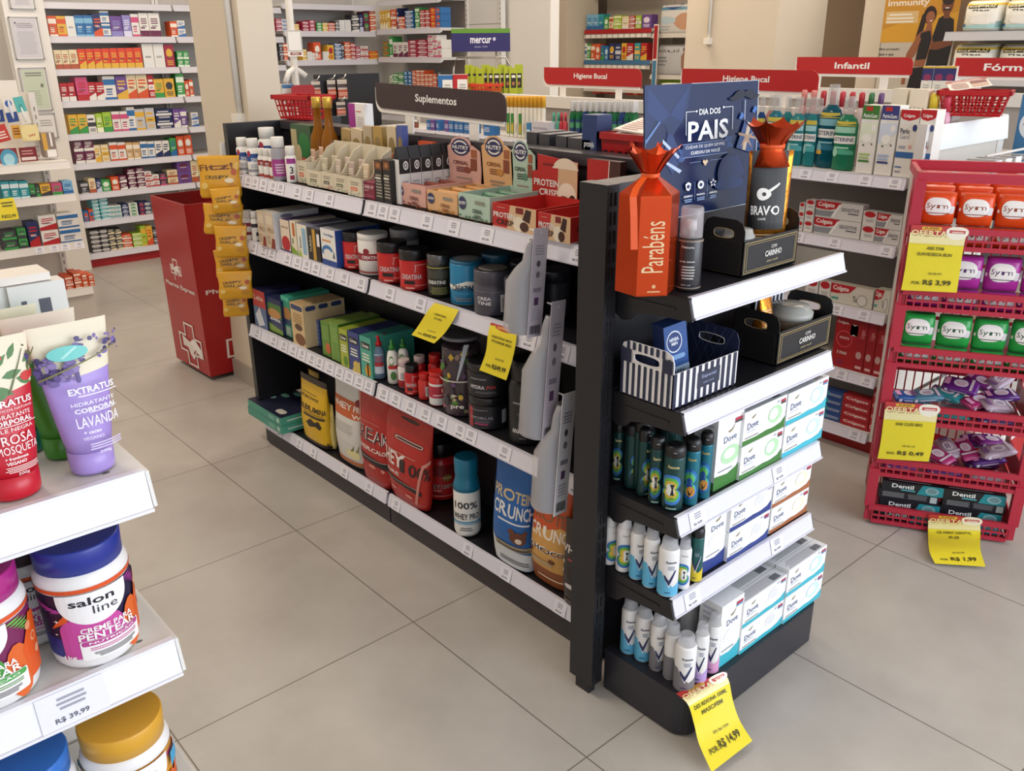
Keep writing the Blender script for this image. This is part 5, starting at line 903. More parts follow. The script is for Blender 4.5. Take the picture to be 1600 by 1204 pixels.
# upper black tray with coffee bag and tub
o, P, w, d, hf, hs = gift_tray('upper black gift tray with gold frame and coffee bag, on the top end cap shelf', L, (795, 452), 1078, 265, 138, 585, E1, '#1d1b1c', '#2a2626', carin, sideg, group='black gold-framed trays')
clear_tub('clear lidded tub in the upper black tray behind the spray bottle', P + V((.034, .036, .0045)), .0295, hf * 1.18)
cb = P + V((w * .97 - .082, d * .6, .005))
hbag = hgt(cb, K(1400, 575)[1])
cof = pouch('coffee_bag', 'black and copper coffee bag with orange petal top, in the upper black tray', 'coffee bag', cb, math.radians(-36), .08, hbag, .05, GOLDF, [('p', [(.06, .3), (.7, .3), (.74, 1), (.2, 1)], '#1e1b1b'), ('e', .4, .62, .1, .055, '#e9e5df'), ('e', .42, .62, .03, .018, '#1e1b1b'), ('p', [(.46, .65), (.58, .72), (.6, .71), (.48, .63)], '#e9e5df'), ('t', 'BRAVO', .39, .475, .42, .085, '#efece6'), ('t', 'CAFÉ', .39, .4, .12, .025, '#d8d4ce'), ('b', .15, .22, .7, .27, 2, '#e8c79a')], bot=.8, topw=1.12, rough=.22)
b = MB(); hx = .04; zn = hbag * 1.0; zt = hgt(cb, K(1400, 350)[1])
def petal_ring(b, cx, cy, zn, zt, r0, r1, n, m1, m2):
    for k in range(n):
        a = 2 * math.pi * k / n + .4
        def Pt(u, v, a=a):
            q_ = 2 * u - 1; rr = r0 + (r1 - r0) * v ** 1.2; t = q_ * (r0 * .7 + (r1 * .62 - r0 * .7) * v)
            return (cx + rr * math.cos(a) - t * math.sin(a), cy + rr * math.sin(a) + t * math.cos(a), zn + (zt - zn) * v * (.72 + .28 * q_ * q_))
        b.grid(Pt, 6, 6, m1 if k % 2 else m2)
b.loft([(zn - .03, .04, .02, .025, hx), (zn + .006, .022, .016, .025, hx), (zn + .014, .022, .016, .025, hx)], FOIL, 12)
petal_ring(b, hx, .025, zn + .012, zt, .02, .05, 6, FOIL, FOILR); b.obj('petal_top', cof)['label'] = 'orange foil petals'
b = MB(); b.loft([(zn + .004, .0245, .0185, .025, hx), (zn + .013, .0245, .0185, .025, hx)], '#e2571a', 20); b.obj('ribbon', cof)
# lower black tray
o, P, w, d, hf, hs = gift_tray('lower black gift tray with gold frame and big clear tub, second end cap shelf', L, (975, 914), 1252, 742, 618, 738, E2, '#1d1b1c', '#2a2626', carin, sideg, group='black gold-framed trays')
clear_tub('big clear lidded tub of sweets in the lower black tray', P + V((w * .62, d * .5, .0045)), min(w * .36, d * .42), hf * 1.3)
pouch('coffee_bag', 'copper foil coffee bag seen from behind, in the lower black tray', 'coffee bag', P + V((w * .03, d * .3, .005)), 0, w * .2, hs * 1.22, .045, GOLDF, [('b', .12, .5, .6, .8, 7, '#e8b98a')], bot=.9, rough=.22)
# striped wall standing behind the tub
b = MB(); sw = d * .8; sx = P.x + w - .006
b.box(0, 0, 0, .11, .002, hs * 1.0, '#ece9ea'); art(b, [('r', .03 + .14 * i, 0, .1 + .14 * i, 1, '#23263f') for i in range(7)], front(.11, hs), asp=.11 / hs)
tag(b.obj('striped_card', None, (P.x + w * .42, P.y + d + .004, E2 + LIFT), 0), 'navy and white striped card standing behind the big clear tub', 'card')
# striped tray
lining_art = [('p', [(x, 0), (x + .012, 0), (x + .412, 1), (x + .40, 1)], '#4a5578') for x in [i * .16 - .4 for i in range(9)]] + [('p', [(x, 1), (x + .012, 1), (x + .412, 0), (x + .40, 0)], '#4a5578') for x in [i * .16 - .4 for i in range(9)]]
lining_art = [(k_, [(min(1, max(0, a)), b_ + (0)) for a, b_ in pl], c_) for k_, pl, c_ in lining_art if all(-.0 <= a <= 1 for a, b_ in pl)]
st = [('r', i / 11 + .006, 0, i / 11 + .052, 1, '#232842') for i in range(11)] + [('r', .36, .34, .7, .8, '#2a3045'), ('t', 'Especial', .53, .64, .22, .12, '#8f98b8'), ('t', 'para você', .53, .46, .16, .07, '#8f98b8')]
sst = [('r', i / 9 + .01, 0, i / 9 + .065, .62, '#232842') for i in range(9)] + [('r', i / 9 + .01, .86, i / 9 + .065, 1 if 0 < i < 8 else .88, '#232842') for i in range(9)] + [('r', 0.01, .62, .22, .86, '#232842'), ('r', .80, .62, .99, .86, '#232842')]
o, P, w, d, hf, hs = gift_tray('navy and white striped gift tray on the second end cap shelf', L, (432, 1145), 768, 962, 800, 160, E2, '#ebe7e6', '#1c2240', st, sst, lining='#1f2748')
c = carton('cream_carton', 'blue men cream carton tilted in the striped tray', 'box', None, None, None, 0, math.radians(-14), .035, '#2b5190', '#1d2d5c', '#24427c', [('e', .42, .72, .34, .18, '#e9edf4'), ('e', .42, .72, .31, .16, '#203a72'), ('t', 'NIVEA', .42, .76, .4, .06, '#f2f4f8'), ('t', 'MEN', .42, .69, .26, .05, '#f2f4f8'), ('o', .15, .42, .85, .5, '#7fa3d0', .5), ('r', 0, 0, 1, .3, '#9fb6cf'), ('t', 'BARBA', .5, .2, .6, .09, '#31476e')], P=V((P.x + .045, P.y + d * .36, E2 + .0075)), w=.052, h=hs * 1.12)
c.rotation_euler[1] = -.16; c.location.z += .012
# -- poster leaning on the back of the end cap
pb = V((0, -.300, 1.036)); pu = V((0, .012, .179)).normalized(); pn = V((0, pu.z, -pu.y)) * -1
tl = onpl((1007, 133.6), pb, pn); tr = onpl((1185.8, 124.6), pb, pn); hp = (tl - pb).dot(pu); wp = tr.x - tl.x
b = MB(); Fp = lambda u, v, o: (u * wp, v * hp * pu.y + o * pn.y, v * hp * pu.z + o * pn.z)
if pn.y > 0: Fp = lambda u, v, o: (u * wp, v * hp * pu.y - o * pn.y, v * hp * pu.z - o * pn.z)
q8 = [Fp(u, v, o) for o in (-.003,) for u, v in ((0, 0), (1, 0), (1, 1), (0, 1))] + [Fp(u, v, 0) for u, v in ((0, 0), (1, 0), (1, 1), (0, 1))]
b.hexa(q8, mat('#14234a', .2))
W_ = '#f3f4f8'; LB = '#8fa6d0'
pa_ = [('p', [(0, .3), (.33, 1), (0, 1)], '#15264c'), ('p', [(0, .62), (.1, .78), (.22, .62), (.34, .78), (.38, 1), (0, 1)], '#192e5a'), ('p', [(.02, .82), (.12, .72), (.2, .78), (.03, .98)], '#22396a'), ('p', [(.2, .78), (.3, .72), (.36, .98), (.24, .84)], '#22396a'), ('p', [(.16, .72), (.24, .72), (.22, .64), (.18, .64)], '#1a2c54'), ('p', [(.18, .64), (.22, .64), (.3, .46), (.22, .34), (.14, .46)], '#243b6c'), ('p', [(.14, .58), (.3, .42), (.3, .45), (.14, .61)], '#b9c6e0'), ('p', [(.15, .46), (.3, .36), (.28, .34), (.16, .43)], '#b9c6e0'), ('p', [(0, .58), (.12, .73), (.115, .745), (0, .61)], '#5f7fb4')]
pa_ += [('t', 'DIA DOS', .54, .785, .19, .045, W_, 1), ('t', 'PAIS', .53, .645, .36, .15, W_, 1), ('r', .33, .79, .42, .794, W_), ('r', .33, .62, .334, .794, W_), ('r', .66, .805, .75, .809, W_), ('r', .746, .63, .75, .809, W_), ('e', .42, .792, .008, .008, W_), ('e', .66, .807, .008, .008, W_)]
pa_ += [('p', [(.26, .43), (.32, .43), (.32, .52), (.26, .52), (.285, .475)], '#2f4f88'), ('p', [(.68, .49), (.76, .49), (.735, .535), (.76, .58), (.68, .58)], '#2f4f88'), ('r', .3, .45, .7, .555, '#22396a'), ('r', .3, .45, .7, .454, LB), ('r', .3, .551, .7, .555, LB), ('t', 'CUIDAR DE QUEM SEMPRE', .5, .525, .35, .028, W_, 0), ('t', 'CUIDOU DE VOCÊ', .5, .485, .26, .03, W_, 1)]
pa_ += [('p', [(.5, .37), (.525, .405), (.515, .42), (.5, .41), (.485, .42), (.475, .405)], '#e9c9a8'), ('r', .36, .408, .46, .411, LB), ('r', .54, .408, .66, .411, LB)]
pa_ += [('p', [(.7, .87), (.74, .885), (.78, .92), (.82, .93), (.855, .915), (.855, .88), (.82, .865), (.77, .85), (.73, .855)], '#0a1226'), ('p', [(.855, .915), (.89, .93), (.93, .92), (.96, .885), (1.0, .89), (.98, .86), (.93, .85), (.89, .865), (.855, .88)], '#0a1226'), ('r', .855, .68, .862, .85, '#a9b4c8'), ('p', [(.8, .71), (.83, .76), (.85, .73), (.83, .7)], '#3f70b8'), ('p', [(.93, .76), (.955, .8), (.98, .78), (.95, .74)], '#3f70b8'), ('p', [(.78, .48), (.94, .42), (.98, .62), (.86, .7)], '#234478'), ('p', [(.84, .46), (.87, .45), (.92, .66), (.89, .68)], '#c9b396'), ('p', [(.8, .58), (.97, .53), (.97, .55), (.8, .6)], '#a98a70'), ('p', [(.82, .6), (.88, .56), (.96, .6), (.9, .54), (.94, .46), (.88, .53), (.82, .48), (.86, .56)], '#a98a70'), ('p', ell(.72, .28, .11, .16, 16, 30, 200), '#12295a'), ('p', [(.6, .2), (.72, .18), (.86, .28), (.8, .42), (.68, .4)], '#173264'), ('p', ell(.72, .2, .14, .05, 16), '#17376c')]
for i, (x, tt) in enumerate(((.345, 'EXEMPLO'), (.455, 'PRESENÇA'), (.565, 'AMOR'))):
    pa_ += [('p', [(x - .025, .25), (x, .265), (x + .025, .25), (x + .018, .21), (x, .195), (x - .018, .21)] if i == 0 else (ell(x, .23, .028, .032, 14) if i == 1 else [(x + .034 * (1 if k % 2 == 0 else .45) * math.sin(k * math.pi / 5), .23 + .036 * (1 if k % 2 == 0 else .45) * math.cos(k * math.pi / 5)) for k in range(10)]), W_), ('p', ell(x, .23, .014, .016, 10), '#1a2f5c'), ('t', tt, x, .155, .075, .016, W_), ('b', x - .035, .11, x + .035, .14, 2, LB)]
    if i: pa_.append(('r', x - .056, .12, x - .054, .26, LB))
art(b, pa_, Fp, asp=wp / hp)
for e_ in ((0, 0, 1, .004), (0, .996, 1, 1), (0, 0, .006, 1), (.994, 0, 1, 1)): art(b, [('r', *e_, '#c4ccd8')], Fp)
tag(b.obj('poster', None, (tl.x, pb.y, pb.z), 0), 'dark blue Dia dos Pais poster with shirt, tie and moustache, standing on the end cap', 'poster')

# -- deodorant cans
CAN = [(0, .95), (.02, 1), (.8, 1), (.83, .93)]; CAPD = [(.82, .95), (.83, 1), (.92, 1), (.97, .9), (1, .6)]; CAPW = [(.80, .9), (.85, .8), (.96, .72), (.985, .66), (1, .5)]
CANW = [(0, .95), (.02, 1), (.76, 1), (.80, .92), (.82, .86)]
def rings(cols, cx=.5, cy=.42):
    it = []
    for i, c in enumerate(cols): s = 1 - i * .2; it += [('o', cx - .17 * s, cy - .32 * s, cx + .17 * s, cy + .02, c, .5), ('o', cx - .15 * s, cy - .02, cx + .15 * s, cy + .28 * s, c, .5)]
    return it
rx1 = [('t', 'Rexona', .53, .86, .17, .06, '#d8c98a')] + rings(('#3a78c4', '#5fae4c', '#c9b23c', '#e8e6df')) + [('p', [(.5, .3), (.52, .42), (.49, .52), (.56, .52), (.54, .42), (.56, .3)], '#2a2420'), ('t', 'FIFA', .53, .24, .06, .025, '#3a3630'), ('r', .35, .06, .42, .3, '#22413e'), ('b', .45, .02, .6, .07, 1, '#9fb8b0')]
rx2 = [('t', 'Rexona', .53, .88, .17, .06, '#bfae5c')] + rings(('#2f6fc0', '#4fb0a0', '#6ac24a', '#2b5aa8')) + [('e', .53, .26, .09, .1, '#c98a3a'), ('p', [(.48, .3), (.53, .22), (.6, .34), (.54, .2), (.5, .16)], '#2a1d18')]
dk = mat('#1f4543', .28, .35); dk2 = mat('#1d6d80', .28, .35)
g = 'dark green deodorant cans'
for i, (c, by, w_, t, m_, a_, fa) in enumerate(((180, 772, 76, 372, dk, rx1, -.3), (260, 818, 86, 388, dk, rx1, .8), (333, 868, 80, 422, dk, rx1, .7), (412, 918, 88, 468, dk, rx1, -.2), (517, 960, 132, 508, dk, rx1, -.25), (627, 925, 96, 478, dk2, rx2, -.2), (710, 884, 84, 442, dk2, rx2, -.2))):
    lab = 'dark green deodorant can with black cap, ' + ('nearest the back post', 'second from the back post', 'third from the back post', 'fourth from the back post', 'at the front corner')[i] if i < 5 else 'blue-green deodorant can with black cap, ' + ('beside the front corner can' if i == 5 else 'beside the upright green soap box')
    o = jar(lab, M_, c, by, w_ * .94, t, E3, m_, mat('#1a191b', .35), a_, 'deodorant_can', 'can', CAN, CAPD, g, za=(.02, .8), lidname='cap')
    o.rotation_euler[2] += fa
    r_ = max(v.co.x for v in o.data.vertices); z_ = max(v.co.z for v in o.data.vertices); b = MB(); b.loft([(z_ * 1.09, .004, .002, -r_ * .92, r_ * .2), (z_ * 1.1, .003, .0015, -r_ * .97, r_ * .2)], '#b8b2b0', 10); b.obj('spray_button', o)
for i, (xx, yy) in enumerate(((.205, -.37), (.16, -.335), (.245, -.335))):
    jar('dark deodorant can in the second row, ' + ('behind the front corner can', 'farthest from the soap boxes', 'next to the upright green soap box')[i], M_, 0, 0, 0, 0, E3, dk, mat('#1a191b', .35), (), 'deodorant_can', 'can', CAN, CAPD, g, za=(.02, .8), lidname='cap', P=V((xx, yy, E3)), r=.0235, h=.155)
wc = mat('#e9e7e6', .28); cv = lambda c, c2='#272c58': [('p', [(.3, .02), (.7, .02), (.7, .42), (.5, .28), (.3, .62)] if 0 else [(.0, 0), (1, 0), (1, .5), (.56, .22), (.38, .56), (0, .56)], c), ('p', [(.40, .5), (.50, .24), (.62, .62), (.585, .62), (.5, .38), (.44, .5)], c2), ('p', [(.39, .52), (.40, .52), (.505, .215), (.63, .64), (.62, .64), (.505, .25)], '#f4f4f6'), ('t', 'Rexona', .53, .82, .16, .06, '#3a4258'), ('b', .47, .64, .59, .74, 3, '#8f95a8'), ('b', .44, .08, .54, .12, 1, '#22315e')]
clr2 = mat('#d6d6da', .15, 0, 'clear')
rxw = [('t', 'Rexona', .53, .92, .15, .05, '#a9a79f')] + rings(('#2f6db8', '#57a84f', '#cdbb3c', '#e8b84a')) + [('o', .48, .26, .6, .56, '#efece4', .2), ('p', [(.52, .3), (.54, .42), (.51, .5), (.57, .5), (.55, .42), (.56, .3)], '#2a2420')]
g4 = 'white deodorant cans on the fourth shelf'
for i, (c, by, w_, t, bm, cm_, a_, fa, lab) in enumerate(((205, 296, 70, 58, wc, wc, rxw, .55, 'white deodorant can with colour arches, nearest the back post'), (265, 328, 72, 62, wc, wc, rxw, .1, 'white deodorant can with colour arches, second from the back post'), (325, 362, 70, 84, wc, clr2, cv('#5fb2d8'), .25, 'white and sky blue deodorant can, third from the back post'), (383, 398, 70, 108, wc, clr2, cv('#5fb2d8'), .2, 'white and sky blue deodorant can, fourth from the back post'), (458, 438, 92, 145, wc, clr2, cv('#5fb2d8'), .1, 'white and sky blue deodorant can at the front corner'), (527, 404, 62, 160, wc, clr2, rxw, -.15, 'colour arch deodorant can with clear cap beside the front corner can'), (582, 372, 58, 108, mat('#1f5a58', .28, .2), mat('#1d1c1e', .35), cv('#d8c02c'), -.1, 'green and yellow deodorant can beside the upright blue soap box'))):
    o = jar(lab, N_, c, by, w_ * .94, t, E4, bm, cm_, a_, 'deodorant_can', 'can', CANW if i < 6 else CAN, CAPW if i < 6 else CAPD, g4, za=(.02, .76), lidname='cap'); o.rotation_euler[2] += fa
g5 = 'white deodorant cans on the base'
for i, (c, by, w_, t, a_, fa, lab) in enumerate(((290, 692, 78, 415, cv('#5fb2d8'), -.1, 'white and sky blue deodorant can on the base, nearest the back post'), (351, 726, 76, 452, cv('#5fb2d8'), -.05, 'white and sky blue deodorant can on the base, second from the post'), (412, 766, 68, 490, cv('#77747a'), .2, 'white and grey deodorant can on the base, third from the post'), (474, 806, 70, 530, cv('#77747a'), .9, 'white deodorant can turned sideways on the base'), (530, 860, 94, 570, cv('#77747a'), .05, 'white and grey deodorant can at the base front corner'), (598, 824, 66, 530, cv('#b79ad6'), -.1, 'white and lilac deodorant can on the base'), (652, 778, 66, 490, cv('#d99ac4'), -.15, 'white and pink deodorant can on the base beside the turquoise soap box'))):
    o = jar(lab, N_, c, by, w_ * .94, t, E5, wc, clr2, a_, 'deodorant_can', 'can', CANW, CAPW, g5, za=(.02, .76), lidname='cap'); o.rotation_euler[2] += fa
for i, (xx, yy) in enumerate(((.272, -.395), (.215, -.38))):
    jar('white deodorant can in the second row of the base, ' + ('nearer the soap boxes' if i == 0 else 'farther from the soap boxes'), N_, 0, 0, 0, 0, E5, wc, clr2, (), 'deodorant_can', 'can', CANW, CAPW, g5, za=(.02, .76), lidname='cap', P=V((xx, yy, E5)), r=.0235, h=.168)
# -- soap boxes
def soap(c, c2, bar, tagc):
    return [('p', [(0, 0), (1, 0), (1, .34), (.9, .2), (.75, .16), (.55, .17), (.3, .13), (0, .15)], c), ('p', ell(.68, .48, .3, .32, 18, 200, 340) + [(.97, .6)], '#f7f7f7'), ('e', .74, .55, .17, .26, bar), ('e', .70, .57, .1, .17, '#f2f3f4' if bar != '#f0f0ee' else '#e2e2e4'), ('t', 'Dove', .21, .55, .25, .2, '#4c5a86', 0, 4), ('p', [(.16, .76), (.26, .84), (.3, .93), (.25, .8), (.2, .74)], '#8a7a4a'), ('b', .08, .36, .3, .41, 1, '#c9cbd4'), ('r', .05, .19, .36, .22, '#9a958c'), ('r', .86, .84, .97, .91, '#b8324a'), ('r', .86, .78, .97, .84, c2), ('p', ell(.8, .86, .035, .07, 8, 30, 180), '#b9bcc4')]
def soapv(c, c2, bar):
    return [('p', [(0, 0), (1, 0), (1, .3), (.85, .22), (.5, .17), (0, .2)], c), ('e', .58, .44, .38, .13, bar), ('e', .54, .46, .22, .07, '#f2f3f4'), ('t', 'Dove', .52, .68, .5, .09, '#4c5a86', 0, 3), ('p', [(.4, .78), (.56, .8), (.7, .87), (.58, .78), (.48, .76)], '#8a7a4a'), ('b', .12, .24, .7, .27, 1, '#8a8f98'), ('r', .66, .89, .95, .93, '#b8324a'), ('r', .66, .86, .95, .89, c2)]
SW = '#f1f1f2'; TOPP = [('b', .05, .1, .9, .8, 5, '#b4b6bc'), ('r', .72, .15, .9, .6, '#6d7078')]
def soaps(f, z, tall, left, right, zl, nm, cols, gs):
    (cl, nl), (cr_, nr) = cols
    x0, by, x1, top = tall; q = f(x0, by)
    carton('soap_box', 'upright white soap box with ' + nl + ' base, ' + nm, 'soap box', q, f(x1, 0)[0], f(0, top)[1], z, RY, .055, SW, SW, '#dfe2e8', soapv(*cl[:3]), al=[('b', .1, .2, .9, .95, 9, '#c6cad4'), ('r', 0, 0, 1, .12, cl[0])], group=gs)
    for k, ((x0, by, x1, top), cc, nn, sd) in enumerate(((left, cl, nl, 'inner'), (right, cr_, nr, 'outer'))):
        q = f(x0, by); P, w = frame(q, f(x1, 0)[0], z, RY); h = hgt(P, f(0, top)[1]) / 2
        for j in range(2):
            c2_ = cc
            for kk in range(2):
                lab = 'white soap box with ' + nn + ' wave, ' + ('lower' if j == 0 else 'upper') + (' ' if kk == 0 else ' behind, ') + sd + ', ' + nm
                carton('soap_box', lab, 'soap box', None, None, None, 0, RY, .034, SW, SW, '#e3e5ea', soap(*c2_) if kk == 0 else (), P=V((P.x, P.y + .0365 * kk, z + (h + .0006) * j)), w=w * .985, h=h * .985, at=TOPP, group=gs)
GRN = ('#3f7a34', '#3d4a44', '#b9dfb4', 1); CYA = ('#3fb6c9', '#5a90b8', '#cfeaf2', 1); BLU = ('#2c3f86', '#6a4a8a', '#f0f0ee', 1); BRN = ('#a5623a', '#9a3a4a', '#efe6cf', 1); TUR = ('#3fb3c4', '#5a90b8', '#f0f0ee', 1)
soaps(M_, E3, (775, 838, 930, 392), (936, 768, 1198, 345), (1203, 628, 1454, 225), 0, 'third shelf', ((GRN, 'green'), (CYA, 'sky blue')), 'soap boxes on the third shelf')
soaps(N_, E4, (612, 335, 718, 65), (724, 282, 906, 20), (912, 158, 1078, -72), 0, 'fourth shelf', ((BLU, 'navy'), (BRN, 'brown')), 'soap boxes on the fourth shelf')
soaps(N_, E5, (680, 757, 776, 482), (780, 692, 968, 462), (972, 556, 1140, 318), 0, 'on the base', ((TUR, 'turquoise'), (CYA, 'sky blue')), 'soap boxes on the base')

# ================================================================ yellow offer sheets
def sheet(name, label, rows, arts, col='#e9d62a', group=None, asp=.62):
    """rows of (left point, right point) from top to bottom; a curled paper sheet"""
    n = len(rows) - 1
    def F(u, v, o=0):
        t = (1 - v) * n; i = min(int(t), n - 1); t -= i; g = lambda k: rows[max(0, min(n, k))]
        def cr_(s):
            p0, p1, p2, p3 = g(i - 1)[s], g(i)[s], g(i + 1)[s], g(i + 2)[s]
            return .5 * ((2 * p1) + (p2 - p0) * t + (2 * p0 - 5 * p1 + 4 * p2 - p3) * t * t + (3 * p1 - p0 - 3 * p2 + p3) * t ** 3)
        a, b_ = cr_(0), cr_(1); p = a + (b_ - a) * u
        e = (b_ - a).normalized(); d = (cr_(0) - (rows[i + 1][0])).normalized() if t < .99 else (rows[i][0] - rows[i + 1][0]).normalized()
        nn = (CP - p).normalized(); return p + nn * o
    c0 = rows[0][0].copy(); b = MB(); G_ = lambda u, v, o=0: F(u, v, o) - c0
    b.grid(lambda u, v: G_(u, v), 10, 18, mat(col, .55, 0, 'paper')); b.grid(lambda u, v: G_(1 - u, v, -.0008), 10, 18, mat('#e6dfc2', .6, 0, 'paper'))
    art(b, arts, G_, du=.1, dv=1 / 18, off=.0009, asp=asp)
    return tag(b.obj(name, None, c0), label, 'price sheet', group)
def offer(lines, old, price, head=True):
    it = []
    if head: it += [('p', [(0, .86), (.5, .84), (1, .88), (1, 1), (0, 1)], '#bf3b3a'), ('p', [(0, .72), (1, .72), (1, .88), (.5, .84), (0, .86)], '#efe3a8'), ('e', .84, .9, .2, .11, '#f3ecd9'), ('r', .7, .88, .98, .93, '#c44a4a'), ('b', .74, .89, .96, .92, 1, '#f0dcd0'), ('o', .2, .915, .56, .975, '#e2b23c', .4), ('t', 'SUPER', .38, .945, .26, .035, '#5c2a1c'), ('t', 'OFERTA', .35, .86, .64, .085, '#8c4a22'), ('t', 'OFERTA', .345, .865, .64, .08, '#f6e3a8')]
    y = .66
    for s_ in lines: it.append(('L', s_, .5, y, .8, .05, '#5f5a1e')); y -= .09
    it += [('L', old, .56, .28, .4, .035, '#6f6a2a'), ('L', 'POR:', .24, .15, .2, .045, '#4f4b1c'), ('t', price, .62, .155, .5, .085, '#3b3816')]
    return it
Q_ = crop(1040, 1000, 5.9)
rows = [(onz(Q_(95, 490), .114), onz(Q_(530, 285), .114)), (ony(Q_(205, 590), -.534), ony(Q_(585, 375), -.534)), (onz(Q_(262, 770), .066), onz(Q_(622, 560), .07)), (onz(Q_(310, 960), .036), onz(Q_(685, 740), .038)), (onz(Q_(425, 1215), .012), onz(Q_(800, 925), .016))]
sheet('offer_sheet', 'yellow offer sheet curling over the front edge of the end cap base', rows, offer(['DES REXONA 150ML', 'MASC/FEM'], 'DE: R$ 17,99', 'R$ 14,99'), group='yellow offer sheets', asp=.58)
rows = [(onx(D(395, 713), .155), onx(D(585, 768), .155)), (onx(D(340, 780), .142), onx(D(545, 845), .142)), (onx(D(270, 890), .135), onx(D(475, 950), .135)), (onx(D(215, 965), .125), onx(D(392, 1032), .125))]
sheet('offer_sheet', 'plain yellow price sheet hanging under the metallic creatine jar', rows, offer(['CREATINA', 'PÓ 300G'], 'DE: R$ 79,99', 'R$49,99', False), group='yellow offer sheets', asp=.7)
rows = [(onx(D(835, 868), .155), onx(D(1040, 930), .155)), (onx(D(812, 960), .142), onx(D(1030, 1030), .142)), (onx(D(795, 1100), .134), onx(D(1000, 1170), .134)), (onx(D(745, 1240), .125), onx(D(955, 1320), .125))]
sheet('offer_sheet', 'yellow price sheet with red OFERTA badge below the grey creatine jars', rows, [('p', [(0, .9), (0, 1), (1, 1), (1, .86), (.5, .97)], '#b8342c'), ('e', .56, .9, .36, .075, '#b8342c'), ('t', 'OFERTA', .56, .9, .58, .07, '#e9c95a')] + offer(['CREATINA MAX', 'TITANIUM 300G'], 'DE: R$ 79,99', 'R$49,99', False), group='yellow offer sheets', asp=.66)
rows = [(ony((-8, 312), 3.44), ony((20, 308), 3.44)), (ony((-8, 328), 3.43), ony((26, 325), 3.43)), (ony((-8, 346), 3.42), ony((30, 342), 3.42))]
sheet('offer_sheet', 'yellow price sheet on the white fixture at the photo edge', rows, [('b', .3, .6, .9, .85, 2, '#6f6a2a'), ('t', 'R$22,99', .6, .2, .6, .16, '#3b3816')], group='yellow offer sheets', asp=1)

# ================================================================ foreground: hand creams and hair cream tubs
F1, F2, F3 = .919, .699, .479
O1 = crop(0, 480, 4.3); O2 = crop(0, 700, 4.0125); O3 = crop(0, 940, 4.5618)
def tube(label, c, wc, top, wt, z, body, cream, arts, group='hand cream tubes', rz=RY, capc=None, cf=.16):
    Q = onz(c, z); d = (Q - CP).dot(FW); r = wc / 2 * d / FPX; P = Q + V((0, r, 0)); h = hgt(P, top); t = wt / 2 * d / FPX
    rg = []
    for k in range(11):
        f = cf + (1 - cf) * k / 10; g = (f - cf) / (1 - cf); rg.append((f * h, r * 1.0 + (t - r) * g ** .8, max(.0016, r * .92 * (1 - g ** 1.25)), 0))
    mb = MB(); mb.loft(rg, body, 32)
    art(mb, arts, ringF(rg, cf * h, h, math.pi), du=1 / 16, dv=1 / 12, off=.0004, asp=(r + t) / (h * (1 - cf)))
    o = tag(mb.obj('cream_tube', None, (P.x, P.y, z + LIFT), rz), label, 'cream tube', group)
    b = MB(); b.loft([(0, r * .94, r * .86), (.004, r * 1.0, r * .93), (cf * h * .97, r * 1.03, r * .96), (cf * h * .985, r * .97, r * .9)], capc or body, 32); b.obj('cap', o)
    return o
CRM = '#e9dcc2'; q = random.Random(11)
def petals(n, x0, x1, y0, y1, cols, s=.03): return [('p', ell(q.uniform(x0, x1), q.uniform(y0, y1), q.uniform(.3, 1) * s, q.uniform(.3, 1) * s * .7, 6, q.uniform(0, 90), q.uniform(0, 90) + 360), q.choice(cols)) for _ in range(n)]
def leaf(x, y, a, l, c, wd=.35): ca, sa = math.cos(math.radians(a)), math.sin(math.radians(a)); return ('p', [(x + ca * l * t - sa * l * wd * k, y + (sa * l * t + ca * l * wd * k) * .8) for t, k in ((0, 0), (.3, .5), (.6, .5), (1, 0), (.6, -.5), (.3, -.5))], c)
lav = [('p', [(-.02, .64), (.5, .60), (1.02, .64), (1.02, 1.01), (-.02, 1.01)], CRM)] + petals(70, .1, .5, .58, .78, ('#5c4a86', '#76629c', '#3f3560', '#8d79ad'), .05) + petals(34, .5, .95, .72, .92, ('#5c4a86', '#76629c', '#4a3d6c'), .035) + petals(10, .02, .2, .75, .92, ('#5c4a86', '#6f6a4c'), .04) + [('p', [(.2, .62), (.8, .8), (.8, .81), (.2, .635)], '#77703f'), ('p', [(.1, .7), (.25, .9), (.26, .9), (.12, .7)], '#77703f'), ('e', .45, .81, .13, .055, '#6fc4bd'), ('p', [(.4, .78), (.5, .85), (.52, .845), (.42, .775)], '#a9dcd6')]
lav += [('t', 'EXTRATUS', 0.560, .52, 0.340, .05, '#f4f1f8'), ('b', .42, .475, .78, .49, 1, '#efe9f6'), ('t', 'HIDRATANTE', 0.548, .42, 0.326, .028, '#f4f1f8', 0), ('t', 'CORPORAL', 0.560, .37, 0.326, .036, '#f4f1f8'), ('r', .5, .345, .7, .35, '#f4f1f8'), ('t', 'LAVANDA', 0.560, .28, 0.340, .08, '#f4f1f8', 0), ('t', '+ cacau', 0.488, .2, 0.133, .024, '#efe9f6'), ('t', 'VEGANO', 0.488, .155, 0.163, .024, '#efe9f6', 0), ('b', .42, .06, .76, .12, 3, '#cfc2e6'), ('t', '200g', 0.560, .03, 0.104, .028, '#f4f1f8', 0)]
o_ = tube('lilac and cream hand cream tube with lavender flowers at the shelf front', (157.7, 743), 66, 508, 114, F1, mat('#a88fd2', .3), None, lav)
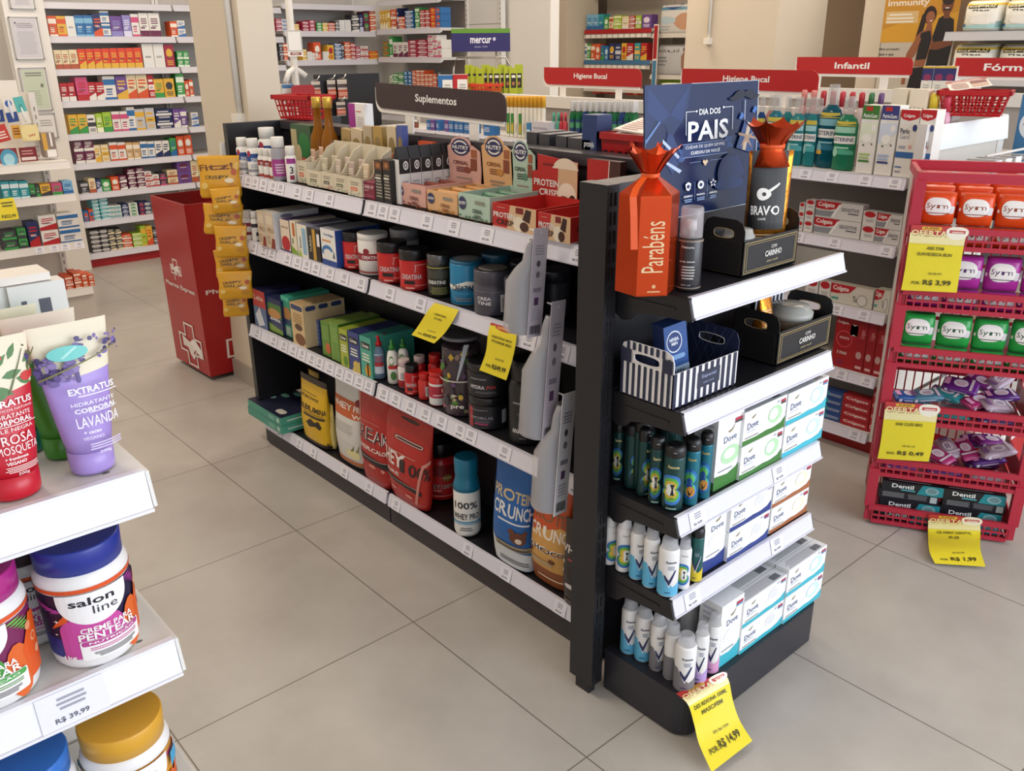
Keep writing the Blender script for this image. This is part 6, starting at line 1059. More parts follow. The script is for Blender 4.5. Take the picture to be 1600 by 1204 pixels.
ros = [('p', [(-.02, .62), (.5, .6), (1.02, .66), (1.02, 1.01), (-.02, 1.01)], CRM)] + [leaf(*k, '#4f7a42') for k in ((.5, .78, 40, .2), (.58, .72, 10, .2), (.66, .84, 60, .16), (.7, .7, -20, .2), (.5, .66, -30, .18), (.62, .62, 200, .2), (.8, .8, 30, .15), (.86, .72, 80, .14))] + [('e', .82, .7, .08, .035, '#c8302f'), ('e', .93, .71, .06, .03, '#c8302f'), ('e', .52, .86, .09, .03, '#c8302f'), ('e', .45, .74, .1, .04, '#dc8fa0'), ('p', [(.6, .6), (.8, .9), (.81, .9), (.62, .6)], '#5d6a38')]
ros += [('t', 'EXTRATUS', 0.572, .54, 0.515, .05, '#f6ece9'), ('t', 'COSMÉTICOS NATURAIS', 0.584, .495, 0.468, .02, '#f6ece9', 0), ('t', 'HIDRATANTE', 0.584, .45, 0.390, .03, '#f6ece9', 0), ('t', 'CORPORAL', 0.584, .405, 0.406, .038, '#f6ece9'), ('r', .35, .375, .85, .38, '#f6ece9'), ('t', 'PELE NEGRA', 0.584, .35, 0.390, .026, '#f6ece9', 0), ('t', 'ROSA', 0.602, .28, 0.312, .07, '#f6ece9', 0), ('t', 'MOSQUETA', 0.596, .2, 0.437, .07, '#f6ece9', 0), ('t', '+ framboesa', 0.548, .145, 0.234, .022, '#f6ece9'), ('t', 'VEGANO', 0.536, .11, 0.203, .024, '#f6ece9'), ('b', .4, .04, .8, .09, 4, '#f0c9c4'), ('t', '200g', 0.584, .02, 0.125, .028, '#f6ece9', 0)]
tube('red and cream hand cream tube with rose hips at the shelf front', (36, 784), 76, 536, 122, F1, mat('#c4182c', .3), None, ros)
grn = [('p', [(-.02, .66), (1.02, .66), (1.02, 1.01), (-.02, 1.01)], CRM)] + [('e', .9, .82, .08, .05, '#7a3a34'), ('e', .35, .8, .12, .06, '#8a9a4c'), ('e', .6, .74, .1, .05, '#5c3a22')]
tube('green and cream hand cream tube in the second row behind the lilac tube', (112, 719), 58, 494, 104, F1, mat('#3f8a26', .3), None, grn)
tea_ = [('p', [(-.02, .66), (1.02, .66), (1.02, 1.01), (-.02, 1.01)], CRM), ('e', .6, .76, .16, .06, '#4a5a50'), ('b', .3, .86, .7, .9, 1, '#8a8578')]
tube('teal and cream hand cream tube in the second row behind the red tube', (52, 712), 60, 488, 108, F1, mat('#188a7c', .3), None, tea_)
tube('cream topped hand cream tube at the edge of the picture, second row', (-22, 722), 60, 500, 108, F1, mat('#c9a227', .3), None, grn)
# tubs
TB = [(0, .90), (.03, .97), (.07, 1.0), (.68, 1.06), (.72, 1.08), (.76, 1.05), (.80, .97), (.81, .93)]
TL_ = [(.80, .95), (.805, .99), (.985, 1.01), (1, .98)]
def salon(lidc, bg1, bg2, leafc, shape, capt, tcol, extra=()):
    it = [('r', .2, .1, .82, .93, bg1), ('p', [(.2, .1), (.42, .1), (.36, .35), (.2, .4)], bg2), ('r', .2, .945, .82, 1.0, '#e2592a' if extra == () else bg1)]
    for k in range(7): it += [leaf(.29 + .018 * k, .82 - .012 * k, 150 + 12 * k, .075, leafc, .4), leaf(.62 + .012 * k, .88 - .03 * k, 30 - 10 * k, .075, leafc, .4)]
    it += [('p', ell(.64, .3, .05, .34, 14), '#e0672a'), ('p', [(.68, .12), (.76, .12), (.78, .8), (.72, .86), (.66, .5)], '#e25a1c'), ('e', .705, .73, .016, .05, '#e89a72'), ('e', .725, .56, .018, .055, '#f0a882'), ('e', .725, .56, .012, .036, '#e25a1c'), ('e', .735, .38, .016, .05, '#f0a882')]
    it += [('p', ell(.48, .47, .11, .2, 14, 0, 180) + [(.37, .1), (.62, .1)], shape), ('p', [(.34, .5), (.40, .6), (.42, .68), (.40, .7), (.36, .58)], '#dd5a24')]
    it += [('p', ell(.5, .84, .12, .30, 24, 180, 360), '#f2efee'), ('r', .38, .84, .62, 1.0 if extra else .945, '#f2efee'), ('t', 'salon', .495, .84, .15, .1, '#24202c'), ('t', 'line', .535, .72, .085, .1, '#3a3642', 0)]
    it += [('t', 'CREME PARA', .535, .47, .19, .07, '#f6f2ee'), ('t', 'PENTEAR', .535, .385, .21, .09, '#f6f2ee')]
    it += [('o', .43, .08, .66, .335, '#f4f1ee', .12), ('o', .435, .265, .655, .33, capt, .4), ('t', 'NUTRIÇÃO', .545, .298, .17, .04, '#f6f2ee'), ('b', .46, .2, .64, .25, 2, tcol), ('b', .47, .11, .63, .18, 4, '#5a565c'), ('t', '1kg', .39, .13, .045, .06, '#f4f1ee')]
    it += list(extra); return it
st4 = lambda x, y, s: ('p', [(x + s * (1 if k % 2 == 0 else .3) * math.cos(k * math.pi / 4), y + 2 * s * (1 if k % 2 == 0 else .3) * math.sin(k * math.pi / 4)) for k in range(8)], '#f4f1ee')
def tub(label, P, r, h, lidc, arts, face=0):
    return round_item('cream_tub', label, 'tub', 0, 0, 0, 0, P.z, TB, TL_, mat('#ece9e7', .28), mat(lidc, .3), arts, 'hair cream tubs', face=face, za=(.05, .71), P=P, r=r, h=h, du=1 / 48, n=48)
def tubpx(c, wpx, top, z):
    Q = onz(c, z); d = (Q - CP).dot(FW); r = wpx / 2 / 1.04 * d / FPX; hd = V((Q.x - CP.x, Q.y - CP.y, 0)).normalized(); P = Q + hd * r * .95; return P, r, hgt(P + hd * r * .9, top)
PA, rA, hA = tubpx((160, 1042), 132, 809, F2)
fc = math.atan2(PA.y - CP.y, PA.x - CP.x) - math.pi / 2
purple = salon('', '#221a3c', '#2b2a86', '#a83f9a', '#c7489c', '#b8448f', '#c76a9c', ()) + [st4(.37, .62, .012), st4(.47, .66, .006), st4(.36, .45, .008)]
tub('hair cream tub with navy blue lid on the middle shelf', PA, rA, hA, '#27358f', purple, fc + .1)
PB = onz((28, 1100), F2); hd = V((PB.x - CP.x, PB.y - CP.y, 0)).normalized(); PB = PB + hd * rA * .95; PB.x -= .016
tub('hair cream tub with magenta lid on the middle shelf', PB, rA, hA, '#b12a82', salon('', '#7a2556', '#5c1f46', '#6bb84a', '#4f9a44', '#4fa34e', '#6b8f5a'), fc - .2)
PC_ = (PA + PB) / 2 + V((.01, .074, 0)); tub('hair cream tub in the second row of the middle shelf, mostly hidden', PC_, rA * .7, hA * .88, '#3a2530', salon('', '#5c2a3a', '#3a1c2c', '#c7489c', '#c7489c', '#b8448f', '#c76a9c'), fc)
hh_ = hA; PD_ = onz((186, 1118), F3 + hh_); PD_.z = F3
yel = salon('', '#d8942a', '#7a3a7c', '#c7489c', '#c7489c', '#a84a9c', '#c76a9c', (('p', [(.64, .9), (.70, .92), (.70, .74), (.64, .7)], '#3f9fc9'),)) + [('p', ell(.37, .34, .075, .22, 14), '#33262c'), ('p', ell(.43, .5, .035, .09, 10), '#33262c'), ('p', ell(.33, .38, .035, .1, 10), '#33262c'), st4(.44, .5, .006)]
tub('hair cream tub with yellow lid on the lowest visible shelf', PD_, rA, hA, '#d8a032', yel, fc + .1)
PE_ = onz((66, 1166), F3 + hh_); PE_.z = F3; PE_.x -= .022
tub('hair cream tub with light blue lid on the lowest visible shelf', PE_, rA, hA, '#2f6fc4', salon('', '#2b6fb0', '#2b2a86', '#c23a4a', '#c7489c', '#3f7fc9', '#6a8fc9', (('r', .2, .9, .82, 1, '#3fa9d8'),)), fc - .1)
# red parcel bin
BN = [V(p) for p in ((.29, 2.175, 0), (.283, 2.53, 0), (.63, 2.53, 0), (.64, 2.175, 0))]
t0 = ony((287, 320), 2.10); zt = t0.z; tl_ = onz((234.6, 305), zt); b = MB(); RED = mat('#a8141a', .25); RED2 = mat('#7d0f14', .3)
top = [V((t0.x, 2.10, zt)), V((tl_.x, tl_.y, zt)), V((.76, tl_.y, zt)), V((.75, 2.10, zt))]
c0 = sum(BN, V()) / 4; P4 = [p - c0 for p in BN]; T4 = [p - c0 for p in top]
P4 = [p + V((0, 0, .02)) for p in P4]
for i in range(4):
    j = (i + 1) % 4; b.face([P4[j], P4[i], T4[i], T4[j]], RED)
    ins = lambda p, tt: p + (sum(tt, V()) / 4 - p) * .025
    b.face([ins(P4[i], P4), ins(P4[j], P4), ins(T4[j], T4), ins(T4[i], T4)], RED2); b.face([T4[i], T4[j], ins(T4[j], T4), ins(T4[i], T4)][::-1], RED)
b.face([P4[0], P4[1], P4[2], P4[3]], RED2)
b.box(-.12, -.12, -.0, .12, .12, .02, '#1c1a1c')
def bl(q0, q1, q2, q3): return lambda u, v, o: (q0 * (1 - u) + q1 * u) * (1 - v) + (q3 * (1 - u) + q2 * u) * v + (q1 - q0).cross(q3 - q0).normalized() * o
def cross_outline(cx, cy, s, w_, asp):
    a, h = s, s * .4; pts = [(-h, -a), (h, -a), (h, -h), (a, -h), (a, h), (h, h), (h, a), (-h, a), (-h, h), (-a, h), (-a, -h), (-h, -h)]; it = []
    for (x0, y0), (x1, y1) in zip(pts, pts[1:] + pts[:1]):
        x0, x1, y0, y1 = min(x0, x1) - w_, max(x0, x1) + w_, min(y0, y1) - w_, max(y0, y1) + w_
        it.append(('r', cx + x0 / asp, cy + y0, cx + x1 / asp, cy + y1, '#eadfda'))
    return it
def hands(cx, cy, s, asp): return [('p', [(cx + x * s / asp, cy + y * s) for x, y in ((-1, .5), (-.3, .3), (.1, .35), (.5, -.1), (.2, -.5), (0, -.7), (-.3, -.5), (-.5, -.1), (-1, -.1))], '#e6dad4'), ('p', [(cx + x * s / asp, cy + y * s) for x, y in ((1, .1), (.5, .5), (.1, .5), (-.2, .2), (.1, .1), (.5, -.2), (1, -.4))], '#f0e8e3'), ('p', [(cx + x * s / asp, cy + y * s) for x, y in ((.05, -.3), (.35, -.05), (.4, -.12), (.12, -.4))], '#8d1418')]
a1 = cross_outline(.45, .60, .06, .004, .42) + hands(.45, .60, .05, .42) + [('t', 'Pharma Express', .5, .50, .84, .034, '#eadfda', 1)] + cross_outline(.56, .15, .13, .006, .42) + hands(.6, .14, .11, .42)
art(b, a1, bl(P4[1], P4[0], T4[0], T4[1]), asp=.42)
art(b, [('t', 'Pharma Express', .5, .50, .84, .034, '#eadfda', 1)] + cross_outline(.56, .15, .13, .006, .42) + hands(.6, .14, .11, .42), bl(P4[0], P4[3], T4[3], T4[0]), asp=.42)
tag(b.obj('parcel_bin', None, c0), 'tall red open-top collection bin with white cross and handshake emblem beside the pillar', 'bin')

# ================================================================ white oral care gondola: goods
Y1, Y2, Y3, Y4, Y5 = .955, .74, .515, .29, .085
U = crop(1160, 110, 4.7059); Vv = crop(1180, 260, 6.0192); Wc = crop(1250, 420, 4.3); T4 = crop(680, 0, 5)
def bx2(label, f, x0, x1, top, z, d, col, a=(), side=None, topc=None, xp=OX + .012, name='carton', cat='box', group=None, ar=(), h=None, dz=0, setb=0):
    P = at(xp, f(x0, 0)[0], z); Q = at(xp, f(x1, 0)[0], z)
    return carton(name, label, cat, None, None, f(0, top)[1], z, RX, d, col, side, topc, a, ar, group=group, P=P, w=abs(P.y - Q.y), h=h, dz=dz)
def perio(kind):
    if kind == 'c': return [('p', [(0, .9), (.15, .86), (.5, .84), (.85, .87), (1, .9), (1, 1), (0, 1)], '#c0202a'), ('t', 'Colgate', .46, .91, .62, .06, '#f3eee9'), ('t', 'Perio', .34, .69, .5, .08, '#3c4660'), ('t', 'Gard', .36, .61, .5, .07, '#8d94a4', 0), ('e', .84, .74, .12, .05, '#2f3f7a'), ('r', 0, .29, 1, .38, '#3a6aa8'), ('b', .1, .43, .5, .48, 2, '#7f88a0'), ('r', .06, .14, .42, .16, '#3a6aa8'), ('b', .06, .07, .4, .11, 1, '#8d94a4'), ('e', .72, .46, .08, .03, '#dca29a')]
    g = kind == 'g'; c = '#3f7a34' if g else '#3a3f80'; l = '#a8c47a' if g else '#a9b9d8'
    return [('r', 0, .8, 1, 1, c), ('r', .2, .92, .6, .98, '#c0302a'), ('t', 'PerioGum', .5, .85, .8, .06, '#eef0e9'), ('p', [(0, .78), (.4, .8), (.35, .74), (0, .73)], '#e9eae4'), ('p', [(0, .45), (1, .62), (1, .76), (0, .74)], '#dfe6cf' if g else '#d3dbe8'), ('e', .45, .52, .28, .07, '#efeee6'), ('e', .78, .68, .14, .05, '#f0ece6'), ('r', .1, .27, .75, .3, l), ('r', .1, .22, .7, .25, l), ('r', .1, .17, .75, .2, c), ('e', .3, .42, .06, .015, '#55604a'), ('e', .78, .44, .05, .015, '#55604a')]
WB_ = '#e8e4dc'
bx2('white mouthwash carton with red top band and blue stripe, next to the white end post', U, 1240, 1352, 292, Y1, .06, WB_, perio('c'), group='mouthwash cartons')
bx2('white mouthwash carton with red top band and blue stripe, beside the blue-topped carton', U, 1100, 1234, 292, Y1, .06, WB_, perio('c'), group='mouthwash cartons')
bx2('white mouthwash carton with dark blue top', U, 962, 1086, 260, Y1, .06, WB_, perio('b'), group='mouthwash cartons')
bx2('white mouthwash carton with green top', U, 826, 946, 258, Y1, .06, WB_, perio('g'), group='mouthwash cartons')
for k in range(2):
    P = V((1.80 + .0, -.0 - .049 * k, Y1)); carton('small_carton', 'small white carton with red top behind the white end post, ' + ('inner one' if k == 0 else 'outer one'), 'box', None, None, U(0, 300 + 2 * k)[1], 0, RX, .04, '#ece8e2', a=[('e', .5, .95, .4, .03, '#c0202a'), ('b', .2, .8, .8, .88, 2, '#a9a5a0')], P=P, w=.045)
MW = [(0, .92), (.02, 1), (.62, 1), (.7, .8), (.74, .5), (.76, .45)]; MWL = [(.755, .5), (.765, .52), (.96, .5), (1, .46)]
def mouthwash(label, cx, w, top, col, dark, a, xp=OX + .055, h=None):
    X = U(cx, 0); return round_item('mouthwash_bottle', label, 'bottle', X[0], 0, w / 4.7059, U(0, top)[1], Y1, MW, MWL, mat(col, .12, 0, 'liquid'), mat('#c9c6c4', .2, 0, 'clear'), a, 'mouthwash bottles', za=(.03, .7), lidname='cap', xp=xp, squash=.6, face=RX, lidlabel='clear cap')
lis = lambda c, c2: [('r', .3, .28, .7, .95, c), ('p', [(.3, .86), (.7, .86), (.7, .95), (.3, .95)], '#c9b43c'), ('r', .32, .72, .68, .84, c2), ('r', .3, .5, .7, .66, '#ecece8'), ('t', 'LISTERINE', .5, .585, .34, .08, '#2a3a5c'), ('b', .36, .4, .62, .47, 1, c2), ('e', .4, .32, .05, .09, c2)]
mouthwash('green mouthwash bottle beside the green-topped carton', 730, 168, 190, '#2f8f6a', 0, lis('#4fa98a', '#9fd6bc'), xp=OX + .05)
mouthwash('tall teal mouthwash bottle with yellow band, second from the green-topped carton', 610, 168, 102, '#0f5f72', 0, lis('#1d6f86', '#7fb6c4') + [('r', .34, .2, .46, .27, '#d8a83c')], xp=OX + .07)
mouthwash('slim teal mouthwash bottle behind the coffee bag petals, third from the green-topped carton', 478, 92, 196, '#2f8f94', 0, lis('#4fa6aa', '#9fd0d2'))
mouthwash('teal mouthwash bottle with yellow label band, behind the coffee bag', 375, 128, 195, '#2f8f94', 0, lis('#4fa6aa', '#9fd0d2'))
mouthwash('teal mouthwash bottle with pale blue label, right beside the blue poster', 215, 130, 172, '#2b7f94', 0, lis('#9fc3d8', '#dfe8ee'))
mouthwash('dark blue mouthwash bottle at the edge of the blue poster', 110, 80, 190, '#1f4a8a', 0, lis('#3a66a8', '#9fb6d8'))
for i, (cx, t, c) in enumerate(((300, 190, '#2f8f94'), (440, 200, '#2b7f94'), (525, 205, '#1d6f86'), (180, 180, '#c98a84'))):
    mouthwash('mouthwash bottle in the second row of the white gondola, %s from the poster' % ORD[(1, 2, 3, 0)[i]], cx, 92, t, c, 0, (), xp=OX + .15)
# tooth pastes
CG = lambda c2='#8d9096': [('r', 0, 0, 1, 1, '#d9d7d4'), ('p', [(0, 1), (.55, 1), (.45, .62), (.3, .5), (.1, .5), (0, .55)], '#b8202a'), ('t', 'Colgate', .22, .76, .36, .34, '#f3eee9'), ('p', [(0, .08), (.36, .08), (.46, .46), (.1, .42), (0, .46)], c2), ('t', 'SENSITIVE', .74, .62, .38, .22, '#77777c'), ('r', .7, .38, .92, .44, '#4a4a50'), ('p', [(.5, .9), (.56, .9), (.4, .1), (.34, .1)], '#f0efec')]
cge = [('e', .5, .8, .42, .2, '#b8202a'), ('b', .2, .3, .85, .5, 2, '#a9a7a4')]
g2 = 'toothpaste boxes on the second shelf'
def pasteR(z, spec, xp, grp, shelfname):
    for i, (f, x0, x1, yb, yt, n, kind, nm) in enumerate(spec):
        P = at(xp, f(x0, 0)[0], z); Q = at(xp, f(x1, 0)[0], z); w = abs(P.y - Q.y); H = hgt(P, f(0, yt)[1]) / n
        for j in range(n):
            a = {'s': CG(), 'e': cge, 'r': [('r', 0, 0, 1, 1, '#b01d26'), ('e', .5, .5, .46, .4, '#c2323a'), ('t', 'Colgate', .5, .5, .8, .42, '#f3eee9')], 't': [('p', [(0, 1), (.6, 1), (.45, .62), (.15, .5), (0, .5)], '#b8202a'), ('t', 'Colgate', .24, .76, .38, .32, '#f3eee9'), ('t', 'Total', .64, .35, .2, .3, '#55555a'), ('e', .76, .35, .12, .3, '#a9a7a4'), ('e', .76, .35, .10, .25, '#dedcd6'), ('r', .03, .18, .2, .3, '#4fa08a')], 'b': [('r', 0, .2, 1, .6, '#24407c'), ('p', [(0, 1), (.3, 1), (.5, .3), (.2, .1), (0, .2)], '#3fa0b8'), ('b', .4, .3, .95, .7, 2, '#b9c6dc')]}[kind]
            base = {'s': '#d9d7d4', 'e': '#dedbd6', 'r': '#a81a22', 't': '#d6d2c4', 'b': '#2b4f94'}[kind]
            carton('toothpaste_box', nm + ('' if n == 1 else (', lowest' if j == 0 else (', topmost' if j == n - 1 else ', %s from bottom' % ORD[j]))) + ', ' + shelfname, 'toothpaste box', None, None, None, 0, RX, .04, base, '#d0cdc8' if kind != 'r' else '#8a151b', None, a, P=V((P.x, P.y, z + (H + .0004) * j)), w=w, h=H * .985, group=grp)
pasteR(Y2, [(Vv, 450, 530, 0, 318, 3, 'e', 'white toothpaste box end nearer the coffee bag'), (Vv, 392, 440, 0, 345, 3, 'e', 'white toothpaste box end farther behind the coffee bag'), (Vv, 545, 975, 0, 318, 2, 's', 'long grey and white toothpaste box'), (Vv, 985, 1108, 0, 420, 2, 'e', 'short white toothpaste box end beside the red rack'), (Vv, 1114, 1345, 0, 440, 2, 's', 'grey and white toothpaste box partly behind the red rack')], OX + .012, g2, 'second shelf')
pasteR(Y3, [(Wc, 198, 478, 0, 92, 1, 't', 'long cream toothpaste box with red logo'), (Wc, 120, 194, 0, 78, 1, 'e', 'white toothpaste box end beside the cream box'), (Wc, 490, 590, 0, 135, 1, 't', 'cream toothpaste box half behind the red rack'), (Wc, 30, 112, 0, 60, 1, 'e', 'white toothpaste box end with round green mark')], OX + .012, 'toothpaste boxes on the third shelf', 'third shelf')
bx2('large red toothpaste box with round emblem on the fourth shelf', Wc, 206, 352, 318, Y4, .06, '#a8161e', [('t', 'Colgate', .32, .9, .5, .07, '#efdcd8'), ('e', .45, .58, .36, .17, '#d8505a'), ('e', .45, .58, .32, .15, '#a8161e'), ('t', 'WHITE', .45, .6, .44, .05, '#f0c9cc'), ('t', '3 DIAS', .42, .3, .44, .06, '#efdcd8'), ('b', .2, .06, .5, .18, 2, '#8a2a5a'), ('o', .76, .68, .92, .9, '#d9d4d2', .5)])
for k, (x0, x1, t) in enumerate(((352, 414, 330), (418, 476, 345), (480, 540, 360))):
    bx2('upright red toothpaste box with sideways logo, %s from the large red box' % ORD[k], Wc, x0, x1, t, Y4, .05, '#a01a22', [('t', 'Colgate', .6, .7, .9, .1, '#d88a88', 1, 90), ('e', .4, .3, .3, .07, '#c9a3a0'), ('b', .1, .05, .9, .15, 1, '#e0b4b0')], group='upright red toothpaste boxes')
pasteR(Y5, [(Wc, 120, 262, 0, 800, 4, 'b', 'blue toothpaste box in the low pile'), (Wc, 268, 450, 0, 838, 4, 'r', 'red toothpaste box in the low pile'), (Wc, 455, 520, 0, 740, 5, 'r', 'red toothpaste box in the pile behind the rack')], OX + .012, 'toothpaste boxes on the lowest shelf', 'lowest shelf')
# end post of the oral care gondola and the sock rack on its end
er = empty('sock_rack', (1.665, -.142, 0), RY); tag(er, 'white end rack with rows of sock packs and red base, behind the red basket rack', 'rack')
b = MB(); b.box(0, 0, .06, .05, .03, 1.12, WMET); b.box(.05, .004, .2, .62, .02, 1.1, mat('#d2ccc2', .5)); b.box(.57, 0, .06, .62, .03, 1.12, WMET); slots(b, .012, 0, .2, 1.08, mat('#6e6a66'), step=.05); b.obj('end_panel', er)
b = MB(); b.box(.03, -.36, .02, .62, -.002, .15, mat('#b3191d', .4)); b.box(.03, -.36, .15, .62, -.002, .19, WMET); b.obj('base', er)
b = MB(); b.hexa([(.06, -.012, 1.04), (.62, -.012, 1.04), (.62, -.004, 1.04), (.06, -.004, 1.04), (.06, -.002, 1.115), (.62, -.002, 1.115), (.62, .003, 1.115), (.06, .003, 1.115)], mat('#eef2f0', .3)); b.obj('header_strip', er)
for k in range(7):
    b = MB(); x = .1 + .08 * k; b.tube([(x, 0, .99), (x, -.14, .995), (x, -.15, 1.01)], .003, WMET, 6); b.box(x - .022, -.155, .985, x + .026, -.152, 1.012, mat('#e9ecea', .3)); b.obj('hook', er)
b = MB(); b.tube([(.06, -.16, 1.035), (.62, -.16, 1.035)], .004, WMET, 6); b.tube([(.06, -.16, .955), (.62, -.16, .955)], .004, WMET, 6); b.obj('wire_rail', er)
sk = (('#d8cbb4', 'cream'), ('#2b2830', 'black'), ('#b89468', 'tan'), ('#3a3a42', 'charcoal'), ('#c9b091', 'beige'), ('#55617a', 'slate blue'), ('#2d2a2c', 'black'), ('#a9866a', 'brown'), ('#d6d0c8', 'off-white'), ('#35415c', 'navy'), ('#8a7a6c', 'taupe'))
for k in range(11):
    c, nm = sk[k]; b = MB(); b.box(0, 0, 0, .062, .006, .15, mat(c, .6)); art(b, [('p', [(.2, 0), (.8, 0), (.8, .5), (.5, .6), (.2, .5)], '#8a8078' if k % 2 else '#b9a890'), ('r', 0, .8, 1, 1, '#e6ddcd' if k % 3 else '#3a5a8a'), ('b', .1, .62, .9, .75, 2, '#55504c')], front(.062, .15), asp=.41)
    tag(b.obj('sock_pack', None, (1.735 + .05 * k, -.29 + .009 * (k % 3), .79), RY + .5), nm + ' sock pack, %s from the white end post, upper row of the end rack' % ORD[k], 'sock pack', 'sock packs on the end rack')
for k in range(8):
    c, nm = sk[(k * 3 + 4) % 11]; b = MB(); b.box(0, 0, 0, .062, .006, .16, mat(c, .6)); art(b, [('p', [(.2, 0), (.8, 0), (.8, .5), (.5, .6), (.2, .5)], '#8a8078'), ('r', 0, .8, 1, 1, '#4f8a9a' if k % 2 else '#e6ddcd')], front(.062, .16), asp=.39)
    tag(b.obj('sock_pack', None, (1.735 + .068 * k, -.34 + .009 * (k % 3), .42), RY + .5), nm + ' sock pack, %s from the white end post, lower row of the end rack' % ORD[k], 'sock pack', 'sock packs on the end rack')
    if k == 0:
        b = MB(); b.tube([(.06, -.2, .6), (.62, -.2, .6)], .004, WMET, 6); b.obj('wire_rail', er)
# yellow capped bottles, dental goods on the far modules
for i in range(18):
    c = i % 10; r_ = i // 10; cx = 572 + 30.5 * c + (14 if r_ else 0)
    X = T4(cx, 0); round_item('bath_bottle', 'white bottle with yellow cap, %s in the %s row beside the dark sign' % (ORD[c], 'front' if r_ == 0 else 'rear'), 'bottle', X[0], 0, 6.6, T4(0, 752)[1], Y1, [(0, .95), (.02, 1), (.68, 1), (.72, .9), (.74, .8)], [(.735, .97), (.95, .97), (1, .85)], mat('#e9e4d6', .35), mat('#e3a92a', .35), [('r', .38, .08, .62, .85, '#3f8a3c' if c in (0, 1, 3) else '#e9e4d6'), ('e', .5, .3, .08, .2, '#d8b83c' if c in (0, 1, 3) else '#c9c4b6')], 'yellow capped bottles', za=(.03, .68), lidname='cap', xp=OX + (.05 if r_ == 0 else .11), n=16)
gc_ = mat('#1f7a48', .15, 0, 'liquid'); bl_ = mat('#2a4a8a', .15, 0, 'liquid')
for i in range(22):
    c = i % 11; r_ = i // 11; cx = 1068 + 47 * c + (20 if r_ else 0); X = T4(cx, 0)
    round_item('mouthwash_bottle', 'small clear-capped mouthwash bottle, %s in the %s row below the middle red sign' % (ORD[c], 'front' if r_ == 0 else 'rear'), 'bottle', X[0], 0, 8.6, T4(0, 788 + 2 * r_)[1], Y1, MW, [(.755, .8), (.765, .85), (.97, .8), (1, .7)], gc_ if c % 3 < 2 else bl_, mat('#cfcdca', .2), [('r', .32, .1, .68, .8, '#24406c'), ('r', .36, .5, .64, .7, '#4f9a6a')], 'small mouthwash bottles', za=(.03, .7), lidname='cap', xp=OX + (.05 if r_ == 0 else .12), n=14)
for i, (cx, c, nm) in enumerate(((925, '#3a9a80', 'green'), (962, '#3fa58a', 'teal'), (985, '#b8283a', 'dark red'), (1015, '#c93a44', 'red'))):
    X = T4(cx, 0); round_item('soap_bottle', nm + ' flip cap bottle near the yellow capped bottles, %s of four' % ORD[i], 'bottle', X[0], 0, 7.5, T4(0, 882)[1], Y1, [(0, .95), (.02, 1), (.6, 1), (.7, .7), (.72, .5)], [(.715, .6), (1, .55)], mat(c, .3), mat(c, .35), (), 'flip cap bottles', za=(.03, .6), lidname='cap', xp=OX + .05, n=14)
bx2('blue and white dental carton beside the yellow capped bottles', T4, 712, 745, 962, Y1, .05, '#3a80b0', [('r', .1, .3, .9, .6, '#cfe0ea')])
bx2('pale toothbrush pack lying beside the flip cap bottles', T4, 752, 890, 948, Y1, .05, '#cfccd2', [('b', .1, .2, .9, .8, 3, '#a9a2b4')])
for i, (x0, x1, t, c, nm) in enumerate(((-66, -38, 938, 'b', 'blue'), (-36, -4, 938, 'p', 'violet'), (8, 30, 940, 'b', 'blue'), (72, 106, 940, 'p', 'violet'), (108, 142, 940, 'b', 'blue'), (150, 182, 940, 'b', 'blue'), (184, 218, 942, 'b', 'blue'), (224, 284, 944, 'b', 'deep blue'), (378, 432, 962, 'b', 'bright blue'))):
    bx2(nm + ' carton seen under the dark sign, %s from the oil bottles' % ORD[i], T4, x0, x1, t, Y1, .06, CN[c][1], [('b', .1, .3, .9, .7, 3, '#c9d3e6')], name='medicine_carton', group='cartons under the dark sign')
for i, cx in enumerate((-185, -150)):
    X = T4(cx, 0); round_item('syrup_bottle', 'brown syrup bottle seen below the dark sign, ' + ('farther' if i == 0 else 'nearer') + ' one', 'bottle', X[0], 0, 9, T4(0, 940)[1], Y1, [(0, .95), (.02, 1), (.62, 1), (.72, .5), (.76, .4)], [(.755, .5), (1, .46)], mat('#5c2f22', .2), mat('#e4dfd6', .4), [('r', .3, .1, .7, .8, '#8d4a34')], 'brown syrup bottles', za=(.03, .6), lidname='cap', xp=OX + .05, n=16)
# the shelf-top goods of the third gondola seen over the rail
def tops(spec, xp, z, kind, grp):
    for i, (cx, w, top, c, cc, lab) in enumerate(spec):
        round_item(kind, lab, 'bottle', cx, 0, w, top, z, [(0, .95), (.02, 1), (.7, 1), (.78, .7), (.8, .5)], [(.795, .7), (.97, .66), (1, .5)], mat(c, .25), mat(cc, .35), [('e', .5, .5, .1, .2, '#efe6e2')], grp, za=(.1, .7), lidname='cap', xp=xp, n=16)
tops([(1246 + 14.5 * i, 13, 141 + .6 * i, '#d9c2bc' if i > 1 else '#d88a80', ('#e08a80', '#e08a80', '#c0303a', '#c0303a', '#c93a48', '#c0303a', '#c0303a', '#3f7a4a', '#6b4a7c')[i], ('pink', 'pink', 'red', 'red', 'crimson', 'red', 'red', 'green', 'violet')[i] + ' capped baby shampoo bottle behind the tall teal mouthwash, %s of the row' % ORD[i]) for i in range(9)], 1.855, Y1, 'shampoo_bottle', 'baby shampoo bottles')
tops([(1443, 20, 146, '#d3b24a', '#e0c83a', 'yellow capped amber baby shampoo bottle nearer the cream cartons'), (1462, 17, 150, '#d79ab0', '#c2344a', 'pink baby shampoo bottle with red cap touching the red basket')], 1.878, Y1, 'shampoo_bottle', 'baby shampoo bottles')
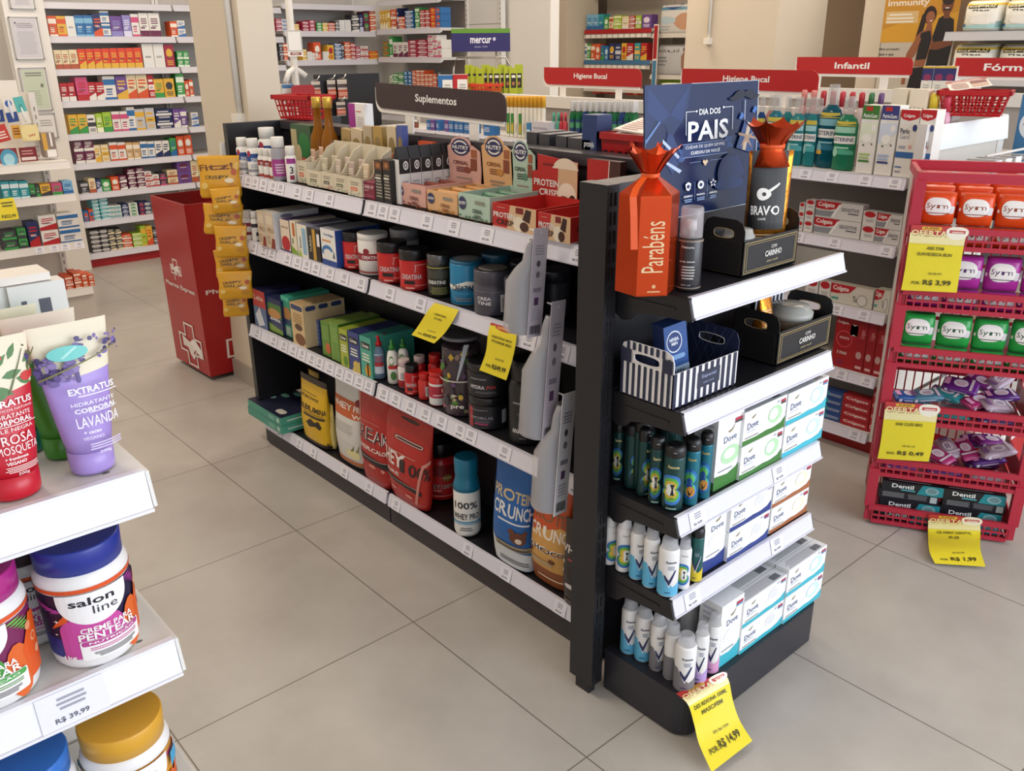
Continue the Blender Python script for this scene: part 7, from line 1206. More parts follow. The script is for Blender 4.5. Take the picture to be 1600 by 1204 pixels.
for i, (x0, x1, t, c) in enumerate(((1378, 1400, 139, '#dd7a3a'), (1404, 1430, 140, '#3a2a26'))):
    bx2('cream carton with ' + ('orange' if i == 0 else 'dark') + ' lettering 1001 above the mouthwash cartons', crop(0, 0, 1), x0, x1, t, Y1, .05, '#e8dcc8', [('t', '1001', .5, .68, .8, .2, c), ('p', [(0, .3), (.5, .36), (1, .28), (1, .16), (0, .2)], '#a8603a'), ('b', .3, .5, .7, .55, 1, '#9a8a7a')], xp=1.855, name='lice_carton', group='cream cartons')
for i, x0 in enumerate((1437, 1455, 1472)):
    bx2('navy and white formula carton on the far rail, %s from the poster side' % ORD[i], crop(0, 0, 1), x0, x0 + 17, 104, 1.165, .055, '#e6e3da', [('r', 0, .42, 1, 1, '#2b2f6a'), ('r', 0, .92, 1, 1, '#d8b43c'), ('e', .5, .55, .36, .14, '#8a2f5a'), ('b', .2, .1, .8, .3, 2, '#b9b6b0')], xp=2.74, name='formula_carton', group='navy formula cartons')
bx2('blue baby formula tin carton at the right photo edge', crop(0, 0, 1), 1578, 1640, 148, .957, .08, '#3f78a8', [('e', .4, .55, .34, .22, '#dfe6ec'), ('t', 'Apta', .4, .58, .5, .12, '#2b4f7c')], xp=2.35, name='formula_carton')
# shopping baskets
def basket(name, label, P, rz, w, d, h, col='#b3161c', rows=3, n=9):
    m_ = mat(col, .35); b = MB(); t = .0025; s = .82
    def wall(A, B, C, D_, nx):   # trapezoid wall with arched openings: ring of small bars
        A, B, C, D_ = V(A), V(B), V(C), V(D_); f = lambda u, v: (A * (1 - u) + B * u) * (1 - v) + (D_ * (1 - u) + C * u) * v
        nn = (B - A).cross(D_ - A).normalized() * t
        def strip(u0, u1, v0, v1):
            q = [f(u0, v0), f(u1, v0), f(u1, v1), f(u0, v1)]; b.hexa([q[0], q[1], q[1] - nn, q[0] - nn, q[3], q[2], q[2] - nn, q[3] - nn], m_)
        strip(0, 1, .8, 1); strip(0, 1, 0, .1)
        for r in range(1, rows): strip(0, 1, .1 + .7 * r / rows - .03, .1 + .7 * r / rows + .03)
        for i in range(nx + 1): u = i / nx; strip(max(0, u - .02), min(1, u + .02), .1, .8)
    x0, x1, y0, y1 = w * (1 - s) / 2, w * (1 + s) / 2, d * (1 - s) / 2, d * (1 + s) / 2
    wall((x0, y0, 0), (x1, y0, 0), (w, 0, h), (0, 0, h), n); wall((x1, y0, 0), (x1, y1, 0), (w, d, h), (w, 0, h), n // 2)
    wall((x1, y1, 0), (x0, y1, 0), (0, d, h), (w, d, h), n); wall((x0, y1, 0), (x0, y0, 0), (0, 0, h), (0, d, h), n // 2)
    b.box(x0, y0, 0, x1, y1, t, m_)
    for q in ((-.006, -.006, w + .006, .002), (-.006, d - .002, w + .006, d + .006), (-.006, -.006, .002, d + .006), (w - .002, -.006, w + .006, d + .006)): b.box(q[0], q[1], h - .012, q[2], q[3], h + .002, m_)
    o = tag(b.obj(name, None, P, rz), label, 'basket', 'red shopping baskets')
    k = MB(); k.tube([(w * .5, -.004, h - .012), (w * .5, -.012, h - .03), (w * .5, d * .5, h - .035)][:2], .004, m_, 6); k.tube([(.0, d * .5, h - .004), (-.014, d * .5, h - .02)], .004, m_, 6); k.obj('handle', o)
    return o
def leaflet(P, rz, lab, tilt=(0, 0), n=1, w=.1, d=.14, dark=False):
    b = MB(); b.box(0, 0, 0, w, d, .002 * n, '#e9e2d8' if not dark else '#8a5a50'); art(b, [('r', 0, .78, 1, 1, '#a83a34'), ('b', .05, .08, .5, .72, 6, '#b0766a'), ('r', .55, .1, .95, .4, '#c9a18c'), ('r', .55, .46, .95, .72, '#7d2b28'), ('b', .1, .82, .9, .94, 1, '#efe0d4')], topf(w, d, .002 * n), asp=w / d)
    o = tag(b.obj('leaflet', None, P, rz), lab, 'leaflet', 'printed offer leaflets'); o.rotation_euler[0] = tilt[0]; o.rotation_euler[1] = tilt[1]; return o
q0 = onx((918, 245), .43); zb_ = .979
pB = at(.422, 938, zb_ + .17); basket('shopping_basket', 'red basket filled with offer leaflets, beside the blue poster', V((pB.x, pB.y, zb_)), RX, .2, .15, .185)
for i in range(6):
    leaflet(V((pB.x + .012 + .002 * i, pB.y - .03 + .002 * i, zb_ + .135 + .011 * i)), RX, 'printed offer leaflet in the basket by the poster, %s from the bottom' % ORD[i], (.2, .06), 2, .135, .12, dark=i < 3)
pL = at(.418, 910, zb_ + .2); carton('leaflet_box', 'dark blue leaflet holder box standing beside the red basket with leaflets', 'box', None, None, 180, 0, RX, .05, '#2b3f72', a=[('b', .15, .2, .85, .5, 6, '#8a9ac4'), ('t', 'proteja', .5, .7, .7, .08, '#dfe3ee')], P=V((pL.x, pL.y, zb_)), w=.045)
p2 = at(.352, 430, 1.129); basket('shopping_basket', 'small red basket on top of the black gondola in front of the white pillar', V((p2.x + .0, p2.y, 1.1275)), RX + .25, .17, .11, .075)
p3 = at(1.88, 1470, 1.19); basket('shopping_basket', 'red basket with one leaflet on top of the white gondola at the right', V((1.86, p3.y, 1.133)), RX + .3, .2, .15, .075)
leaflet(V((1.90, p3.y - .02, 1.205)), RX + .6, 'printed offer leaflet lying in the red basket at the right', (.25, -.15), 1, .12, .09)
for i in range(5):
    x0 = (823, 842, 868, 887, 904)[i]; P = at(.418, x0, .9785 + .13); bx_ = carton('grey_carton', 'flat dark grey carton behind the black gondola top, %s from the dark sign' % ORD[i], 'box', None, None, 207 + 3 * i, 0, RX, .1, '#4c4a50', '#3f3d43', '#6e6c70', [('r', 0, .82, 1, .84, '#2f2d32')], P=V((P.x, P.y, .979)), w=.036, group='dark grey cartons')
# ================================================================ aisle signs
def sign(label, TL, W_, H_, txt, col, tw, leg, z0, rz=RX, tilt=0, legx=(.24, .76), th=.62, group='aisle signs'):
    r = empty('aisle_sign', (TL.x, TL.y, TL.z - H_), rz); tag(r, label, 'sign', group); rr = H_ * .42
    def outline(x0, y0, x1, y1, rad): return [(x1, y0)] + ell(x1 - rad, y1 - rad, rad, rad, 6, 0, 90) + [(x0, y1)] + ell(x0 + rad, y0 + rad, rad, rad, 6, 180, 270)
    b = MB(); b.prism(outline(-.008, -.012, W_ - .012, H_ * .8, rr), lambda a, c, s: (a, .004 + s, c), .004, '#efeae4'); b.obj('white_backing', r)
    b = MB(); b.prism(outline(0, 0, W_, H_, rr), lambda a, c, s: (a, s, c), .0035, mat(col, .5)); art(b, [('t', txt, .5, .5, tw, th * .62, '#f2efec', 1)], front(W_, H_), asp=W_ / H_); b.obj('sign_board', r)['label'] = 'coloured board with white lettering'
    for lx in legx:
        b = MB(); b.box(W_ * lx - .018, .005, z0 - (TL.z - H_), W_ * lx + .018, .009, -.004, '#efeae4'); b.obj('leg', r)
    r.rotation_euler[1] = tilt
    return r
s0 = onx((586, 131), .366); s1 = onx((790, 155), .366)
sign('dark brown aisle sign reading Suplementos on the black gondola', V((.366, s0.y, s0.z + .004)), s0.y - s1.y, .068, 'Suplementos', '#3b2a2c', .32, 0, 1.127, tilt=.02, legx=(.27, .77), group=None)
for (a_, c_, xx, lab, tw, tx, zz, col) in (((850, 105), (1003, 107), 1.95, 'red aisle sign reading Higiene Bucal, the whole wording visible', .34, 'Higiene Bucal', 1.131, 0), ((1066, 107), (1281, 107), 1.95, 'red aisle sign reading Higiene Bucal, partly covered by the blue poster', .34, 'Higiene Bucal', 1.131, 0), ((1246, 89), (1428, 91), 2.76, 'red aisle sign reading Infantil', .3, 'Infantil', 1.166, 0), ((1494, 90), (1700, 97), 2.76, 'red aisle sign reading Fórmulas, cut by the photo edge', .52, 'Fórmulas', 1.166, 0)):
    A_ = onx(a_, xx); B_ = onx(c_, xx); sign(lab, V((xx, A_.y, A_.z)), A_.y - B_.y, .075 if xx < 2 else .07, tx, '#b5191d', tw, 0, zz, group='red aisle signs', legx=(.2, .78))

# ================================================================ red stacking basket rack at the right
RW, RD = .362, .25; rz_ = math.atan2(-.875, .484); RP = V((1.2585, -.335, 0)); ru = V((math.cos(rz_), math.sin(rz_), 0)); rn = V((-ru.y, ru.x, 0))
rk = empty('stacking_basket_rack', RP, rz_); tag(rk, 'red plastic rack of six stacked baskets with pads, soap and toothpaste', 'basket rack')
RR = mat('#b5283c', .4); rims = [.894, .725, .56, .392, .218, .062]
def Lp(x, y, z): p = RP + ru * x + rn * y; return V((p.x, p.y, z))
b = MB(); b.box(-.02, -.012, 1.012, RW + .02, .01, 1.036, RR); b.box(-.02, RD - .02, 1.012, RW + .02, RD, 1.04, RR); b.box(-.02, 0, 1.012, -.008, RD, 1.036, RR); b.box(RW + .008, 0, 1.012, RW + .02, RD, 1.036, RR); b.obj('top_frame', rk)
for i, z in enumerate(rims):
    b = MB(); z0 = z - .05; o_ = -.016
    b.box(0, o_, z0 - .006, RW, RD, z0, RR)
    b.box(-.012, o_ - .008, z - .012, RW + .012, o_ + .004, z + .004, RR); b.box(0, o_ - .004, z - .032, RW, o_, z - .026, RR); b.box(0, o_ - .004, z0 - .006, RW, o_ + .004, z0 + .006, RR)
    for k in range(19): x = RW * k / 18; b.box(x - .002, o_ - .003, z0, x + .002, o_, z, RR)
    for x in (-.008, RW + .004):
        b.box(x, o_, z0, x + .004, RD, z0 + .07, RR); b.box(x, RD - .05, z0, x + .004, RD, z + .13, RR)
    for k in range(15): x = RW * (k + .5) / 15; b.box(x - .002, RD - .004, z0, x + .002, RD, z + .11, RR)
    for zz in (z + .02, z + .1): b.box(0, RD - .006, zz - .005, RW, RD, zz + .005, RR)
    b.obj('basket', rk)
    for x in (-.024, RW - .004):
        c = MB(); c.box(x, -.022, z - .002, x + .028, .004, z + .122, RR); c.box(x + (.006 if x < 0 else .002), -.01, z + .118, x + .024, .008, z + .128, RR); c.box(x + .004, -.014, z0, x + .024, .0, z, RR); c.obj('corner_post', rk)
for x in (.02, RW - .03):
    for y in (.0, RD - .03): b = MB(); b.box(x, y, 0, x + .02, y + .02, .0062, RR); b.obj('foot', rk)
def pad(label, x, y, z, w, h, t, col, ink, group, tx=0, rzz=0):
    rg = []
    for j in range(9):
        f = j / 8; k = max(.12, math.sin(math.pi * f)) ** .28; rg.append((f * h, w / 2 * (.94 + .06 * k), t / 2 * k, t / 2))
    m = MB(); m.loft(rg, mat(col, .28, 0, 'bag'), 24, e=3)
    art(m, [('p', [(.55, .36), (.8, .36), (.84, .58), (.66, .62)], '#d3cfd2'), ('e', .47, .58, .21, .28, '#f0ebe6'), ('t', 'Sym', .46, .58, .3, .22, ink, 0), ('e', .16, .5, .05, .06, '#f2e4e0'), ('b', .32, .36, .68, .41, 1, ink)], ringF(rg, 0, h, math.pi, 3), du=1 / 14, dv=1 / 8, off=.0006, asp=w / h)
    o = m.obj('pad_pack', None, Lp(x + w / 2, y, z + LIFT), rz_ + rzz); o.rotation_euler[0] = tx
    return tag(o, label, 'pad pack', group)
cw = RW / 4; pw_ = cw - .006
for i in range(4):
    n = ORD[i] + ' from the end cap side'
    z0 = rims[0] - .05; pad('orange pad pack behind the top basket grid, ' + n, cw * i + .003, .0, z0, pw_, .05, .05, '#d9481a', '#8a3a1c', 'orange pad packs')
    pad('orange pad pack standing above the top basket rim, ' + n, cw * i + .003, .004, z0 + .054, pw_, .082, .05, '#e04d1a', '#8a3a1c', 'orange pad packs')
    for k in range(3): pad('orange pad pack in the top basket, %s rear row, ' % ORD[k] + n, cw * i + .003, .075 + .05 * k, z0 + .058 + .012 * k, pw_, .085, .036, '#e04d1a', '#8a3a1c', 'orange pad packs', tx=.12)
    z0 = rims[1] - .05; pad('magenta pad pack behind the second basket grid, ' + n, cw * i + .003, .0, z0, pw_, .05, .05, '#a52c90', '#4a1a5c', 'magenta pad packs')
    pad('magenta pad pack above the second basket rim, ' + n, cw * i + .003, .004, z0 + .054, pw_, .088, .05, '#ad3098', '#4a1a5c', 'magenta pad packs')
    z0 = rims[2] - .05; pad('green pad pack behind the third basket grid, ' + n, cw * i + .003, .0, z0, pw_, .05, .05, '#1f8f3f', '#1c4a2c', 'green pad packs')
    pad('green pad pack above the third basket rim, ' + n, cw * i + .003, .004, z0 + .054, pw_, .085, .05, '#27a348', '#1c4a2c', 'green pad packs', rzz=(.03, -.05, .04, -.03)[i])
pad('green pad pack in the rear row of the third basket', .004, .07, rims[2] + .02, pw_, .085, .045, '#1f7a4c', '#1c4a2c', 'green pad packs')
q = random.Random(21)
def sachet(label, x, y, z, col, c2, a, w=.094, h=.024, t=.048, grp='soap packs', tilt=0, ry=0):
    m = MB(); rg = [(f * w, t / 2 * k, h / 2 * k2) for f, k, k2 in ((0, .9, .1), (.07, .95, .7), (.2, 1, 1), (.8, 1, 1), (.93, .95, .7), (1, .9, .1))]
    m.loft(rg, mat(col, .25, 0, 'bag'), 20, e=3.5); m.v = [(z_ - w / 2, x_, y_ + h / 2) for x_, y_, z_ in m.v]
    art(m, [('o', .3, .2, .72, .8, '#e6e2e8', .5), ('b', .38, .35, .64, .65, 2, c2), ('r', .05, .2, .2, .8, c2), ('r', .78, 0, .86, 1, '#efe6ee')], lambda u, v, o: ((u - .5) * w * .98, (v - .5) * t * .92, h + o), asp=w / t)
    art(m, [('b', .2, .3, .8, .7, 2, '#e9e2ea'), ('r', .06, .1, .16, .9, '#dcd6de')], lambda u, v, o: ((u - .5) * w * .9, -t / 2 - o, h * (.25 + v * .5)), asp=w / h)
    o = m.obj('soap_pack', None, Lp(x, y, z), rz_ + a); o.rotation_euler[0] = tilt; o.rotation_euler[1] = ry
    return tag(o, label, 'soap pack', grp)
cl = (('#6b2a86', 'purple'), ('#8a3a8f', 'violet'), ('#a8306c', 'magenta'), ('#5a2f7c', 'deep purple'), ('#2f5a9c', 'blue'), ('#4f7f96', 'grey-blue'), ('#b9a6b6', 'silvery mauve'), ('#2f8f94', 'teal'))
def pile(zf, seq, nm, grp):
    for k, (x, y, lv, c, a, tl, ry) in enumerate(seq):
        sachet(cl[c][1] + ' soap pack, %s from the end cap side in the %s' % (ORD[k], nm), x, y, zf + .033 * lv + .002, cl[c][0], '#7a5a86' if c > 4 else '#e0a0c4', a, grp=grp, tilt=tl, ry=ry)
pile(rims[3] - .05, [(.06, .03, 0, 4, .1, .05, 0), (.075, .10, 0, 5, -.2, 0, 0), (.17, .03, 0, 7, .15, 0, 0), (.19, .11, 0, 6, -.1, 0, 0), (.285, .035, 0, 3, .1, 0, 0), (.285, .12, 0, 1, .3, 0, 0), (.055, .05, 1.15, 4, .3, .15, .05), (.10, .06, 1.3, 5, .25, .2, -.1), (.155, .08, 1.4, 7, -.5, .1, .1), (.19, .09, 2.3, 0, -.3, .5, .05), (.235, .06, 1.3, 2, .7, .25, -.1), (.28, .05, 1.2, 6, .5, .3, .15), (.295, .09, 1.7, 3, .3, .2, -.1), (.25, .14, 2.2, 1, -.6, .3, .25), (.295, .15, 2.4, 6, .9, .2, -.2)], 'fourth basket', 'soap packs in the fourth basket')
pile(rims[4] - .05, [(.06, .03, 0, 1, .05, 0, 0), (.07, .11, 0, 7, -.2, 0, 0), (.175, .03, 0, 0, .1, 0, 0), (.18, .11, 0, 2, -.1, 0, 0), (.29, .03, 0, 6, .1, 0, 0), (.285, .12, 0, 3, .2, 0, 0), (.08, .06, 1.2, 0, .3, .2, 0), (.16, .05, 1.2, 2, -.8, .35, .1), (.19, .09, 1.5, 6, -1.2, .3, .2), (.235, .08, 1.7, 2, -1.25, .3, .2), (.29, .06, 1.3, 3, .25, .2, -.2), (.31, .05, 2.3, 6, .35, .15, -.2), (.27, .13, 2.1, 0, .1, .4, -.1), (.30, .12, 2.2, 1, .4, .1, .1)], 'fifth basket', 'soap packs in the fifth basket')
den = [('r', 0, 0, 1, 1, '#15161d'), ('p', [(.58, 0), (1, 0), (1, 1), (.66, 1)], '#1f8a94'), ('t', 'Dentil', .34, .62, .36, .42, '#eef0ee'), ('r', .32, .2, .55, .32, '#4fb0bc'), ('e', .82, .5, .11, .38, '#8fb4b8'), ('e', .82, .5, .08, .28, '#6a8f94')]
denb = [('r', 0, 0, 1, 1, '#17181f'), ('b', .06, .25, .44, .8, 4, '#8d9094'), ('b', .48, .25, .82, .8, 4, '#77797e'), ('r', .86, .1, .97, .75, '#b9c6c8')]
for c in range(2):
    for k in range(4):
        wD = .165; h = .031; st_ = 0 if k != 2 else 1
        m = MB(); m.box(0, 0, 0, wD, .036, h, '#15161d', '#1f8a94' if 0 else '#1a1b22', '#2a2b33'); art(m, denb if k == 2 else den, front(wD, h), asp=wD / h); art(m, [('b', .1, .3, .8, .6, 1, '#c9ccd0')], topf(wD, .036, h), asp=5)
        tag(m.obj('toothpaste_box', None, Lp(.012 + .175 * c + .006 * (k % 2) * (1 - 2 * c), .0 + .006 * (k % 3), rims[5] - .0475 + (h + .0008) * k), rz_ + (.02, -.015, .01, -.02)[k] * .3), 'black and teal toothpaste box, %s from bottom of the %s pile, lowest basket' % (ORD[k], 'inner' if c == 0 else 'outer'), 'toothpaste box', 'black toothpaste boxes in the rack')
fr = Lp(0, -.031, 0)
def rsheet(label, qs, lines, old, price, outs):
    rows = [(onpl(a, fr - rn * o_, rn), onpl(c, fr - rn * o_, rn)) for (a, c), o_ in zip(qs, outs)]
    return sheet('offer_sheet', label, rows, offer(lines, old, price), group='yellow offer sheets', asp=.82)
rsheet('yellow offer sheet with price 3,99 on the top red basket', [((1424, 351), (1512, 356)), ((1419, 385), (1505, 390)), ((1414, 420), (1500, 424)), ((1408, 453), (1495, 457))], ['ABS SYM', 'SUAVE/SECA 8UN'], 'DE: R$ 4,99', 'R$ 3,99', (0, .004, .006, .008))
rsheet('yellow offer sheet with price 0,49 on the fourth red basket', [((1384, 627), (1467, 633)), ((1380, 660), (1462, 665)), ((1376, 690), (1457, 695)), ((1371, 716), (1451, 721))], ['SAB CLISS 80G'], 'DE: R$ 1,49', 'R$ 0,49', (0, .004, .006, .008))
rows = [(onpl((1451, 803), fr, rn), onpl((1532, 809), fr, rn)), (onpl((1450, 830), fr - rn * .004, rn), onpl((1532, 833), fr - rn * .004, rn)), (onz((1452, 860), .018), onz((1532, 858), .022)), (onz((1461, 880), .008), onz((1540, 885), .01))]
sheet('offer_sheet', 'yellow offer sheet with price 1,99 curling off the lowest red basket', rows, offer(['CR DENT DENTYL', '70 GR'], 'DE: R$ 2,99', 'R$ 1,99'), group='yellow offer sheets', asp=.82)

# ================================================================ background right: wall shelving, diapers, banner
XR = 5.4; ya = onx((914, 47), XR).y
zr = [onx((950, q_), XR).z for q_ in (46, 94)]; zs_ = [zr[0] + .42, zr[0], zr[1], zr[1] - .245, zr[1] - .48, .1]
yb_ = onx((1018, 60), XR).y; ye_ = onx((1074, 60), XR).y
ru_ = empty('pharmacy_shelving', (XR, ya, 0), RX); tag(ru_, 'grey wall shelving with red and blue price bands, in the far passage', 'shelving'); RWW = ya - yb_
b = MB(); b.box(0, .3, .05, RWW, .32, 2.6, mat('#a89f94', .6)); b.obj('back_panel', ru_)
b = MB(); b.box(0, .02, 0, RWW, .3, .06, mat('#b3191d', .4)); b.obj('base', ru_)
for k, z in enumerate(zs_):
    o_ = shelf(ru_, RWW, z, 0, .3, WMET, mat(('#cfc9c2', '#a81a22', '#3f6f96', '#cfc9c2', '#cfc9c2', '#cfc9c2')[k], .4), .036, (), bracket=False)
    if k in (1, 2):
        c = MB()
        c.box(.0, -.008, z - .075, RWW, -.004, z - .037, mat('#c9c3bd', .5)); art(c, [('r', .03 + .085 * j, .1, .09 + .085 * j, .9, '#f0ece6') for j in range(11)], front(RWW, .04, 0, z - .076, -.008), asp=RWW / .04); c.obj('label_strip', o_)
K5 = crop(860, 0, 6.6667)
def RK(*it): return [(860 + a / 6.6667, 860 + c / 6.6667, t / 6.6667, cc, *r_) for a, c, t, cc, *r_ in it]
row(RK((380, 440, 150, 'ub'), (442, 500, 148, 'ub'), (502, 556, 145, 'qb'), (560, 610, 175, 'g'), (612, 658, 175, 'e'), (662, 742, 160, 'i', 2), (748, 820, 170, 'ew'), (822, 884, 165, 'rw', 3), (890, 950, 160, 'iw'), (958, 1058, 150, 'p')), zs_[1], RX, (XR, ya, 0), 'red band shelf', 'cartons on the red band shelf', past='from the passage pillar')
row(RK((360, 382, 435, 'w'), (384, 420, 450, 'g'), (424, 468, 455, 'o'), (470, 522, 455, 'o'), (526, 564, 470, 'bg'), (566, 606, 480, 'b'), (612, 676, 432, 'ny'), (678, 740, 450, 'n'), (744, 796, 440, 'yr'), (800, 868, 430, 'rw'), (880, 940, 420, 'qy'), (946, 1012, 425, 'ry')), zs_[2], RX, (XR, ya, 0), 'blue band shelf', 'cartons on the blue band shelf', past='from the passage pillar')
row(RK((330, 432, 925, 'bo'), (440, 520, 975, 'ro'), (524, 600, 975, 'ro'), (604, 690, 980, 'ro'), (780, 850, 990, 'ro'), (856, 912, 992, 'o')), zs_[3], RX, (XR, ya, 0), 'shelf under the blue band', 'cartons below the blue band', past='from the passage pillar')
r2_ = empty('pharmacy_shelving', (XR, yb_ - .006, 0), RX); tag(r2_, 'grey wall shelving with diaper packs beside the red and blue aisle flag', 'shelving'); W2_ = yb_ - .006 - ye_
b = MB(); b.box(0, .3, .05, W2_, .32, 2.6, mat('#a89f94', .6)); b.obj('back_panel', r2_)
zq = [onx((1045, 52), XR).z, onx((1045, 117), XR).z, onx((1040, 132), XR).z - .02]
for z in zq[:2] + [zq[1] - .3, zq[1] - .6]: shelf(r2_, W2_, z, 0, .3, WMET, mat('#cfc9c2', .4), .036, (), bracket=False)
fl = empty('aisle_flag', (onx((1022, 40), XR - .08).x, onx((1022, 40), XR - .08).y, 0), RX); zt_ = onx((1020, 38), XR - .08).z; zb2 = onx((1015, 140), XR - .08).z
b = MB(); b.box(0, 0, zb2, .05, .012, zt_, '#efe9e2'); b.box(.006, -.003, zt_ - (zt_ - zb2) * .52, .044, 0, zt_ - .01, mat('#a81a22', .5)); b.box(.006, -.003, zb2, .044, 0, zt_ - (zt_ - zb2) * .55, mat('#3f7fa8', .5)); b.obj('flag_board', fl); b = MB(); b.box(.02, .01, 0, .04, .02, zb2, WMET); b.obj('pole', fl); tag(fl, 'narrow vertical red and blue aisle flag with white rim in the passage', 'sign')
def pack(name, label, cat, x0, x1, t, z, xp, col, a, d=.12, group=None, e=3.2):
    P = at(xp, x0, z); Q = at(xp, x1, z); w = P.y - Q.y; h = hgt(P, t); rg = [(f * h, w / 2 * k, d / 2 * k2, d / 2) for f, k, k2 in ((0, .94, .8), (.06, 1, .98), (.3, 1.0, 1.0), (.8, .99, .96), (.95, .96, .7), (1, .9, .35))]
    m = MB(); m.loft(rg, mat(col, .3, 0, 'bag'), 28, e=e); art(m, a, ringF(rg, 0, h, math.pi, e), du=1 / 14, dv=1 / 10, off=.001, asp=w / h)
    o = m.obj(name, None, V((P.x, P.y - w / 2, z + LIFT)), RX); return tag(o, label, cat, group)
nap = [('r', 0, .8, 1, 1, '#5f8fa8'), ('p', [(.3, 1), (.7, 1), (.5, .8)], '#2f4f86'), ('e', .75, .4, .24, .3, '#c99a7a'), ('r', 0, 0, .12, 1, '#d8c04a'), ('e', .4, .45, .14, .14, '#b9cdd8'), ('b', .15, .1, .5, .3, 2, '#a9b4bc')]
pack('diaper_pack', 'white baby diaper pack with blue top on the passage shelving', 'diaper pack', 1027, 1071, 8, zq[0], XR + .03, '#d8d6d2', nap, group='baby diaper packs')
pack('diaper_pack', 'grey diaper pack with standing baby picture on the passage shelving', 'diaper pack', 1023, 1068, 70, zq[1], XR + .03, '#bfc0c3', [('t', 'Plenitud', .36, .8, .55, .12, '#55585e', 0), ('p', [(.72, .2), (.86, .2), (.9, .6), (.8, .8), (.7, .6)], '#9a7058'), ('e', .8, .84, .06, .07, '#5c3a2a'), ('r', .92, .3, 1, .95, '#d8a83c'), ('b', .08, .3, .5, .65, 3, '#8d9096')], group='baby diaper packs')
pack('wipes_pack', 'lime green wipes pack below the grey diaper pack', 'wipes pack', 1024, 1064, 121, zq[1] - .3, XR + .03, '#8fb43a', [('t', 'aloe', .5, .6, .6, .3, '#3f6a2c')])
# diaper shelving at far right
XD = 4.2; yD = onx((1478, 60), XD).y + .01; zD = [onx((1520, 52), XD).z + .008, onx((1520, 122), XD).z + .008]
du_ = empty('diaper_shelving', (XD, yD, 0), RX); tag(du_, 'grey shelving with adult diaper packs at the far right', 'shelving'); WDD = 1.2
b = MB(); b.box(0, .34, .05, WDD, .36, 2.3, mat('#8d857c', .6)); b.obj('back_panel', du_)
b = MB(); b.box(0, .02, 0, WDD, .34, .08, mat('#b3191d', .4)); b.obj('base', du_)
for z in zD + [.85, .5]: shelf(du_, WDD, z, 0, .34, mat('#77726e', .5), mat('#b9b7b9', .3), .045, (), bracket=False)
big = [('p', [(-.01, .86), (.5, .8), (1.01, .86), (1.01, 1.01), (-.01, 1.01)], '#e2bf3a'), ('o', .3, .74, .72, .86, '#3a3428', .2), ('t', 'BIGFRAL', .51, .8, .36, .07, '#e9dcae'), ('t', 'Plus', .5, .68, .16, .06, '#4a4640'), ('e', .16, .46, .07, .1, '#4a6a86'), ('e', .16, .46, .05, .07, '#e4e2d8'), ('p', [(.3, .2), (.8, .25), (1.01, .5), (1.01, -.01), (-.01, -.01), (-.01, .12)], '#a9cdcb'), ('r', .02, .14, .3, .24, '#2f6a9a'), ('r', .08, .25, .26, .3, '#d8b84a'), ('e', .55, .38, .16, .16, '#e9e4da'), ('b', .72, .14, .9, .34, 3, '#5f8a94')]
for k, (x0, x1, t, z, nm) in enumerate(((1497, 1557, 2, zD[0], 'upper row, nearer the people banner'), (1559, 1620, 1, zD[0], 'upper row, nearer the photo edge'), (1478, 1546, 70, zD[1], 'lower row, nearer the people banner'), (1549, 1620, 70, zD[1], 'lower row, nearer the photo edge'))):
    pack('diaper_pack', 'yellow topped adult diaper pack, ' + nm, 'diaper pack', x0, x1, t, z, XD + .03, '#e6e3d6', big, d=.2, group='adult diaper packs')
# banner with two people in sports clothes
XB = 4.76; A_ = onx((1378, 60), XB); B_ = onx((1490, 60), XB); wB = A_.y - B_.y; z0 = .5; zt_ = 1.78; hB = zt_ - z0
b = MB(); b.box(0, 0, 0, wB, .012, hB, '#c9c0b2'); Fy = lambda yy: (onx((1430, yy), XB).z - z0) / hB; Fx = lambda xx: (A_.y - onx((xx, 60), XB).y) / wB
pt = lambda L_: [(Fx(x), Fy(y)) for x, y in L_]; SK = '#9a5f42'; SK2 = '#7a4630'; BK = '#1c1a1e'
ba = [('p', pt([(1376, -40), (1492, -40), (1492, 48), (1440, 62), (1376, 66)]), '#c98f2c'), ('p', pt([(1376, 46), (1420, 30), (1492, 20), (1492, 50), (1430, 66), (1376, 66)]), '#d8a030'), ('t', 'immunity', Fx(1412), Fy(5), .58, Fy(-1) - Fy(12), '#efe6d8', 1), ('r', Fx(1380), Fy(36), Fx(1430), Fy(17), '#d9b980'), ('b', Fx(1381), Fy(35), Fx(1424), Fy(18), 3, '#f0e6d4'), ('t', 'Mais proteção', Fx(1392), Fy(77), .3, .014, '#4a443c', 1), ('t', 'para o que', Fx(1388), Fy(86), .22, .014, '#4a443c', 1)]
# man behind
ba += [('p', pt([(1462, 30), (1468, 26), (1476, 26), (1486, 32), (1490, 60), (1486, 110), (1452, 110), (1456, 60)]), BK), ('p', pt(ell(1473, 10, 9, 14, 14)), SK2), ('p', pt([(1469, 20), (1478, 20), (1478, 30), (1469, 30)]), SK2), ('p', pt(ell(1473, 2, 9.5, 8, 12)), '#2a1c18'), ('p', pt(ell(1473, 18, 6, 6, 10, 180, 360)), '#3a241c'), ('p', pt([(1446, 62), (1462, 66), (1486, 62), (1490, 70), (1466, 78), (1446, 76)]), SK2), ('r', Fx(1470), Fy(15), Fx(1476), Fy(13), '#e9ded4')]
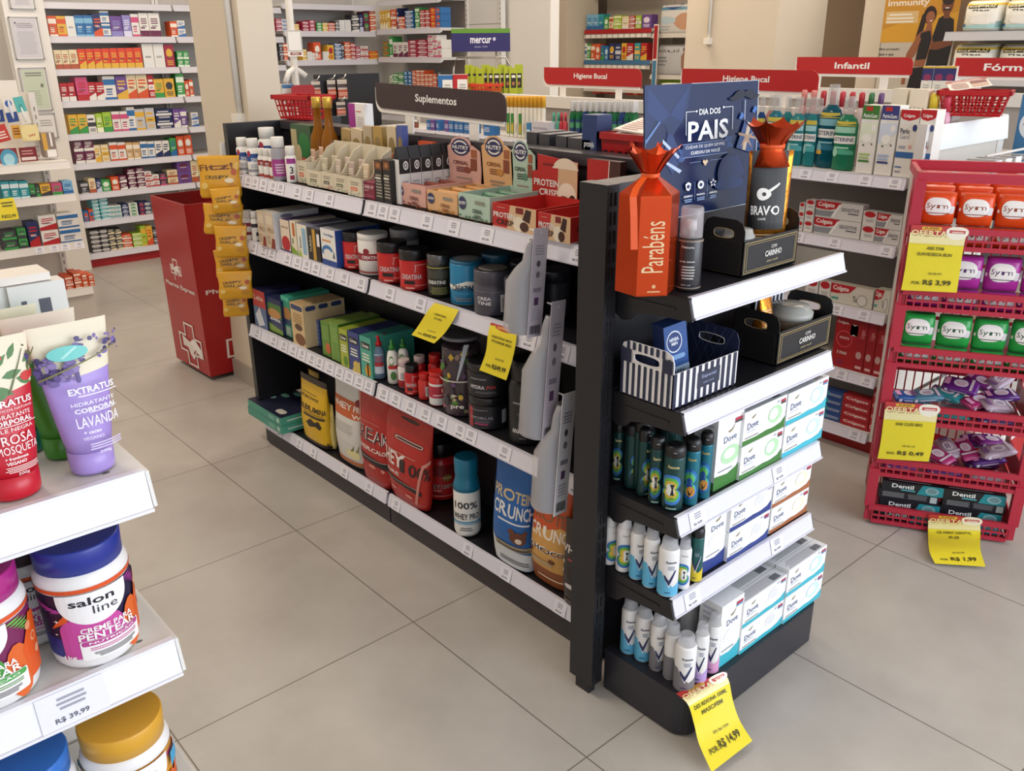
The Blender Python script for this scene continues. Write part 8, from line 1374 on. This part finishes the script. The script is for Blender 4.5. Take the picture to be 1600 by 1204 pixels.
# woman in front
ba += [('p', pt(ell(1448, 24, 10, 14, 14)), '#2a1a18'), ('p', pt([(1430, 60), (1436, 24), (1446, 12), (1442, 40), (1438, 66)]), '#2a1a18'), ('p', pt(ell(1449, 28, 7, 10, 14)), SK), ('p', pt([(1446, 36), (1452, 36), (1454, 46), (1444, 48)]), SK), ('p', pt([(1430, 58), (1440, 48), (1454, 46), (1458, 64), (1450, 104), (1434, 104), (1436, 80)]), SK), ('p', pt([(1438, 52), (1444, 50), (1452, 48), (1456, 62), (1452, 92), (1436, 94)]), BK), ('p', pt([(1420, 84), (1432, 58), (1440, 60), (1434, 84), (1424, 104), (1424, 132), (1418, 132)]), SK), ('p', pt([(1432, 106), (1452, 104), (1456, 140), (1428, 140)]), BK), ('e', Fx(1451), Fy(33), .018, .003, '#efe6e0')]
art(b, ba, front(wB, hB), asp=wB / hB)
st_ = tag(b.obj('banner', None, (XB, A_.y, z0), RX), 'tall orange health banner with a woman and a man in black sportswear', 'banner')
f_ = MB(); f_.tube([(wB / 2, .022, -z0 + .02), (wB / 2, .022, hB - .1)], .009, WMET, 8); f_.box(wB * .2, -.1, -z0, wB * .8, .16, -z0 + .02, WMET); f_.obj('stand', st_)
# ================================================================ background centre: display stand, peg panel, pole
XM = 2.72; YM = 2.95; hdv = V((XM - CP.x, YM - CP.y, 0)).normalized(); MP = V((XM, YM, 0)); rzm = math.atan2(hdv.y, hdv.x) - math.pi / 2
PX = lambda q_: onpl(q_, MP, hdv)
a0 = PX((705, 52)); a1_ = PX((797, 51)); a2_ = PX((707, 81)); wH = (a1_ - a0).length; hH = a0.z - a2_.z
ms = empty('product_stand', (a0.x, a0.y, 0), rzm); tag(ms, 'wire product stand with violet and green header sign and lime packs', 'display stand')
b = MB(); b.box(0, 0, a2_.z, wH, .012, a0.z, mat('#2a2460', .5)); b.box(0, -.001, a0.z, wH, .013, a0.z + hH * .24, mat('#5f8f2c', .5)); art(b, [('t', 'mercur', .5, .6, .36, .3, '#e9e6ec', 1), ('e', .73, .68, .025, .1, '#c9c4d8'), ('t', 'desde 1924', .5, .27, .22, .1, '#b9b4cc', 0)], front(wH, hH, 0, a2_.z), asp=wH / hH); b.obj('header_sign', ms)['label'] = 'violet header sign with green edge'
b = MB(); gz_ = PX((725, 90)).z; g0 = PX((735, 140)).z
for x in (.24, .76): b.tube([(wH * x, .02, a2_.z + .05), (wH * x, .02, .02)], .006, mat('#b9b4ac', .3, .7), 8)
b.tube([(-wH * .02, .02, g0 - .1), (wH * .02, .02, gz_ - .06), (wH * .08, .02, gz_), (wH * .92, .02, gz_), (wH * 1.02, .02, gz_ - .06), (wH * 1.2, .02, g0 - .1)], .006, mat('#b9b4ac', .3, .7), 8); b.box(-.05, -.15, 0, wH + .05, .17, .02, mat('#b9b4ac', .4, .5)); b.box(-.02, -.1, g0 - .14, wH + .1, .12, g0 - .12, mat('#9fc4c0', .5)); b.obj('wire_frame', ms)
zl0 = PX((760, 146)).z; zl1 = PX((760, 101)).z
for k in range(10):
    x = wH * (.22 + .095 * k); y = -.02 - .012 * (k % 3); b = MB(); b.box(0, 0, 0, .05, .01, zl1 - zl0 - .01 * (k % 3), mat('#a9b424', .45)); art(b, [('r', .2, .2, .85, .7, '#25221f'), ('r', .3, .55, .75, .64, '#e9e6da'), ('e', .5, .35, .16, .07, '#b5714a')], front(.05, zl1 - zl0), asp=.3) if k > 2 else art(b, [('r', .3, .62, .7, .7, '#25221f')], front(.05, zl1 - zl0), asp=.3)
    o_ = a0 + (a1_ - a0).normalized() * x - hdv * (-y); tag(b.obj('brace_pack', None, (o_.x, o_.y, zl0), rzm), 'lime green support brace pack on the wire stand, %s from the dark sign' % ORD[k], 'pack', 'lime packs on the wire stand')
P = PX((736, 146)) - hdv * .16; basket('shopping_basket', 'small orange-red basket on the wire stand in front of the lime packs', V((P.x, P.y, PX((740, 146)).z - .015)), rzm, .2, .12, .075, '#c93a1c')
for k, (x0, x1, t, c, nm) in enumerate(((691, 712, 118, 'b', 'blue and white'), (713, 733, 117, 'r', 'red and white'))):
    P0_ = PX((x0, 150)) - hdv * .3; P1_ = PX((x1, 150)) - hdv * .3; carton('first_aid_carton', nm + ' carton behind the dark sign, beside the orange-red basket', 'box', None, None, t, 0, rzm, .1, '#e9e6e0', CN[c][1], None, [('r', 0, .8, 1, 1, CN[c][1]), ('r', 0, 0, .3, 1, CN[c][1]), ('b', .4, .3, .9, .65, 3, '#a9a6a0')], P=V((P0_.x, P0_.y, PX((x0, 146)).z - .013)), w=.085)
kb = MB(); kb.box(-.12, -.36, zl0 - .03, wH + .1, -.12, zl0 - .018, WMET); kb.obj('front_tray', ms)
YP = 3.0; A_ = ony((494, 118), YP); B_ = ony((592, 113), YP); b = MB(); wP = B_.x - A_.x; b.box(0, 0, .1, wP, .03, (A_.z + B_.z) / 2, BLACK)
pp = tag(b.obj('peg_panel', None, (A_.x, YP, 0), 0), 'black peg panel with hanging foil packets behind the oil bottles', 'panel')
b = MB(); b.box(-.02, -.12, 0, wP + .02, .15, .1, BLACK); b.obj('base', pp)
for k, (x0, x1, t, bt) in enumerate(((488, 502, 128, 152), (513, 526, 126, 154), (529, 544, 125, 156), (527, 541, 160, 182))):
    a_ = ony((x0, bt), YP - .03); c_ = ony((x1, bt), YP - .03); zt2 = ony((x0, t), YP - .03).z
    b = MB(); b.tube([(wP * 0 + (a_.x + c_.x) / 2 - A_.x, 0, zt2 + .005), ((a_.x + c_.x) / 2 - A_.x, -.05, zt2 + .01), ((a_.x + c_.x) / 2 - A_.x + .01, -.06, zt2 + .03)], .003, mat('#d8d4ce', .3, .6), 6); b.obj('hook', pp)
    pouch('foil_packet', 'red and silver foil packet on the black peg panel, ' + ('first from the pillar', 'second from the pillar', 'third from the pillar', 'below the third one')[k], 'packet', V((a_.x, YP - .035, a_.z)), 0, c_.x - a_.x, zt2 - a_.z, .014, '#b8aca0', [('r', 0, .1, 1, .5, '#a8482c'), ('r', .1, .6, .9, .78, '#3a2a28'), ('b', .1, .2, .9, .4, 2, '#e0b09a')], group='foil packets on the peg panel')
YQ = 2.85; a_ = ony((456, 60), YQ); pl_ = empty('floor_pole', (a_.x, YQ, 0)); tag(pl_, 'white floor pole with a payment notice card near the white pillar', 'pole')
b = MB(); b.tube([(0, 0, .03), (0, 0, 2.6)], .018, mat('#e2ddd4', .4), 12); b.loft([(0, .14, .14), (.03, .13, .13)], WMET, 24); b.obj('pole', pl_)
k0 = ony((447, 47), YQ - .03); k1 = ony((474, 88), YQ - .03); b = MB(); wk, hk = k1.x - k0.x, k0.z - k1.z; b.box(k0.x - a_.x, -.03, k1.z, k1.x - a_.x, -.026, k0.z, '#efeae2'); art(b, gframe(.03, .2, .97, .98, .03, .02, '#6a645c') + [('o', .12, .05, .9, .16, '#9a5a44', .4), ('t', 'PIX', .5, .105, .4, .06, '#efe4da')], front(wk, hk, k0.x - a_.x, k1.z, -.03), asp=wk / hk); b.obj('notice_card', pl_)
k0 = ony((440, 100), YQ - .05); b = MB(); b.tube([(0, 0, k0.z - .02), (-.05, -.03, k0.z - .04), (-.08, -.04, k0.z - .09)], .014, WMET, 8); b.tube([(0, 0, k0.z - .02), (.05, -.02, k0.z - .06)], .014, WMET, 8); b.obj('bracket', pl_)
a_ = ony((458, 165), 2.55); c_ = ony((491, 132), 2.55); b = MB(); w_, h_ = c_.x - a_.x, c_.z - a_.z; b.prism(rrect(0, 0, w_, h_, .02, .02, 4, '1100'), lambda x, z, s: (x, s, z), .004, '#a5161b'); o_ = b.obj('display_card', None, (a_.x, 2.55, a_.z)); tag(o_, 'dark red rounded display card behind the small red basket', 'card'); b = MB(); b.box(w_ * .3, .0045, -a_.z, w_ * .7, .02, h_ * .5, '#8d1418'); b.box(w_ * .3, -.05, -a_.z, w_ * .9, .1, -a_.z + .02, '#8d1418'); b.obj('stand', o_)
a_ = ony((443, 163), 2.6); c_ = ony((459, 132), 2.6); carton('wipes_carton', 'grey and white carton with blue top beside the dark red card', 'box', None, None, None, 0, RY, .05, '#d8d4cc', a=[('r', 0, .8, 1, 1, '#3f6f9c'), ('b', .1, .3, .9, .6, 3, '#a9a6a0')], P=V((a_.x, 2.6, a_.z)), w=c_.x - a_.x, h=c_.z - a_.z)
b = MB(); b.box(-.03, .0, 0, .05, .06, a_.z - .002, WMET); tag(b.obj('display_plinth', None, (a_.x, 2.6, 0)), 'white plinth under the grey and white carton', 'plinth')
